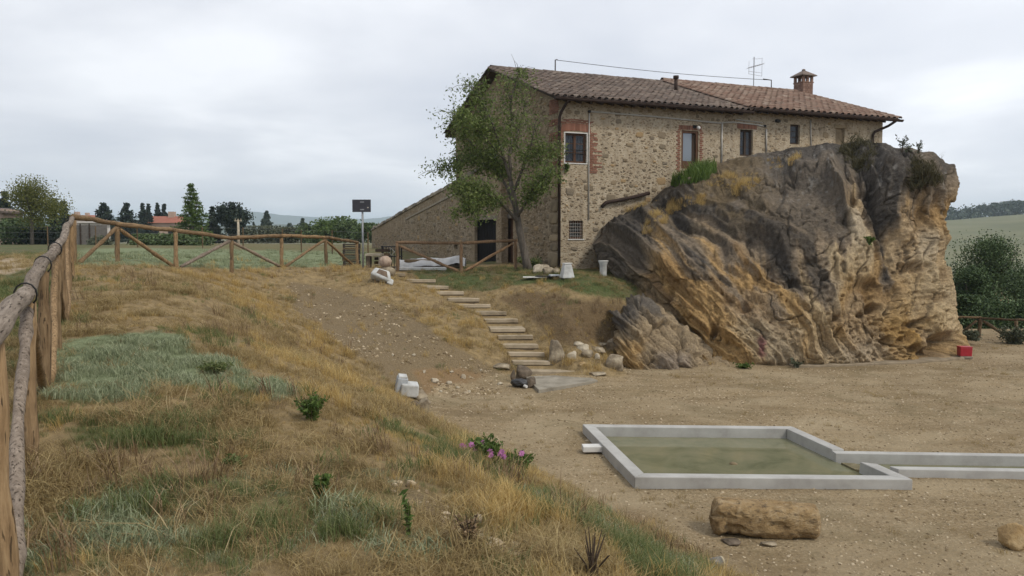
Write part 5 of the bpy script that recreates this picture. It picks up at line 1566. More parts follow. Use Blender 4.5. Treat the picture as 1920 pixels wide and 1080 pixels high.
rr3 = (1 - .10 * np.cos(2 * AA)) * (1 + .07 * fbm(np.cos(AA) * 1.3, np.sin(AA) * 1.3, XX * 4, 4, 90)) - .17 * np.exp(-((XX - .13) / .035) ** 2) * sst(.4, 1, np.cos(AA - 3.6)) - .16 * sst(.2, .45, fbm(np.cos(AA) * 2, np.sin(AA) * 2, XX * 5, 3, 91)) + .04 * fbm(np.cos(AA) * 6, np.sin(AA) * 6, XX * 14, 3, 94)
sq = (np.abs(np.cos(AA)) ** 4 + np.abs(np.sin(AA)) ** 4) ** (-.25 * .55)
R3 = rr3 * sq * endr
V_ = np.stack([(XX - .5) * lg + .02 * fbm(np.cos(AA) * 3, np.sin(AA) * 3, XX, 3, 92), np.cos(AA) * R3 * .22, np.sin(AA) * R3 * .19 - .05 * (XX - .5)], -1)
drum = gridmesh('stone_drum', V_, nu3, nv3, M_DRUM)
drum.location = (p.x, p.y + .22, p.z + .19); drum.rotation_euler = (0, 0, -.08)
tag(drum, 'thick log shaped block of ochre sandstone lying on the gravel in front of the pool', 'stone')
rockat(1912, 1035, 60, 46, M_ROCKO, 360, 'ochre boulder cut off at the right edge of the view', sharp=.25)
rockat(1375, 1024, 40, 10, M_ROCKD, 361, 'flat dark stone under the left end of the sandstone drum')
rockat(1445, 1026, 30, 8, M_ROCKG, 362, 'small grey wedge stone below the sandstone drum')

# ================================================================ THINGS AROUND THE YARD AND HOUSE
M_PLW = simple('chalky_white', [(.30, .30, .28), (.46, .465, .45), (.56, .57, .56)], scale=4, bscale=50, bs=.15)
M_PLB = simple('grey_white', [(.30, .33, .36), (.46, .48, .49)], scale=6, bscale=50, bs=.15)
p = ground(760, 740); kx = p.y / F
wb = thing('broken_block', 'broken white moulded block lying on the slope above the split slab', 'block', p, .25)
MB().box((-.10, .03, .18), (.25, .27, .38), top=.86).build('lower_body', M_PLB, wb, bevel=.02)
MB().box((.06, -.02, .135), (.38, .30, .27), top=.95).build('raised_side', M_PLW, wb, bevel=.03)
MB().box((-.10, .03, .39), (.19, .21, .045), top=.9).build('rim', M_PLW, wb, bevel=.015)
wb.rotation_euler = (.15, .12, .25)
# overturned basin and round carved stone by the steps
p = ground(716, 528)
bs = thing('white_basin', 'overturned white basin with a brown hollow in the grass by the round stone', 'basin', p + Vector((0, 0, .16)))
MB().prism([(-.36, -.2, -.16), (.36, -.2, -.16), (.30, .2, -.14), (-.30, .2, -.14)], [(-.30, -.2, .12), (.16, -.2, .19), (.16, .2, .16), (-.28, .2, .10)]).build('shell', M_PLW, bs, True, bevel=.06)
MB().prism([(-.20, -.206, -.06), (.18, -.206, -.06), (.18, -.19, -.06), (-.20, -.19, -.06)], [(-.16, -.206, .10), (.08, -.206, .12), (.08, -.19, .12), (-.16, -.19, .10)]).build('hollow', simple('rust_brown', [(.10, .07, .05), (.19, .14, .10)]), bs, bevel=.02)
MB().box((.30, -.08, -.12), (.2, .22, .2), top=.8).build('foot', M_PLW, bs, bevel=.04)
bs.rotation_euler = (-.5, .42, .15)
p = ground(721, 517)
hd = thing('round_stone', 'round pinkish stone ball on a rough base beside the sign post', 'stone', p)
M_PINK = simple('pinkish_stone', [(.22, .155, .115), (.36, .27, .205), (.45, .36, .28)], scale=6, bscale=20, bd=.02, bs=.6)
blob('ball', (.42, .42, .40), M_PINK, 14, 4, .07, 1.4, hd, (0, .2, .44)); blob('base', (.52, .45, .36), M_ROCKG, 15, 3, .18, 1.2, hd, (.06, .2, .12), sharp=.3)
# sign seen from behind
p = P(681, 505, 28.0); p.z = gz(p.x, p.y)
sg = thing('road_sign', 'rectangular road sign seen from its dark grey back on a tall steel pole', 'sign', p)
M_STEEL = simple('galvanised_steel', [(.20, .21, .22), (.32, .33, .34)], rough=.5, metal=.5, bs=0)
zt_ = P(681, 376, p.y).z - p.z
MB().tube([(0, 0, -.3), (0, 0, zt_)], .035, 10).build('pole', M_STEEL, sg, True)
zc_ = P(681, 386, p.y).z - p.z
pan = MB().box((-.02, -.055, zc_), (.64, .02, .43)).build('sign_panel', simple('dark_grey_back', [(.030, .030, .038), (.045, .045, .055)], bs=0, rough=.6), sg, bevel=.006)
for dz_ in (-.13, .13): MB().box((-.0, -.035, zc_ + dz_), (.14, .07, .035)).build('clamp', M_STEEL, sg)
MB().box((.2, -.0672, zc_ - .06), (.05, .002, .035)).build('sticker', M_GREYP, pan)
MB().prism([(-.335, -.043, zc_ - .21), (-.305, -.043, zc_ - .21), (-.305, -.043, zc_ + .21), (-.335, -.043, zc_ + .21)], [(-.335, -.03, zc_ - .21), (-.305, -.03, zc_ - .21), (-.305, -.03, zc_ + .21), (-.335, -.03, zc_ + .21)]).build('panel_rim', M_STEEL, pan)
# stacked dark crates behind the end of the log fence
M_CRATE = simple('dark_crate', [(.030, .026, .022), (.07, .058, .045)], scale=6)
x_, y_ = ray(659, 480)[0] * 33, 33.0
cz0 = gz(x_, y_)
for k in range(4):
    cr = thing('slatted_crate', ['lowest dark slatted crate of the stack behind the fence end', 'second crate from the bottom of the stack behind the fence end', 'third crate up in the stack behind the fence end', 'topmost dark slatted crate of the stack behind the fence end'][k], 'crate', (x_ + random.uniform(-.02, .02), y_, cz0 + k * .235), .1, group='dark crates stacked behind the log fence')
    for sx in (-.31, .31):
        for sy in (-.2, .2): MB().box((sx, sy, .115), (.05, .05, .225)).build('corner_post', M_CRATE, cr)
    for j in range(3):
        for sy in (-.235, .235): MB().box((0, sy, .03 + j * .08), (.68, .02, .05)).build('slat', M_CRATE if j else M_POLED, cr)
    MB().box((0, 0, .012), (.66, .44, .02)).build('crate_floor', M_CRATE, cr)
# stone bench, black rack and crates by the stair wall
p = P(703, 505, 29.6); p.z = gz(p.x, p.y)
bn = thing('stone_table', 'small pale slab table on stone blocks beside the sign post', 'table', p)
MB().box((0, 0, .50), (.62, .5, .09)).build('slab', M_ROCKW, bn, bevel=.015)
for s_ in (-.22, .24): MB().box((s_, 0, .21), (.15, .4, .5)).build('support', M_ROCKW if s_ > 0 else M_ROCKD, bn, bevel=.02)
p = P(735, 500, 30.2); p.z = gz(p.x, p.y)
rk = thing('iron_rack', 'black iron rack standing against the foot of the stair wall', 'rack', p)
for sx in (-.36, .36):
    MB().box((sx, 0, .4), (.05, .05, .9)).build('upright', M_BLACK, rk)
for z_ in (.05, .45, .82): MB().box((0, .0, z_), (.76, .3, .035)).build('shelf', M_BLACK, rk)
for i in range(7): MB().tube([(-.3 + i * .1, -.1, .08), (-.3 + i * .1, -.1, .8)], .014, 5).build('bar', M_BLACK, rk)
MB().tube([(-.12, -.13, .62), (0, -.13, .76), (.12, -.13, .62), (0, -.13, .5), (-.12, -.13, .62)], .018, 5).build('ornament', M_GREYP, rk)
p = P(717, 500, 30.0); p.z = gz(p.x, p.y)
lb_ = thing('log_stack', 'low stack of split firewood planks left of the black iron rack', 'wood stack', p)
for k in range(5):
    MB().box((random.uniform(-.03, .03), 0, .08 + k * .15), (.5, .4, .1)).build('plank', M_POLED if k % 2 else M_WOODD, lb_)
# tarpaulin over timber
a_, b_ = P(750, 498, 28.8), P(873, 498, 28.8)
c0 = (a_ + b_) / 2; c0.z = gz(c0.x, c0.y)
tb = thing('covered_pile', 'low pile of timber under a grey white tarpaulin behind the short fence', 'pile', c0)
lw_ = (b_ - a_).length
for k in range(3):
    for j in range(2): MB().tube([(-lw_ / 2 + .1 + .1 * j, -.25 + k * .25, .10 + j * .16), (lw_ / 2 - .1 - .15 * j, -.25 + k * .25, .11 + j * .16)], .085, 8, .05).build('timber', M_POLED if (k + j) % 2 else M_ROCKD, tb, True)
tx, ty = np.meshgrid(np.linspace(-1, 1, 60), np.linspace(-1, 1, 26))
tzz = .36 + .10 * sst(.3, .9, tx) * sst(1.0, .8, tx) + .04 * fbm(tx * 3, ty * 2, 0, 4, 70) - .24 * np.abs(ty) ** 5 - .05 * sst(.2, .9, -tx)
gridmesh('tarpaulin', np.stack([tx * lw_ / 2, ty * .46 + .03 * fbm(tx * 4, ty, 0, 2, 71), tzz], -1), 60, 26, simple('tarpaulin', [(.27, .27, .27), (.42, .42, .42), (.50, .50, .50)], scale=3, rough=.6), tb)
p = P(790, 505, 28.0); p.z = gz(p.x, p.y)
tag(MB().box((p.x, p.y, p.z + .07), (1.75, .35, .10), rz=.02).build('white_plank', M_WHITE, bevel=.01), 'long pale plank lying in the grass before the covered pile', 'plank')
# clutter near the house corner
p = ground(1063, 522); p.z = gz(p.x, p.y)
wc_ = thing('white_planter', 'white tapered planter standing upside down near the house corner', 'planter', p, .3)
MB().box((0, 0, .22), (.40, .36, .44), top=.58).build('body', M_PLW, wc_, bevel=.03); MB().box((0, 0, .455), (.26, .24, .03)).build('rim', M_WHITE, wc_, bevel=.008)
for i, (px, py, w, h, lab) in enumerate([(1008, 513, 22, 16, 'pale block left of the pile near the white planter'), (1027, 514, 22, 15, 'grey block in the middle of the pile near the white planter'), (1043, 514, 16, 12, 'dark grey lump beside the white planter'), (1020, 507, 26, 12, 'beige block behind the pile near the white planter')]):
    rockat(px, py, w, h, M_ROCKG if i != 0 else M_ROCKW, 400 + i, lab, 'block', sharp=.5)
p = ground(1018, 522)
sh = thing('pale_sheets', 'flat white panels lying in the grass before the planter', 'panel', p, -.06)
MB().box((-.25, 0, .04), (.75, .3, .03), rz=.05).build('panel', M_WHITE, sh); MB().box((.12, -.04, .075), (.7, .3, .02), rz=-.12).build('panel', M_BLACK, sh)
MB().box((.45, -.05, .1), (.5, .34, .05), rz=.2).build('panel', M_PLB, sh, bevel=.015)
p = ground(1131, 517)
ur = thing('white_pedestal', 'white ceramic pedestal standing beside the dark foot of the rock', 'pedestal', p)
MB().tube([(0, 0, -.05), (0, 0, .08), (0, 0, .34), (0, 0, .44), (0, 0, .47)], [.13, .115, .12, .15, .16], 14).build('column', M_PLW, ur, True)
MB().tube([(0, 0, .471), (0, 0, .5)], [.17, .165], 14).build('rim', M_WHITE, ur, True)
# black bag by the steps
p = ground(975, 726)
bg = thing('black_bag', 'crumpled black plastic bag with a white bottle at its mouth', 'bag', p, -.4)
M_BAG = simple('black_plastic', [(.012, .012, .013), (.03, .03, .032)], rough=.35, spec=.6, bscale=12, bd=.03, bs=.8)
blob('bag', (.42, .26, .2), M_BAG, 20, 4, .22, 1.8, bg, (0, 0, .1)); MB().tube([(.15, -.1, .06), (.22, -.14, .055)], [.035, .035], 8).build('bottle_end', M_WHITE, bg)
# red cooler box
p = PZ(1808, 671, .02)
rb = thing('red_box', 'bright red box standing at the right foot of the rock', 'box', p, -.12)
M_RED = simple('red_plastic', [(.30, .012, .022), (.38, .02, .03)], rough=.45, spec=.4, bs=.05)
MB().box((0, 0, .18), (.31, .25, .24), top=1.04).build('body', M_RED, rb, bevel=.012); MB().box((0, 0, .315), (.335, .27, .028)).build('lid', M_RED, rb, bevel=.008)
MB().box((0, 0, .03), (.34, .3, .06)).build('stand', M_COPE, rb, bevel=.01)
# jar half hidden in the grass
p = ground(1342, 1068)
jr = thing('metal_can', 'rusty metal can lying on its side in the grass at the bottom of the view', 'can', p + Vector((0, 0, .05)), .35)
MB().tube([(-.09, 0, .02), (.05, 0, .02)], .055, 14).build('body', simple('dull_tin', [(.10, .095, .085), (.26, .25, .23)], rough=.5, metal=.4), jr, True)
MB().tube([(.051, 0, .02), (.07, 0, .02)], .058, 14).build('lid', simple('cream_lid', [(.36, .31, .22), (.46, .40, .29)]), jr, True)
# ================================================================ TREES
def leafmat(name, cs, vary=.7, scale=1.2, trans=True):
    m, t, b = newmat(name)
    ge_ = N(t, 'ShaderNodeNewGeometry'); v = ge_.outputs['Position']
    sp_ = mathn(t, 'ADD', mathn(t, 'MULTIPLY', noise(t, v, scale * .6, 3), .6), mathn(t, 'MULTIPLY', noise(t, v, scale * 4.5, 3), .4))
    sp_ = mathn(t, 'ADD', mathn(t, 'MULTIPLY', mathn(t, 'SUBTRACT', sp_, .5), 2.2), .5)
    f = mathn(t, 'ADD', mathn(t, 'MULTIPLY', sp_, 1 - vary), mathn(t, 'MULTIPLY', rnd(t), vary))
    k = len(cs)
    c = ramp(t, f, [(.12 + .76 * i / (k - 1), q) for i, q in enumerate(cs)])
    L(t, c, b.inputs['Base Color']); b.inputs['Roughness'].default_value = .6; b.inputs['Specular IOR Level'].default_value = .25
    if trans:
        tr = N(t, 'ShaderNodeBsdfTranslucent'); L(t, c, tr.inputs[0])
        mx = N(t, 'ShaderNodeMixShader'); mx.inputs[0].default_value = .4
        o = [n for n in t.nodes if n.type == 'OUTPUT_MATERIAL'][0]
        L(t, b.outputs[0], mx.inputs[1]); L(t, tr.outputs[0], mx.inputs[2]); L(t, mx.outputs[0], o.inputs[0])
    return m
def fast_mesh(name, V, Fq, mat, parent=None):
    """V (n,3), Fq (m,k) same-size faces"""
    me = bpy.data.meshes.new(name); k = Fq.shape[1]
    me.vertices.add(len(V)); me.vertices.foreach_set('co', V.astype(np.float32).ravel())
    me.loops.add(Fq.size); me.loops.foreach_set('vertex_index', Fq.astype(np.int32).ravel())
    me.polygons.add(len(Fq)); me.polygons.foreach_set('loop_start', (np.arange(len(Fq)) * k).astype(np.int32))
    me.update(calc_edges=True)
    if mat: me.materials.append(mat)
    return link(bpy.data.objects.new(name, me), parent)
def leaves(name, C, size, mat, parent, seed=0, elong=1.7, droop=.0):
    """a small diamond leaf at every centre"""
    g = np.random.default_rng(seed); n = len(C)
    a = g.normal(size=(n, 3)); a[:, 2] -= droop; a /= np.linalg.norm(a, axis=1)[:, None]
    b_ = g.normal(size=(n, 3)); b_ -= (b_ * a).sum(1)[:, None] * a; b_ /= np.linalg.norm(b_, axis=1)[:, None]
    s = size * g.uniform(.6, 1.35, n)[:, None]
    V = np.stack([C - a * s * elong / 2, C + b_ * s / 2, C + a * s * elong / 2, C - b_ * s / 2], 1).reshape(-1, 3)
    return fast_mesh(name, V, np.arange(4 * n).reshape(-1, 4), mat, parent)
M_BARK = simple('grey_bark', [(.055, .045, .036), (.105, .088, .07), (.16, .14, .115)], scale=5, stretch=(3, 3, .6), bscale=16, bd=.03, bs=.8)
M_LEAF = leafmat('locust_leaf', [(.058, .085, .022), (.105, .148, .038), (.16, .205, .058), (.21, .245, .09)])
TB = P(991, 505, 27.7); TB.z = gz(TB.x, TB.y)
tree = thing('locust_tree', 'slender leafy tree growing in front of the gable wall', 'tree', TB)
tr_ = random.Random(11)
def PD(px, py, dd=0): return P(px, py, 27.7 + dd)
mb = MB()
trunk_pts = [PD(991, 512), PD(987, 490), PD(978, 450), (PD(972, 420)), PD(968, 395), PD(962, 365), PD(957, 340)]
mb.tube(trunk_pts, [.18, .145, .125, .115, .105, .095, .088], 12, .06)
limbs = [[(968, 395, 0), (945, 340, .3), (930, 318, .6), (903, 290, .9), (870, 278, 1.0)],
         [(957, 342, 0), (945, 300, -.3), (930, 250, -.6), (912, 205, -.7), (898, 165, -.8)],
         [(957, 342, 0), (956, 290, .2), (960, 240, .4), (958, 190, .2), (945, 148, 0)],
         [(962, 362, 0), (985, 300, -.5), (998, 262, -.8), (1006, 225, -.9)],
         [(970, 408, 0), (988, 375, -.5), (1003, 350, -.9), (1032, 322, -1.2)],
         [(972, 420, 0), (945, 385, -.5), (918, 365, -.9), (880, 352, -1.2), (850, 350, -1.3)],
         [(932, 320, .5), (890, 305, .2), (855, 300, .0), (822, 318, -.2)],
         [(903, 290, .9), (868, 250, .8), (848, 212, .6)],
         [(912, 205, -.7), (893, 172, -.6), (882, 158, -.5)],
         [(956, 290, .2), (970, 250, .8), (985, 200, 1.0), (975, 160, 1.0)],
         [(945, 300, -.3), (915, 262, -.9), (880, 232, -1.2), (862, 210, -1.2)],
         [(985, 300, -.5), (1020, 285, -.3), (1045, 275, -.2)],
         [(918, 365, -.9), (890, 380, -1.3), (862, 395, -1.4)],
         [(958, 190, .2), (968, 150, .2), (975, 132, .2)],
         [(930, 250, -.6), (900, 238, -.2), (868, 236, 0)]]
tips = []
def limb(ptsw, r0, r1, seg=7):
    n = len(ptsw)
    mb.tube(ptsw, [r0 + (r1 - r0) * i / (n - 1) for i in range(n)], seg, .05)
for k, lp_ in enumerate(limbs):
    w = [PD(*q) for q in lp_]
    fine = []
    for a, b_ in zip(w[:-1], w[1:]):
        for j in range(4):
            fine.append(a + (b_ - a) * (j / 4) + Vector((tr_.uniform(-.03, .03), tr_.uniform(-.03, .03), tr_.uniform(-.03, .03))))
    fine.append(w[-1])
    limb(fine, .062 if k < 6 else .032, .012)
    for j, q in enumerate(fine):
        if j / len(fine) < (.30 if k < 6 else .12): continue
        for _ in range(2 if j % 2 else 3):
            d = Vector((tr_.gauss(0, 1), tr_.gauss(0, 1), tr_.gauss(.12, .7))).normalized()
            ln = tr_.uniform(.3, .85)
            e1 = q + d * ln * .55 + Vector((0, 0, .04)); e2 = q + d * ln + Vector((0, 0, -.10 * ln))
            limb([q, e1, e2], .010, .004, 4); tips.append((q, e1, e2))
mb.build('trunk', M_BARK, tree, True, off=TB)
g_ = np.random.default_rng(3)
C = []
SPARSE = lambda px, py: .30 if (px > 955 and 170 < py < 280) else (.42 if py < 200 else (.5 if px < 850 else 1.0))
for (q, e1, e2) in tips:
    px, py = proj(*e2)
    n = int(70 * SPARSE(float(px), float(py)) * (1.45 if py > 290 else 1.0))
    tt = g_.random(n)
    base = np.array(q)[None] * (1 - tt)[:, None] + np.array(e2)[None] * tt[:, None]
    C.append(base + g_.normal(size=(n, 3)) * .13)
C = np.concatenate(C)
px, py = proj(C[:, 0], C[:, 1], C[:, 2])
C = C[(py < 425) & (px < 1066) & (py > 128)]
leaves('crown', C - np.array(TB), .046, M_LEAF, tree, 4, 2.2, .25)

def crown_pts(kind, h, w, n, seed):
    g = np.random.default_rng(seed)
    out = []
    if kind == 'cone':          # fir, cypress: drooping tiers with a ragged edge
        nt_ = int(9 + h * 1.3)
        for i in range(nt_):
            k = i / (nt_ - 1); z = h * (.08 + .92 * k); r = w / 2 * min(1.0, (1 - k) * 1.5) ** .9 + .03 * w
            nb_ = max(3, int(9 * (1 - k) + 3))
            for j in range(nb_):
                a = g.uniform(0, 6.28); rr = r * g.uniform(.6, 1.15); m_ = max(4, int(n / nt_ / nb_ * (1.6 * (1 - k) + .3)))
                t_ = g.random(m_) ** .7
                q = np.stack([np.cos(a) * rr * t_, np.sin(a) * rr * t_, z - .12 * rr * t_ + 0 * t_], 1) + g.normal(size=(m_, 3)) * np.array([.07, .07, .05]) * max(w, 1.2) * .6
                out.append(q)
    else:                       # round headed: many clumps through the volume
        nc = int(26 if kind == 'round' else 16)
        for i in range(nc):
            d = g.normal(size=3); d /= np.linalg.norm(d); rr = g.random() ** .45
            zz = .5 + .5 * d[2] * rr
            if kind == 'tall': wr = 1.0 if zz < .42 else .52
            elif kind == 'conic': wr = 1.05 - .9 * zz
            elif kind == 'bush': wr = 1.0
            else: wr = 1 - .5 * max(0, zz - .6)
            c = np.array([d[0] * rr * w / 2 * max(.2, wr), d[1] * rr * w / 2 * max(.2, wr), h * (.12 + .86 * zz) if kind != 'bush' else h * zz])
            m_ = int(n / nc * g.uniform(.5, 1.5))
            s_ = w * g.uniform(.09, .17)
            out.append(c + g.normal(size=(m_, 3)) * s_ * np.array([1, 1, .75]))
    q = np.concatenate(out); q[:, 2] = np.clip(q[:, 2], .05, h * 1.03)
    return q
TMAT = dict(dark=leafmat('dark_conifer', [(.010, .018, .013), (.020, .033, .021), (.034, .050, .030)], .6, .8, False), pine=leafmat('pine_needles', [(.028, .052, .017), (.055, .092, .030), (.09, .135, .048)], .6, .8, False),
            yel=leafmat('yellowing_leaf', [(.075, .09, .022), (.14, .15, .038), (.20, .20, .06)], .6, .8), green=leafmat('fresh_leaf', [(.05, .085, .02), (.092, .142, .035), (.14, .195, .055)], .6, .8),
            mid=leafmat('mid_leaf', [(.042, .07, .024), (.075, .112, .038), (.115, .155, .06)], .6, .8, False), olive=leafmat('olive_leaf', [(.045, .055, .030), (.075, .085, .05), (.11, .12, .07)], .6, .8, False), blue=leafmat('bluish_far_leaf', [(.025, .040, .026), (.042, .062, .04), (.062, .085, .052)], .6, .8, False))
def bg_tree(name, px, D, top, base_py, w_px, kind, mat, label, cat='tree', n=2600, ls=.22, seed=0, trunk=True, z0=None, group=None):
    x = ray(px, base_py)[0] * D
    zb = P(px, base_py, D).z if z0 is None else z0
    zt = P(px, top, D).z; h = zt - zb; w = w_px / F * D
    o = thing(name, label, cat, (x, D, zb), group=group)
    cb = .22 * h if kind in ('round', 'tall', 'conic') else .02 * h
    if trunk:
        q = MB().tube([(0, 0, -.6), (.03 * h * .3, 0, h * .3), (0, .02 * h, h * .75)], [.035 * h ** .8 + .03, .028 * h ** .8 + .02, .012 * h ** .8], 7, .06)
        rr = random.Random(seed)
        for i in range(6 if kind != 'cone' else 3):
            a = rr.uniform(0, 6.28); z_ = h * rr.uniform(.3, .6)
            q.tube([(0, 0, z_), (math.cos(a) * w * .2, math.sin(a) * w * .2, z_ + .15 * h), (math.cos(a) * w * .34, math.sin(a) * w * .34, z_ + .28 * h)], [.016 * h ** .8, .01 * h ** .8, .005], 5)
        q.build('trunk', M_BARK, o, True)
    n = int(n * 2.6); ls = ls * .62
    if kind == 'cone': w *= 1.35
    C_ = crown_pts(kind, h - cb, w, n, seed); C_[:, 2] += cb
    leaves('crown' if kind != 'bush' else 'foliage', C_, ls, mat, o, seed + 1, 1.5)
    return o
T = TMAT
bg_tree('broadleaf_tree', 60, 62, 332, 459, 112, 'tall', T['yel'], 'yellowish broadleaf tree with a bare pale trunk at the far left of the lawn', n=3600, ls=.15, seed=21)
bg_tree('cypress_tree', 105, 70, 374, 462, 26, 'cone', T['dark'], 'dark pointed cypress just right of the yellowish tree', n=2600, ls=.2, seed=22)
bg_tree('cypress_tree', 122, 74, 380, 462, 30, 'cone', T['dark'], 'second dark cypress, nearer the fence corner', n=2600, ls=.2, seed=23)
bg_tree('fir_tree', 12, 80, 362, 462, 40, 'cone', T['dark'], 'dark fir partly hidden behind the yellowish tree', n=2400, ls=.25, seed=24)
bg_tree('shrub', 20, 66, 412, 466, 120, 'bush', T['mid'], 'dark shrubbery under the yellowish tree', 'shrub', n=2600, ls=.22, seed=25, trunk=False)
bg_tree('shrub', 88, 66, 428, 466, 70, 'bush', T['dark'], 'dark bush at the foot of the pointed cypresses', 'shrub', n=1500, ls=.22, seed=26, trunk=False)
for i, (px, top, w, D, lab) in enumerate([(196, 383, 42, 130, 'dark spreading fir left of the red roofed house'), (240, 383, 34, 132, 'dark fir directly left of the red roof'), (269, 383, 20, 150, 'small dark fir above the left end of the red roof'), (280, 384, 16, 150, 'narrow dark fir above the red roof'), (297, 382, 16, 155, 'dark fir behind the middle of the red roof'), (310, 384, 18, 155, 'dark fir behind the red roof chimney')]):
    bg_tree('fir_tree', px, D, top, 455, w, 'cone', T['dark'], lab, n=1900, ls=.42, seed=30 + i, group='dark firs around the red roofed house')
bg_tree('maple_tree', 361, 66, 348, 466, 46, 'cone', T['green'], 'fresh green tree standing right of the red roofed house', n=3400, ls=.16, seed=40)
bg_tree('cypress_tree', 436, 92, 382, 458, 50, 'round', T['dark'], 'broad dark evergreen beside the utility pole', n=3000, ls=.3, seed=41)
bg_tree('cypress_tree', 400, 95, 390, 458, 26, 'cone', T['dark'], 'dark evergreen between the fresh green tree and the broad one', n=1500, ls=.3, seed=42)
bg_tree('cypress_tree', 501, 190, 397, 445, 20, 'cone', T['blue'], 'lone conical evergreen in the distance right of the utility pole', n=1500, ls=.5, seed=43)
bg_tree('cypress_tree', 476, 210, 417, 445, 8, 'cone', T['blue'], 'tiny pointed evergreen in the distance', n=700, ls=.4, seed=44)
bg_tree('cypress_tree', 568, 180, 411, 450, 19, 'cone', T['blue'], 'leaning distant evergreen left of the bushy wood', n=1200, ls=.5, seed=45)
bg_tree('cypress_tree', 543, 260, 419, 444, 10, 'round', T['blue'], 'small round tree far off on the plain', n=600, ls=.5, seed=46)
for i, (px, top, w, D, lab) in enumerate([(625, 408, 62, 95, 'tallest bushy tree behind the sign'), (660, 414, 50, 90, 'bushy tree directly behind the sign pole'), (590, 421, 50, 100, 'bushy tree left of the tallest one'), (690, 420, 44, 85, 'bushy tree touching the end of the stair wall')]):
    bg_tree('bushy_tree', px, D, top, 456, w, 'bush', T['mid'] if i != 0 else T['green'], lab, n=2200, ls=.3, seed=50 + i, trunk=False, group='bushy trees beyond the lawn')
for i, (px, w, D, lab) in enumerate([(500, 70, 110, 'pale scrub bush under the lone evergreen'), (545, 60, 105, 'pale scrub bush left of the bushy trees'), (455, 50, 100, 'pale scrub bush right of the utility pole')]):
    bg_tree('scrub_bush', px, D, 425 + i * 3, 456, w, 'bush', T['olive'], lab, 'bush', n=1300, ls=.3, seed=60 + i, trunk=False, group='pale scrub bushes on the plain')
for i, (px, top, w, lab) in enumerate([(272, 440, 46, 'rounded garden shrub left of the green tree'), (300, 438, 44, 'rounded garden shrub in front of the red roofed house'), (332, 440, 46, 'rounded garden shrub at the foot of the green tree'), (188, 442, 40, 'brownish shrub behind the first fence brace'), (378, 446, 40, 'low shrub under the fresh green tree')]):
    bg_tree('garden_shrub', px, 60, top, 467, w, 'bush', T['mid'] if i != 3 else T['olive'], lab, 'shrub', n=1500, ls=.17, seed=70 + i, trunk=False, group='garden shrubs along the far edge of the lawn')
for i, (px, top, base, w, D, kind, lab) in enumerate([(1857, 436, 640, 120, 40, 'round', 'tall open pine directly right of the rock'), (1815, 500, 648, 70, 37, 'round', 'dark pine pressed against the right side of the rock'), (1925, 470, 648, 100, 42, 'round', 'dark pine at the right edge of the view')]):
    bg_tree('pine_tree', px, D, top, base + 24, w, kind, T['pine'], lab, n=9000, ls=.10, seed=80 + i, group='pines behind the far fence')
for i, (px, w, D, lab) in enumerate([(1835, 110, 33, 'dark undergrowth under the open pine'), (1900, 120, 34, 'dark undergrowth at the right behind the fence'), (1800, 60, 33, 'dark undergrowth close to the rock')]):
    bg_tree('undergrowth_bush', px, D, 556, 672, w, 'bush', T['pine'], lab, 'bush', n=4500, ls=.12, seed=90 + i, trunk=False, group='undergrowth behind the far fence')
for i, (px, py_b, w, h_, lab) in enumerate([(1905, 648, 44, 40, 'grey green bush in front of the far fence'), (1818, 640, 26, 22, 'low weeds at the right foot of the rock')]):
    bg_tree('weed_bush', px, 25.5, py_b - h_, py_b, w, 'bush', T['olive'], lab, 'bush', n=900, ls=.07, seed=97 + i, trunk=False)
# woods on the hill crest
g_ = np.random.default_rng(8)
n = 2600
WX = g_.uniform(100, 560, n); WY = g_.uniform(500, 575, n)
WZ = hillz(WX, WY)
c_ = np.repeat(np.stack([WX, WY, WZ + g_.uniform(.5, 7.5, n) * (1 + .5 * sst(300, 350, WX))], 1), 9, 0)
c_ = c_ + g_.normal(size=c_.shape) * np.array([1.3, 1.3, .9])
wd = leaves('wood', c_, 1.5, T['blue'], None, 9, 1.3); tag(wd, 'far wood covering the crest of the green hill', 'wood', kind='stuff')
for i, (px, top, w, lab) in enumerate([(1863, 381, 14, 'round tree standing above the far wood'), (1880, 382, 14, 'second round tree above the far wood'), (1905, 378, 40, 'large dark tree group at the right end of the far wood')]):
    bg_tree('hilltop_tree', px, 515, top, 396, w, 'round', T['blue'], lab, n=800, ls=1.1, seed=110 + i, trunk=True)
# ---- far houses
M_REDROOF = simple('red_roof', [(.24, .085, .055), (.33, .13, .085)], scale=.8, bscale=4)
M_PLAST = simple('pinkish_plaster', [(.36, .26, .20), (.45, .34, .27)], scale=.5, bs=0)
M_PLASTW = simple('white_plaster', [(.50, .46, .42), (.60, .56, .52)], scale=.5, bs=0)
D = 150
hx_ = ray(292, 440)[0] * D
vb = thing('red_roofed_house', 'low pink house with a wide red hipped roof behind the shrubs', 'house', (hx_, D, 1.4))
wv = 8.0
MB().box((0, 3, 2.2), (wv, 6, 4.6)).build('wall', M_PLAST, vb)
hr = P(292, 418, D).z - 1.4
MB().prism([(-wv / 2 - .5, -.5, hr), (wv / 2 + .5, -.5, hr), (wv / 2 + .5, 6.5, hr), (-wv / 2 - .5, 6.5, hr)], [(-wv / 4, 2.6, hr + 1.3), (wv / 2 - .4, 2.6, hr + 1.3), (wv / 2 - .4, 3.4, hr + 1.3), (-wv / 4, 3.4, hr + 1.3)]).build('roof', M_REDROOF, vb)
MB().box((2.1, 2.5, hr + 1.5), (1.1, 1.0, 1.3)).build('chimney', M_PLAST, vb)
for x_ in (-2.6, 0.2, 2.8):
    MB().box((x_, -.03, 2.6), (.9, .1, 1.2)).build('window', M_DARKROOM, vb)
D = 120
hx_ = ray(170, 440)[0] * D
vb = thing('white_house', 'small white building with a flared cap seen between fence posts', 'house', (hx_, D, 1.2))
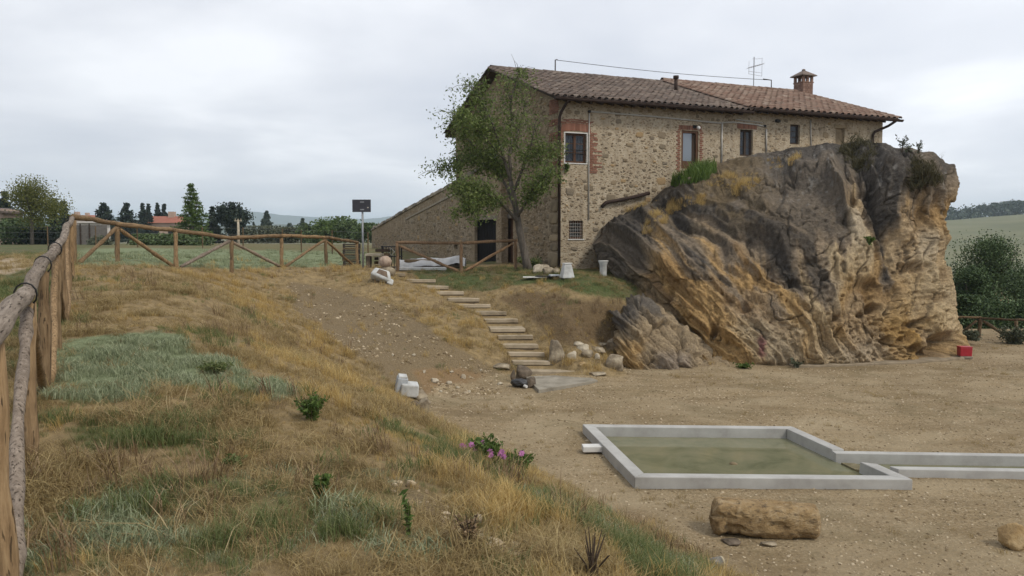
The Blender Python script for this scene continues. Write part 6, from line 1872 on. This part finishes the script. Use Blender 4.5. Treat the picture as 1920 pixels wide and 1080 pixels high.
MB().box((0, 1, 2.0), (3.4, 3, 4.0)).build('wall', M_PLASTW, vb); MB().box((0, 1, 4.15), (4.4, 4, .25)).build('roof', M_PLASTW, vb); MB().box((0, -.52, 2.4), (1.6, .06, 1.0)).build('window', M_DARKROOM, vb)
D = 170
vb = thing('pink_house', 'pinkish far house with two chimneys behind the fence corner', 'house', (ray(147, 440)[0] * D, D, 1.0))
zz_ = P(147, 411, D).z - 1.0
MB().box((0, 2, zz_ / 2), (7, 5, zz_)).build('wall', M_PLAST, vb); MB().prism([(-3.9, -.8, zz_), (3.9, -.8, zz_), (3.9, 4.8, zz_), (-3.9, 4.8, zz_)], [(-3, 1.8, zz_ + .9), (3, 1.8, zz_ + .9), (3, 2.2, zz_ + .9), (-3, 2.2, zz_ + .9)]).build('roof', M_REDROOF, vb)
MB().box((-1.2, 2, zz_ + .9), (.9, .8, 1.4)).build('chimney', M_PLAST, vb); MB().box((1.0, 2, zz_ + .8), (.7, .7, 1.2)).build('chimney', M_PLAST, vb)
D = 70
vb = thing('barn', 'brown tiled roof corner cut off at the left edge of the view', 'building', (ray(-14, 440)[0] * D, D, 2.0))
zz_ = P(0, 392, D).z - 2.0
MB().box((0, 2, zz_ / 2), (1.2, 3, zz_)).build('wall', M_PLAST, vb); MB().prism([(-1, 0, zz_), (1.1, 0, zz_ - .35), (1.1, 4, zz_ - .35), (-1, 4, zz_)], [(-1, 0, zz_ + .2), (1.1, 0, zz_ - .2), (1.1, 4, zz_ - .2), (-1, 4, zz_ + .2)]).build('roof', M_TILE, vb)
D = 80
up_ = thing('utility_pole', 'pale concrete utility pole with a cross arm in front of the broad evergreen', 'pole', (ray(447, 440)[0] * D, D, 2.2))
zz_ = P(447, 412, D).z - 2.2
MB().tube([(0, 0, -.5), (0, 0, zz_)], [.16, .11], 8).build('pole', M_ROCKW, up_, True); MB().box((0, 0, zz_ - .1), (.7, .1, .1)).build('cross_arm', M_ROCKW, up_)
for s_ in (-.28, 0, .28): MB().tube([(s_, 0, zz_ - .05), (s_, 0, zz_ + .12)], .03, 5).build('insulator', M_ROCKW, up_)
D = 62
gt = thing('shed', 'low grey fence panel enclosure beneath the white building', 'shed', (ray(165, 460)[0] * D, D, gz(ray(165, 460)[0] * D, D)))
MB().box((0, .4, .75), (2.6, .1, 1.5)).build('panel', simple('grey_boards', [(.11, .10, .09), (.18, .16, .14)]), gt)
for s_ in (-.7, .0): MB().box((s_, .28, .8), (.07, .07, 1.65)).build('post', M_WOODD, gt)

# ================================================================ GRASS AND SMALL STONES
PROTO = bpy.data.collections.new('prototypes')
def proto_mesh(name, V, Fc, mat, coll):
    me = bpy.data.meshes.new(name); me.from_pydata([tuple(v) for v in V], [], Fc); me.update(); me.materials.append(mat)
    o = bpy.data.objects.new(name, me); coll.objects.link(o); return o
def tuft(n, h, spread, lean, w, rr, curl=.5, flat=0.0):
    V, Fc = [], []
    for _ in range(n):
        a = rr.uniform(0, 6.28); r0 = spread * math.sqrt(rr.random()); bx, by = r0 * math.cos(a), r0 * math.sin(a)
        d = rr.uniform(0, 6.28); hh_ = h * rr.uniform(.45, 1.1); l = lean * rr.uniform(.2, 1.2)
        ux, uy = math.cos(d), math.sin(d); sx, sy = -uy * w / 2, ux * w / 2
        p1 = (bx + ux * l * hh_ * .4, by + uy * l * hh_ * .4, hh_ * (.55 - flat * .2)); p2 = (bx + ux * l * hh_ * (1 + curl), by + uy * l * hh_ * (1 + curl), hh_ * (1 - flat * .6))
        k = len(V)
        V += [(bx - sx, by - sy, -.02), (bx + sx, by + sy, -.02), (p1[0] + sx * .8, p1[1] + sy * .8, p1[2]), (p1[0] - sx * .8, p1[1] - sy * .8, p1[2]), p2]
        Fc += [(k, k + 1, k + 2, k + 3), (k + 3, k + 2, k + 4)]
    return V, Fc
def scatter(name, pts, scl, mat_protos, label, cat, seed=0, tilt=.15, clump=True):
    g = np.random.default_rng(seed); n = len(pts)
    me = bpy.data.meshes.new(name)
    me.vertices.add(n); me.vertices.foreach_set('co', pts.astype(np.float32).ravel())
    a = me.attributes.new('rot', 'FLOAT_VECTOR', 'POINT')
    rot = np.stack([g.normal(0, tilt, n), g.normal(0, tilt, n), g.uniform(0, 6.28, n)], 1)
    a.data.foreach_set('vector', rot.astype(np.float32).ravel())
    scl = np.asarray(scl) * (1 if not clump else .42 + .85 * sst(-.35, .45, fbm(pts[:, 0] * 2.3, pts[:, 1] * 2.3, 0, 3, seed + 300)))
    a = me.attributes.new('scl', 'FLOAT', 'POINT'); a.data.foreach_set('value', np.asarray(scl, np.float32))
    a = me.attributes.new('pid', 'INT', 'POINT'); a.data.foreach_set('value', g.integers(0, len(mat_protos), n).astype(np.int32))
    o = link(bpy.data.objects.new(name, me))
    col = bpy.data.collections.new(name + '_kinds')
    for p_ in mat_protos: col.objects.link(p_)
    ng = bpy.data.node_groups.new(name, 'GeometryNodeTree')
    ng.interface.new_socket('Geometry', in_out='INPUT', socket_type='NodeSocketGeometry'); ng.interface.new_socket('Geometry', in_out='OUTPUT', socket_type='NodeSocketGeometry')
    gi, go = ng.nodes.new('NodeGroupInput'), ng.nodes.new('NodeGroupOutput')
    ci = ng.nodes.new('GeometryNodeCollectionInfo'); ci.inputs['Collection'].default_value = col; ci.inputs['Separate Children'].default_value = True; ci.inputs['Reset Children'].default_value = True
    io = ng.nodes.new('GeometryNodeInstanceOnPoints'); io.inputs['Pick Instance'].default_value = True
    def na(nm, ty):
        x = ng.nodes.new('GeometryNodeInputNamedAttribute'); x.data_type = ty; x.inputs[0].default_value = nm; return x.outputs[0]
    ng.links.new(gi.outputs[0], io.inputs['Points']); ng.links.new(ci.outputs[0], io.inputs['Instance'])
    ng.links.new(na('pid', 'INT'), io.inputs['Instance Index']); ng.links.new(na('rot', 'FLOAT_VECTOR'), io.inputs['Rotation']); ng.links.new(na('scl', 'FLOAT'), io.inputs['Scale'])
    ng.links.new(io.outputs[0], go.inputs[0])
    md = o.modifiers.new('scatter', 'NODES'); md.node_group = ng
    return tag(o, label, cat, kind='stuff')
rr = random.Random(5)
G_DRY = leafmat('dry_grass', [(.27, .172, .060), (.44, .30, .108), (.56, .41, .16), (.63, .50, .25)], .65, 1.0)
G_MAT = leafmat('matted_grass', [(.16, .108, .050), (.28, .205, .090), (.40, .305, .14), (.50, .40, .21)], .65, 1.0)
G_GRN = leafmat('green_grass', [(.065, .092, .028), (.115, .150, .046), (.175, .20, .075), (.27, .26, .12)], .65, 1.0)
G_TRF = leafmat('silvery_turf', [(.13, .155, .078), (.235, .27, .15), (.335, .37, .225), (.44, .455, .31)], .65, 1.4)
G_BRN = leafmat('brown_stalks', [(.12, .078, .042), (.20, .135, .072), (.29, .205, .115)], .65, 1.0, False)
def protos(nm, mat, k, *args, **kw):
    out = []
    for i in range(k):
        V, Fc = tuft(*args, rr, **kw); out.append(proto_mesh(nm, V, Fc, mat, PROTO))
    return out
p_dry = protos('dry_tuft', G_DRY, 5, 40, .13, .07, .6, .0034)
p_mat = protos('matted_tuft', G_MAT, 5, 52, .075, .10, 1.5, .0034, flat=.4)
p_grn = protos('green_tuft', G_GRN, 4, 46, .10, .09, .9, .0038)
p_trf = protos('turf_tuft', G_TRF, 4, 64, .055, .11, .9, .0055)
p_brn = protos('stalk_tuft', G_BRN, 4, 16, .20, .06, .5, .0055)
def sample(n, x0, x1, y0, y1, seed, dens):
    g = np.random.default_rng(seed)
    X, Y = g.uniform(x0, x1, n), g.uniform(y0, y1, n)
    Z = H(X, Y)
    px, py = proj(X, Y, Z)
    wz_ = 60.0 / np.maximum(Y, 4)
    w = dens(X, Y, Z, px + 3.2 * wz_ * fbm(X * 1.2, Y * 1.2, 0, 4, 91) + g.normal(0, 1, n) * .8 * wz_, py + 1.3 * wz_ * fbm(X * 1.2, Y * 1.2, 5, 4, 92) + g.normal(0, 1, n) * .4 * wz_)
    k = (g.random(n) < w) & (px > -160) & (px < 2080) & (py < 1180)
    return np.stack([X, Y, Z], 1)[k], px[k], py[k]
def pch(X, Y, sc=1.0, seed=0): return fbm(X * sc, Y * sc, 0, 3, seed)
def fall(Y, a=7.0): return 1.0 / (1 + (Y / a) ** 2)
def zin(px, py, *zs):
    r = np.zeros(px.shape, bool)
    for z in zs: r |= inpoly(px, py, z)
    return r
def veg(X, Y, Z):            # plant cover: none on the yard
    return sst(.07, .22, Z + .07 * pch(X, Y, 1.3, 71)) * (Y < 30.5)
bare = lambda px, py: zin(px, py, Z_DIRT, Z_BAND, Z_ORNG)
def outside_house(X, Y):
    lx = (X - HC.x) * He.x + (Y - HC.y) * He.y; ly = (X - HC.x) * Hg.x + (Y - HC.y) * Hg.y
    return ~((lx > -1.3) & (ly > -.1))
def off_steps(X, Y):
    ys = np.array([p.y for p in stL])[::-1]; xa = np.array([p.x for p in stL])[::-1]; xb = np.array([p.x for p in stR])[::-1]
    l, r = np.interp(Y, ys, xa), np.interp(Y, ys, xb)
    return ~((X > l + .02) & (X < r - .02) & (Y > ys[0] - 1) & (Y < ys[-1] + .6))
def common(X, Y, Z, px, py): return veg(X, Y, Z) * outside_house(X, Y) * off_steps(X, Y)
def d_dry(X, Y, Z, px, py):
    slope_ = sst(1.2, 2.6, .88 * X + .47 * Y)
    k = (.35 + .65 * slope_) * sst(-.35, .35, pch(X, Y, .9, 72) + .15 * slope_)
    k = np.where(bare(px, py), .07, k); k = np.where(zin(px, py, Z_TURF, Z_LAWN, Z_STRIP, Z_LEFT, Z_TERR, Z_G1), .04, k); k = np.where(zin(px, py, Z_S1, Z_G2, Z_FOOT), k * .35, k); k = np.where(zin(px, py, Z_BRN), k * .6, k)
    return common(X, Y, Z, px, py) * k * np.maximum(fall(Y, 8), .05)
pt, px, py = sample(150000, -16, 7, 1.8, 31, 1, d_dry)
scatter('dry_grass', pt, (.5 + .75 * np.random.default_rng(2).random(len(pt))) * (.52 + .5 * sst(1.2, 2.6, .88 * pt[:, 0] + .47 * pt[:, 1])) * (1 + .25 * sst(10, 25, pt[:, 1])), p_dry, 'golden dry grass on the slope', 'grass', 3)
def d_mat(X, Y, Z, px, py):
    k = sst(-.95, .05, pch(X, Y, 1.2, 73) + .1)
    k = np.where(bare(px, py), .10, k); k = np.where(zin(px, py, Z_TURF, Z_LAWN), .06, k); k = np.where(zin(px, py, Z_S1, Z_G1, Z_STRIP), k * .4, k); k = np.where(zin(px, py, Z_BRN), k * .3, k)
    return common(X, Y, Z, px, py) * k * np.maximum(fall(Y, 8), .045)
pt, px, py = sample(190000, -16, 7, 1.8, 31, 4, d_mat)
scatter('matted_grass', pt, .55 + .8 * np.random.default_rng(5).random(len(pt)), p_mat, 'matted straw coloured grass on the bank', 'grass', 6, .25)
def d_grn(X, Y, Z, px, py):
    k = .42 * sst(.0, .45, pch(X, Y, .8, 74)) * (.4 + .6 * sst(2.6, 1.0, .88 * X + .47 * Y))
    k = np.where(zin(px, py, Z_TERR, Z_LEFT, Z_FLOW, Z_STRIP, Z_G1, Z_G2), .85, k); k = np.where(zin(px, py, Z_S1), .4, k); k = np.where(bare(px, py), .02, k); k = np.where(zin(px, py, Z_TURF, Z_LAWN), .04, k)
    return common(X, Y, Z, px, py) * k * np.maximum(fall(Y, 8), .10) * ~zin(px, py, Z_PATH)
pt, px, py = sample(150000, -16, 7, 1.8, 31, 7, d_grn)
scatter('green_grass', pt, .5 + .7 * np.random.default_rng(8).random(len(pt)), p_grn, 'green grass among the dry grass and below the house', 'grass', 9)
def d_trf(X, Y, Z, px, py):
    k = np.where(zin(px, py, Z_TURF), 1.0, 0.0); k = np.where(zin(px, py, Z_HERB), .8, k); k = np.where(zin(px, py, Z_STRIP), .6, k); k = np.where(zin(px, py, Z_S1), .75 * sst(-.25, .25, pch(X, Y, 1.4, 79)), k)
    lowz = (py > 880) & (px < 640) & (k == 0); k = np.where(lowz, .40 * sst(.02, .35, pch(X, Y, 1.1, 75)), k)
    k = np.where(zin(px, py, Z_LAWN), .35, k)
    return k * sst(.04, .1, Z) * np.maximum(fall(Y, 11), .06)
pt, px, py = sample(230000, -18, 7, 1.8, 48, 10, d_trf)
scatter('silvery_turf', pt, (.6 + .7 * np.random.default_rng(11).random(len(pt))) * (1 + .5 * sst(12, 30, pt[:, 1])), p_trf, 'low silvery green ground cover in patches', 'ground cover', 12)
def d_brn(X, Y, Z, px, py):
    k = sst(.15, .5, pch(X, Y, 1.0, 76)) * .22; k = np.where(zin(px, py, Z_FOOT, Z_BRN), .8, k); k = np.where(zin(px, py, Z_TURF, Z_LAWN, Z_LEFT), .0, k)
    return common(X, Y, Z, px, py) * k * np.maximum(fall(Y, 9), .06)
pt, px, py = sample(120000, -14, 7, 1.8, 30, 13, d_brn)
scatter('brown_stalks', pt, .5 + .7 * np.random.default_rng(14).random(len(pt)), p_brn, 'brown dead herb stalks on the bank', 'dead herbs', 15)
p_str = protos('straw_stem', leafmat('pale_straw', [(.34, .25, .12), (.48, .37, .19), (.60, .49, .29)], .8, 1.0), 4, 5, .17, .05, 1.3, .0034)
def d_str(X, Y, Z, px, py):
    k = sst(-.1, .4, pch(X, Y, 1.6, 83)) * .35; k = np.where(zin(px, py, Z_TURF, Z_LAWN, Z_TERR, Z_LEFT) | bare(px, py), .01, k)
    return common(X, Y, Z, px, py) * k * fall(Y, 7)
pt, px, py = sample(60000, -12, 7, 1.8, 26, 22, d_str)
scatter('straw', pt, .5 + .8 * np.random.default_rng(23).random(len(pt)), p_str, 'long pale straw stems lying through the grass', 'dead grass', 24, .3)
def d_yg(X, Y, Z, px, py):
    return sst(.12, .0, Z) * ~inpoly(X, Y, qp) * (Z > -.1) * .10 * sst(.05, .4, pch(X, Y, .6, 84) + .25 * sst(15, 20, Y))
qp = [tuple((q.x, q.y)) for q in POOLQ]
pt, px, py = sample(40000, -3, 22, 7, 26, 25, d_yg)
scatter('yard_weeds', pt, .25 + .35 * np.random.default_rng(26).random(len(pt)), protos('weed_tuft', G_MAT, 3, 30, .11, .10, 1.0, .006), 'sparse dry weeds growing through the gravel', 'weeds', 27)
# pebbles
M_PEB = simple('pebble', [(.15, .108, .06), (.25, .188, .11), (.34, .265, .165), (.43, .35, .24)], scale=20, vary=.8, bs=0)
pp = []
for i in range(6):
    bm = bmesh.new(); bmesh.ops.create_icosphere(bm, subdivisions=1, radius=.5)
    for v_ in bm.verts: v_.co = Vector((v_.co.x * rr.uniform(.7, 1.3), v_.co.y * rr.uniform(.7, 1.2), v_.co.z * rr.uniform(.4, .8)))
    me = bpy.data.meshes.new('pebble'); bm.to_mesh(me); bm.free(); me.materials.append(M_PEB)
    o = bpy.data.objects.new('pebble', me); PROTO.objects.link(o); pp.append(o)
qp = [tuple((q.x, q.y)) for q in POOLQ]
def d_peb(X, Y, Z, px, py):
    k = sst(.16, .02, Z) * ~inpoly(X, Y, qp) * (Z > -.1)
    return k * np.clip(1.6 * fall(Y, 9), .12, 1)
pt, px, py = sample(95000, -5, 16, 6.5, 27, 16, d_peb)
sc_ = .012 + .036 * np.random.default_rng(17).random(len(pt)) ** 3 + .010 * sst(10, 22, pt[:, 1])
scatter('gravel', pt, sc_, pp, 'loose pale gravel over the yard', 'gravel', 18, .4, False)
def d_st(X, Y, Z, px, py):
    k = np.where(bare(px, py), .95, 0.0) * sst(-.6, .2, pch(X, Y, 1.5, 78)); k = np.where(zin(px, py, Z_BAND), .9, k)
    return k * off_steps(X, Y) * np.maximum(fall(Y, 14), .1)
pt, px, py = sample(110000, -10, 4, 3, 26, 19, d_st)
scatter('bank_stones', pt, .018 + .09 * np.random.default_rng(20).random(len(pt)) ** 4, pp, 'scattered pale stones on the bare bank', 'stones', 21, .4, False)
# growth on the rock
rpx, rpy = proj(RV[..., 0], RV[..., 1], RV[..., 2])
def on_rock(polys, n, seed):
    m_ = np.zeros(rpx.shape, bool)
    for q in polys: m_ |= inpoly(rpx, rpy, q)
    idx = np.argwhere(m_); g = np.random.default_rng(seed); idx = idx[g.integers(0, len(idx), n)]
    return RV[idx[:, 0], idx[:, 1]]
ROCKDRY = [[(1205, 440), (1222, 395), (1260, 378), (1320, 368), (1322, 384), (1262, 400), (1225, 440)], [(1325, 348), (1345, 328), (1420, 322), (1425, 345), (1388, 372), (1360, 356)], [(1170, 392), (1225, 362), (1235, 376), (1180, 398)], [(1430, 300), (1500, 290), (1490, 312), (1440, 318)]]
pt = on_rock(ROCKDRY, 330, 30)
scatter('rock_grass', pt, .8 + .8 * np.random.default_rng(31).random(len(pt)), p_dry, 'dry grass on the sloping shoulder of the rock', 'grass', 32)
pt = on_rock([[(1232, 342), (1240, 330), (1337, 312), (1340, 330), (1300, 346), (1255, 352)]], 150, 33)
scatter('tall_grass', pt, 1.4 + 1.5 * np.random.default_rng(34).random(len(pt)), protos('tall_green_tuft', leafmat('vivid_grass', [(.06, .105, .02), (.11, .175, .035), (.18, .25, .07)], .65, 1.0), 3, 26, .17, .06, .35, .010), 'tall vivid green grass below the upper door', 'grass', 35)
pt = on_rock([[(1575, 262), (1640, 268), (1635, 320), (1605, 325), (1582, 300)], [(1712, 300), (1752, 300), (1755, 350), (1712, 352)]], 210, 36)
scatter('rock_shrub', pt, .9 + 1.1 * np.random.default_rng(37).random(len(pt)), protos('scrub_tuft', leafmat('scrub_leaf', [(.045, .042, .02), (.085, .076, .036), (.13, .11, .06)], .65, 1.0), 3, 30, .16, .10, .8, .011), 'dull scrub hanging from the top of the rock', 'scrub', 38, .5)
# spindly weeds against the sky
def bush(name, px, py, hpx, wpx, mat, label, cat, n, ls, seed, stems=8, D=None, stem_mat=None, up=1.0, flower=None):
    p = ground(px, py) if D is None else P(px, py, D)
    s_ = p.y / F; h, w = hpx * s_, wpx * s_
    o = thing(name, label, cat, p)
    rr_ = random.Random(seed); q = MB(); C_ = []
    for i in range(stems):
        a = rr_.uniform(0, 6.28); r_ = w / 2 * math.sqrt(rr_.random()); hh_ = h * rr_.uniform(.6, 1.05)
        e = Vector((math.cos(a) * r_, math.sin(a) * r_, hh_)); mdl = Vector((e.x * .35, e.y * .35, hh_ * .5))
        q.tube([(e.x * .1, e.y * .1, -.03), mdl, e], [.006 + .004 * h, .005, .002], 5)
        for j in range(max(1, n // stems)):
            t_ = rr_.random() ** .6
            b_ = mdl * (2 * t_) if t_ < .5 else mdl + (e - mdl) * (2 * t_ - 1)
            C_.append(b_ + Vector((rr_.gauss(0, 1), rr_.gauss(0, 1), rr_.gauss(0, .6))) * (w * .07))
    q.build('stems', stem_mat or M_STALK, o)
    if n: leaves('foliage', np.array([c[:] for c in C_]), ls, mat, o, seed, 2.4)
    return o, p, w, h
M_STALK = simple('green_stalk', [(.06, .06, .025), (.10, .09, .04)], bs=0)
M_DSTALK = simple('dead_stalk', [(.04, .028, .02), (.08, .055, .035)], bs=0)
G_SHR = leafmat('shrub_leaf', [(.045, .08, .016), (.08, .135, .028), (.125, .185, .045)], .7, 2.0)
bush('green_shrub', 584, 790, 50, 62, G_SHR, 'bright green little shrub on the edge of the near slope', 'shrub', 800, .016, 201, 44)
bush('green_shrub', 600, 935, 44, 46, G_SHR, 'small green shoot in the dry grass below the bright shrub', 'shrub', 420, .016, 202, 14)
bush('green_shrub', 437, 882, 26, 40, G_GRN, 'low dull green tuft left of the small shoot', 'shrub', 600, .014, 203, 20)
ob, p, w, h = bush('flowering_plant', 915, 868, 48, 64, G_SHR, 'green plant with pink flowers at the foot of the bank', 'plant', 700, .026, 204, 40)
M_PINKF = simple('pink_petal', [(.42, .12, .34), (.58, .25, .50)], bs=0)
for i, (px, py) in enumerate([(866, 836), (884, 834), (896, 852), (919, 847), (941, 847), (944, 856), (978, 850), (891, 846), (938, 851), (920, 853), (870, 838), (904, 830)]):
    c0 = P(px, py, p.y - .1 + .05 * (i % 3))
    me_ = MB(); rr_ = random.Random(i)
    for k in range(7):
        a = 6.28 * k / 7; u_ = Vector((math.cos(a), rr_.uniform(-.3, .3), math.sin(a))); s_ = Vector((-math.sin(a), 0, math.cos(a)))
        me_.add([c0, c0 + u_ * .02 + s_ * .010, c0 + u_ * .034, c0 + u_ * .02 - s_ * .010], [(0, 1, 2, 3)])
    me_.build('flower', M_PINKF, ob, off=p)
    MB().tube([c0, Vector((c0.x * .6 + p.x * .4, p.y, p.z))], .004, 4).build('flower_stem', M_STALK, ob, off=p)
bush('green_plant', 972, 892, 40, 62, G_SHR, 'low bright green plant right of the pink flowers', 'plant', 600, .026, 205, 30)
bush('dead_shrub', 1110, 1090, 100, 90, G_BRN, 'bare dark twigs of a dead herb at the bottom of the view', 'dead plant', 0, .01, 206, 16, stem_mat=M_DSTALK)
bush('dead_shrub', 880, 1030, 70, 70, G_BRN, 'brown seed head plant beside the half buried pale stone', 'dead plant', 300, .012, 207, 16, stem_mat=M_DSTALK)
bush('tall_weed', 766, 1010, 110, 20, G_SHR, 'single tall green weed rising from the near slope', 'weed', 60, .02, 208, 3)
bush('ground_shrub', 405, 700, 20, 60, G_GRN, 'green tuft on the far rim of the silvery patch', 'shrub', 700, .016, 209, 24)
for i, (px, py, h_, w_, lab) in enumerate([(1690, 284, 30, 26, 'thin weed on the top of the rock beside the house end'), (1722, 288, 24, 22, 'second thin weed on the rock top further right'), (1704, 286, 18, 40, 'low fuzzy weed between the two thin ones')]):
    bush('thin_weed', px, py, h_, w_, T['olive'], lab, 'weed', 90, .035, 220 + i, 7, D=24.6, stem_mat=M_DSTALK, group=None) if False else bush('thin_weed', px, py, h_, w_, T['olive'], lab, 'weed', 90, .035, 220 + i, 7, D=24.8, stem_mat=M_DSTALK)
bush('corner_plant', 1062, 322, 14, 16, G_SHR, 'small creeper on the facade below the big window', 'plant', 160, .045, 230, 8, D=fac(1062, 322)[0] * math.sin(HA) + HC.y - .06)
bush('rock_fern', 1630, 458, 14, 18, G_SHR, 'small plant growing from the pale middle of the rock face', 'plant', 160, .04, 231, 8, D=22.6)
bush('wall_grass', 995, 502, 18, 60, G_GRN, 'green grass clump round the foot of the tree', 'plant', 700, .05, 232, 22)
bush('base_weed', 1395, 690, 10, 40, G_SHR, 'flat green weed at the foot of the rock', 'weed', 200, .04, 233, 10)
bush('base_weed', 1494, 690, 16, 24, T['olive'], 'dry weed tuft at the foot of the rock', 'weed', 200, .035, 234, 10)
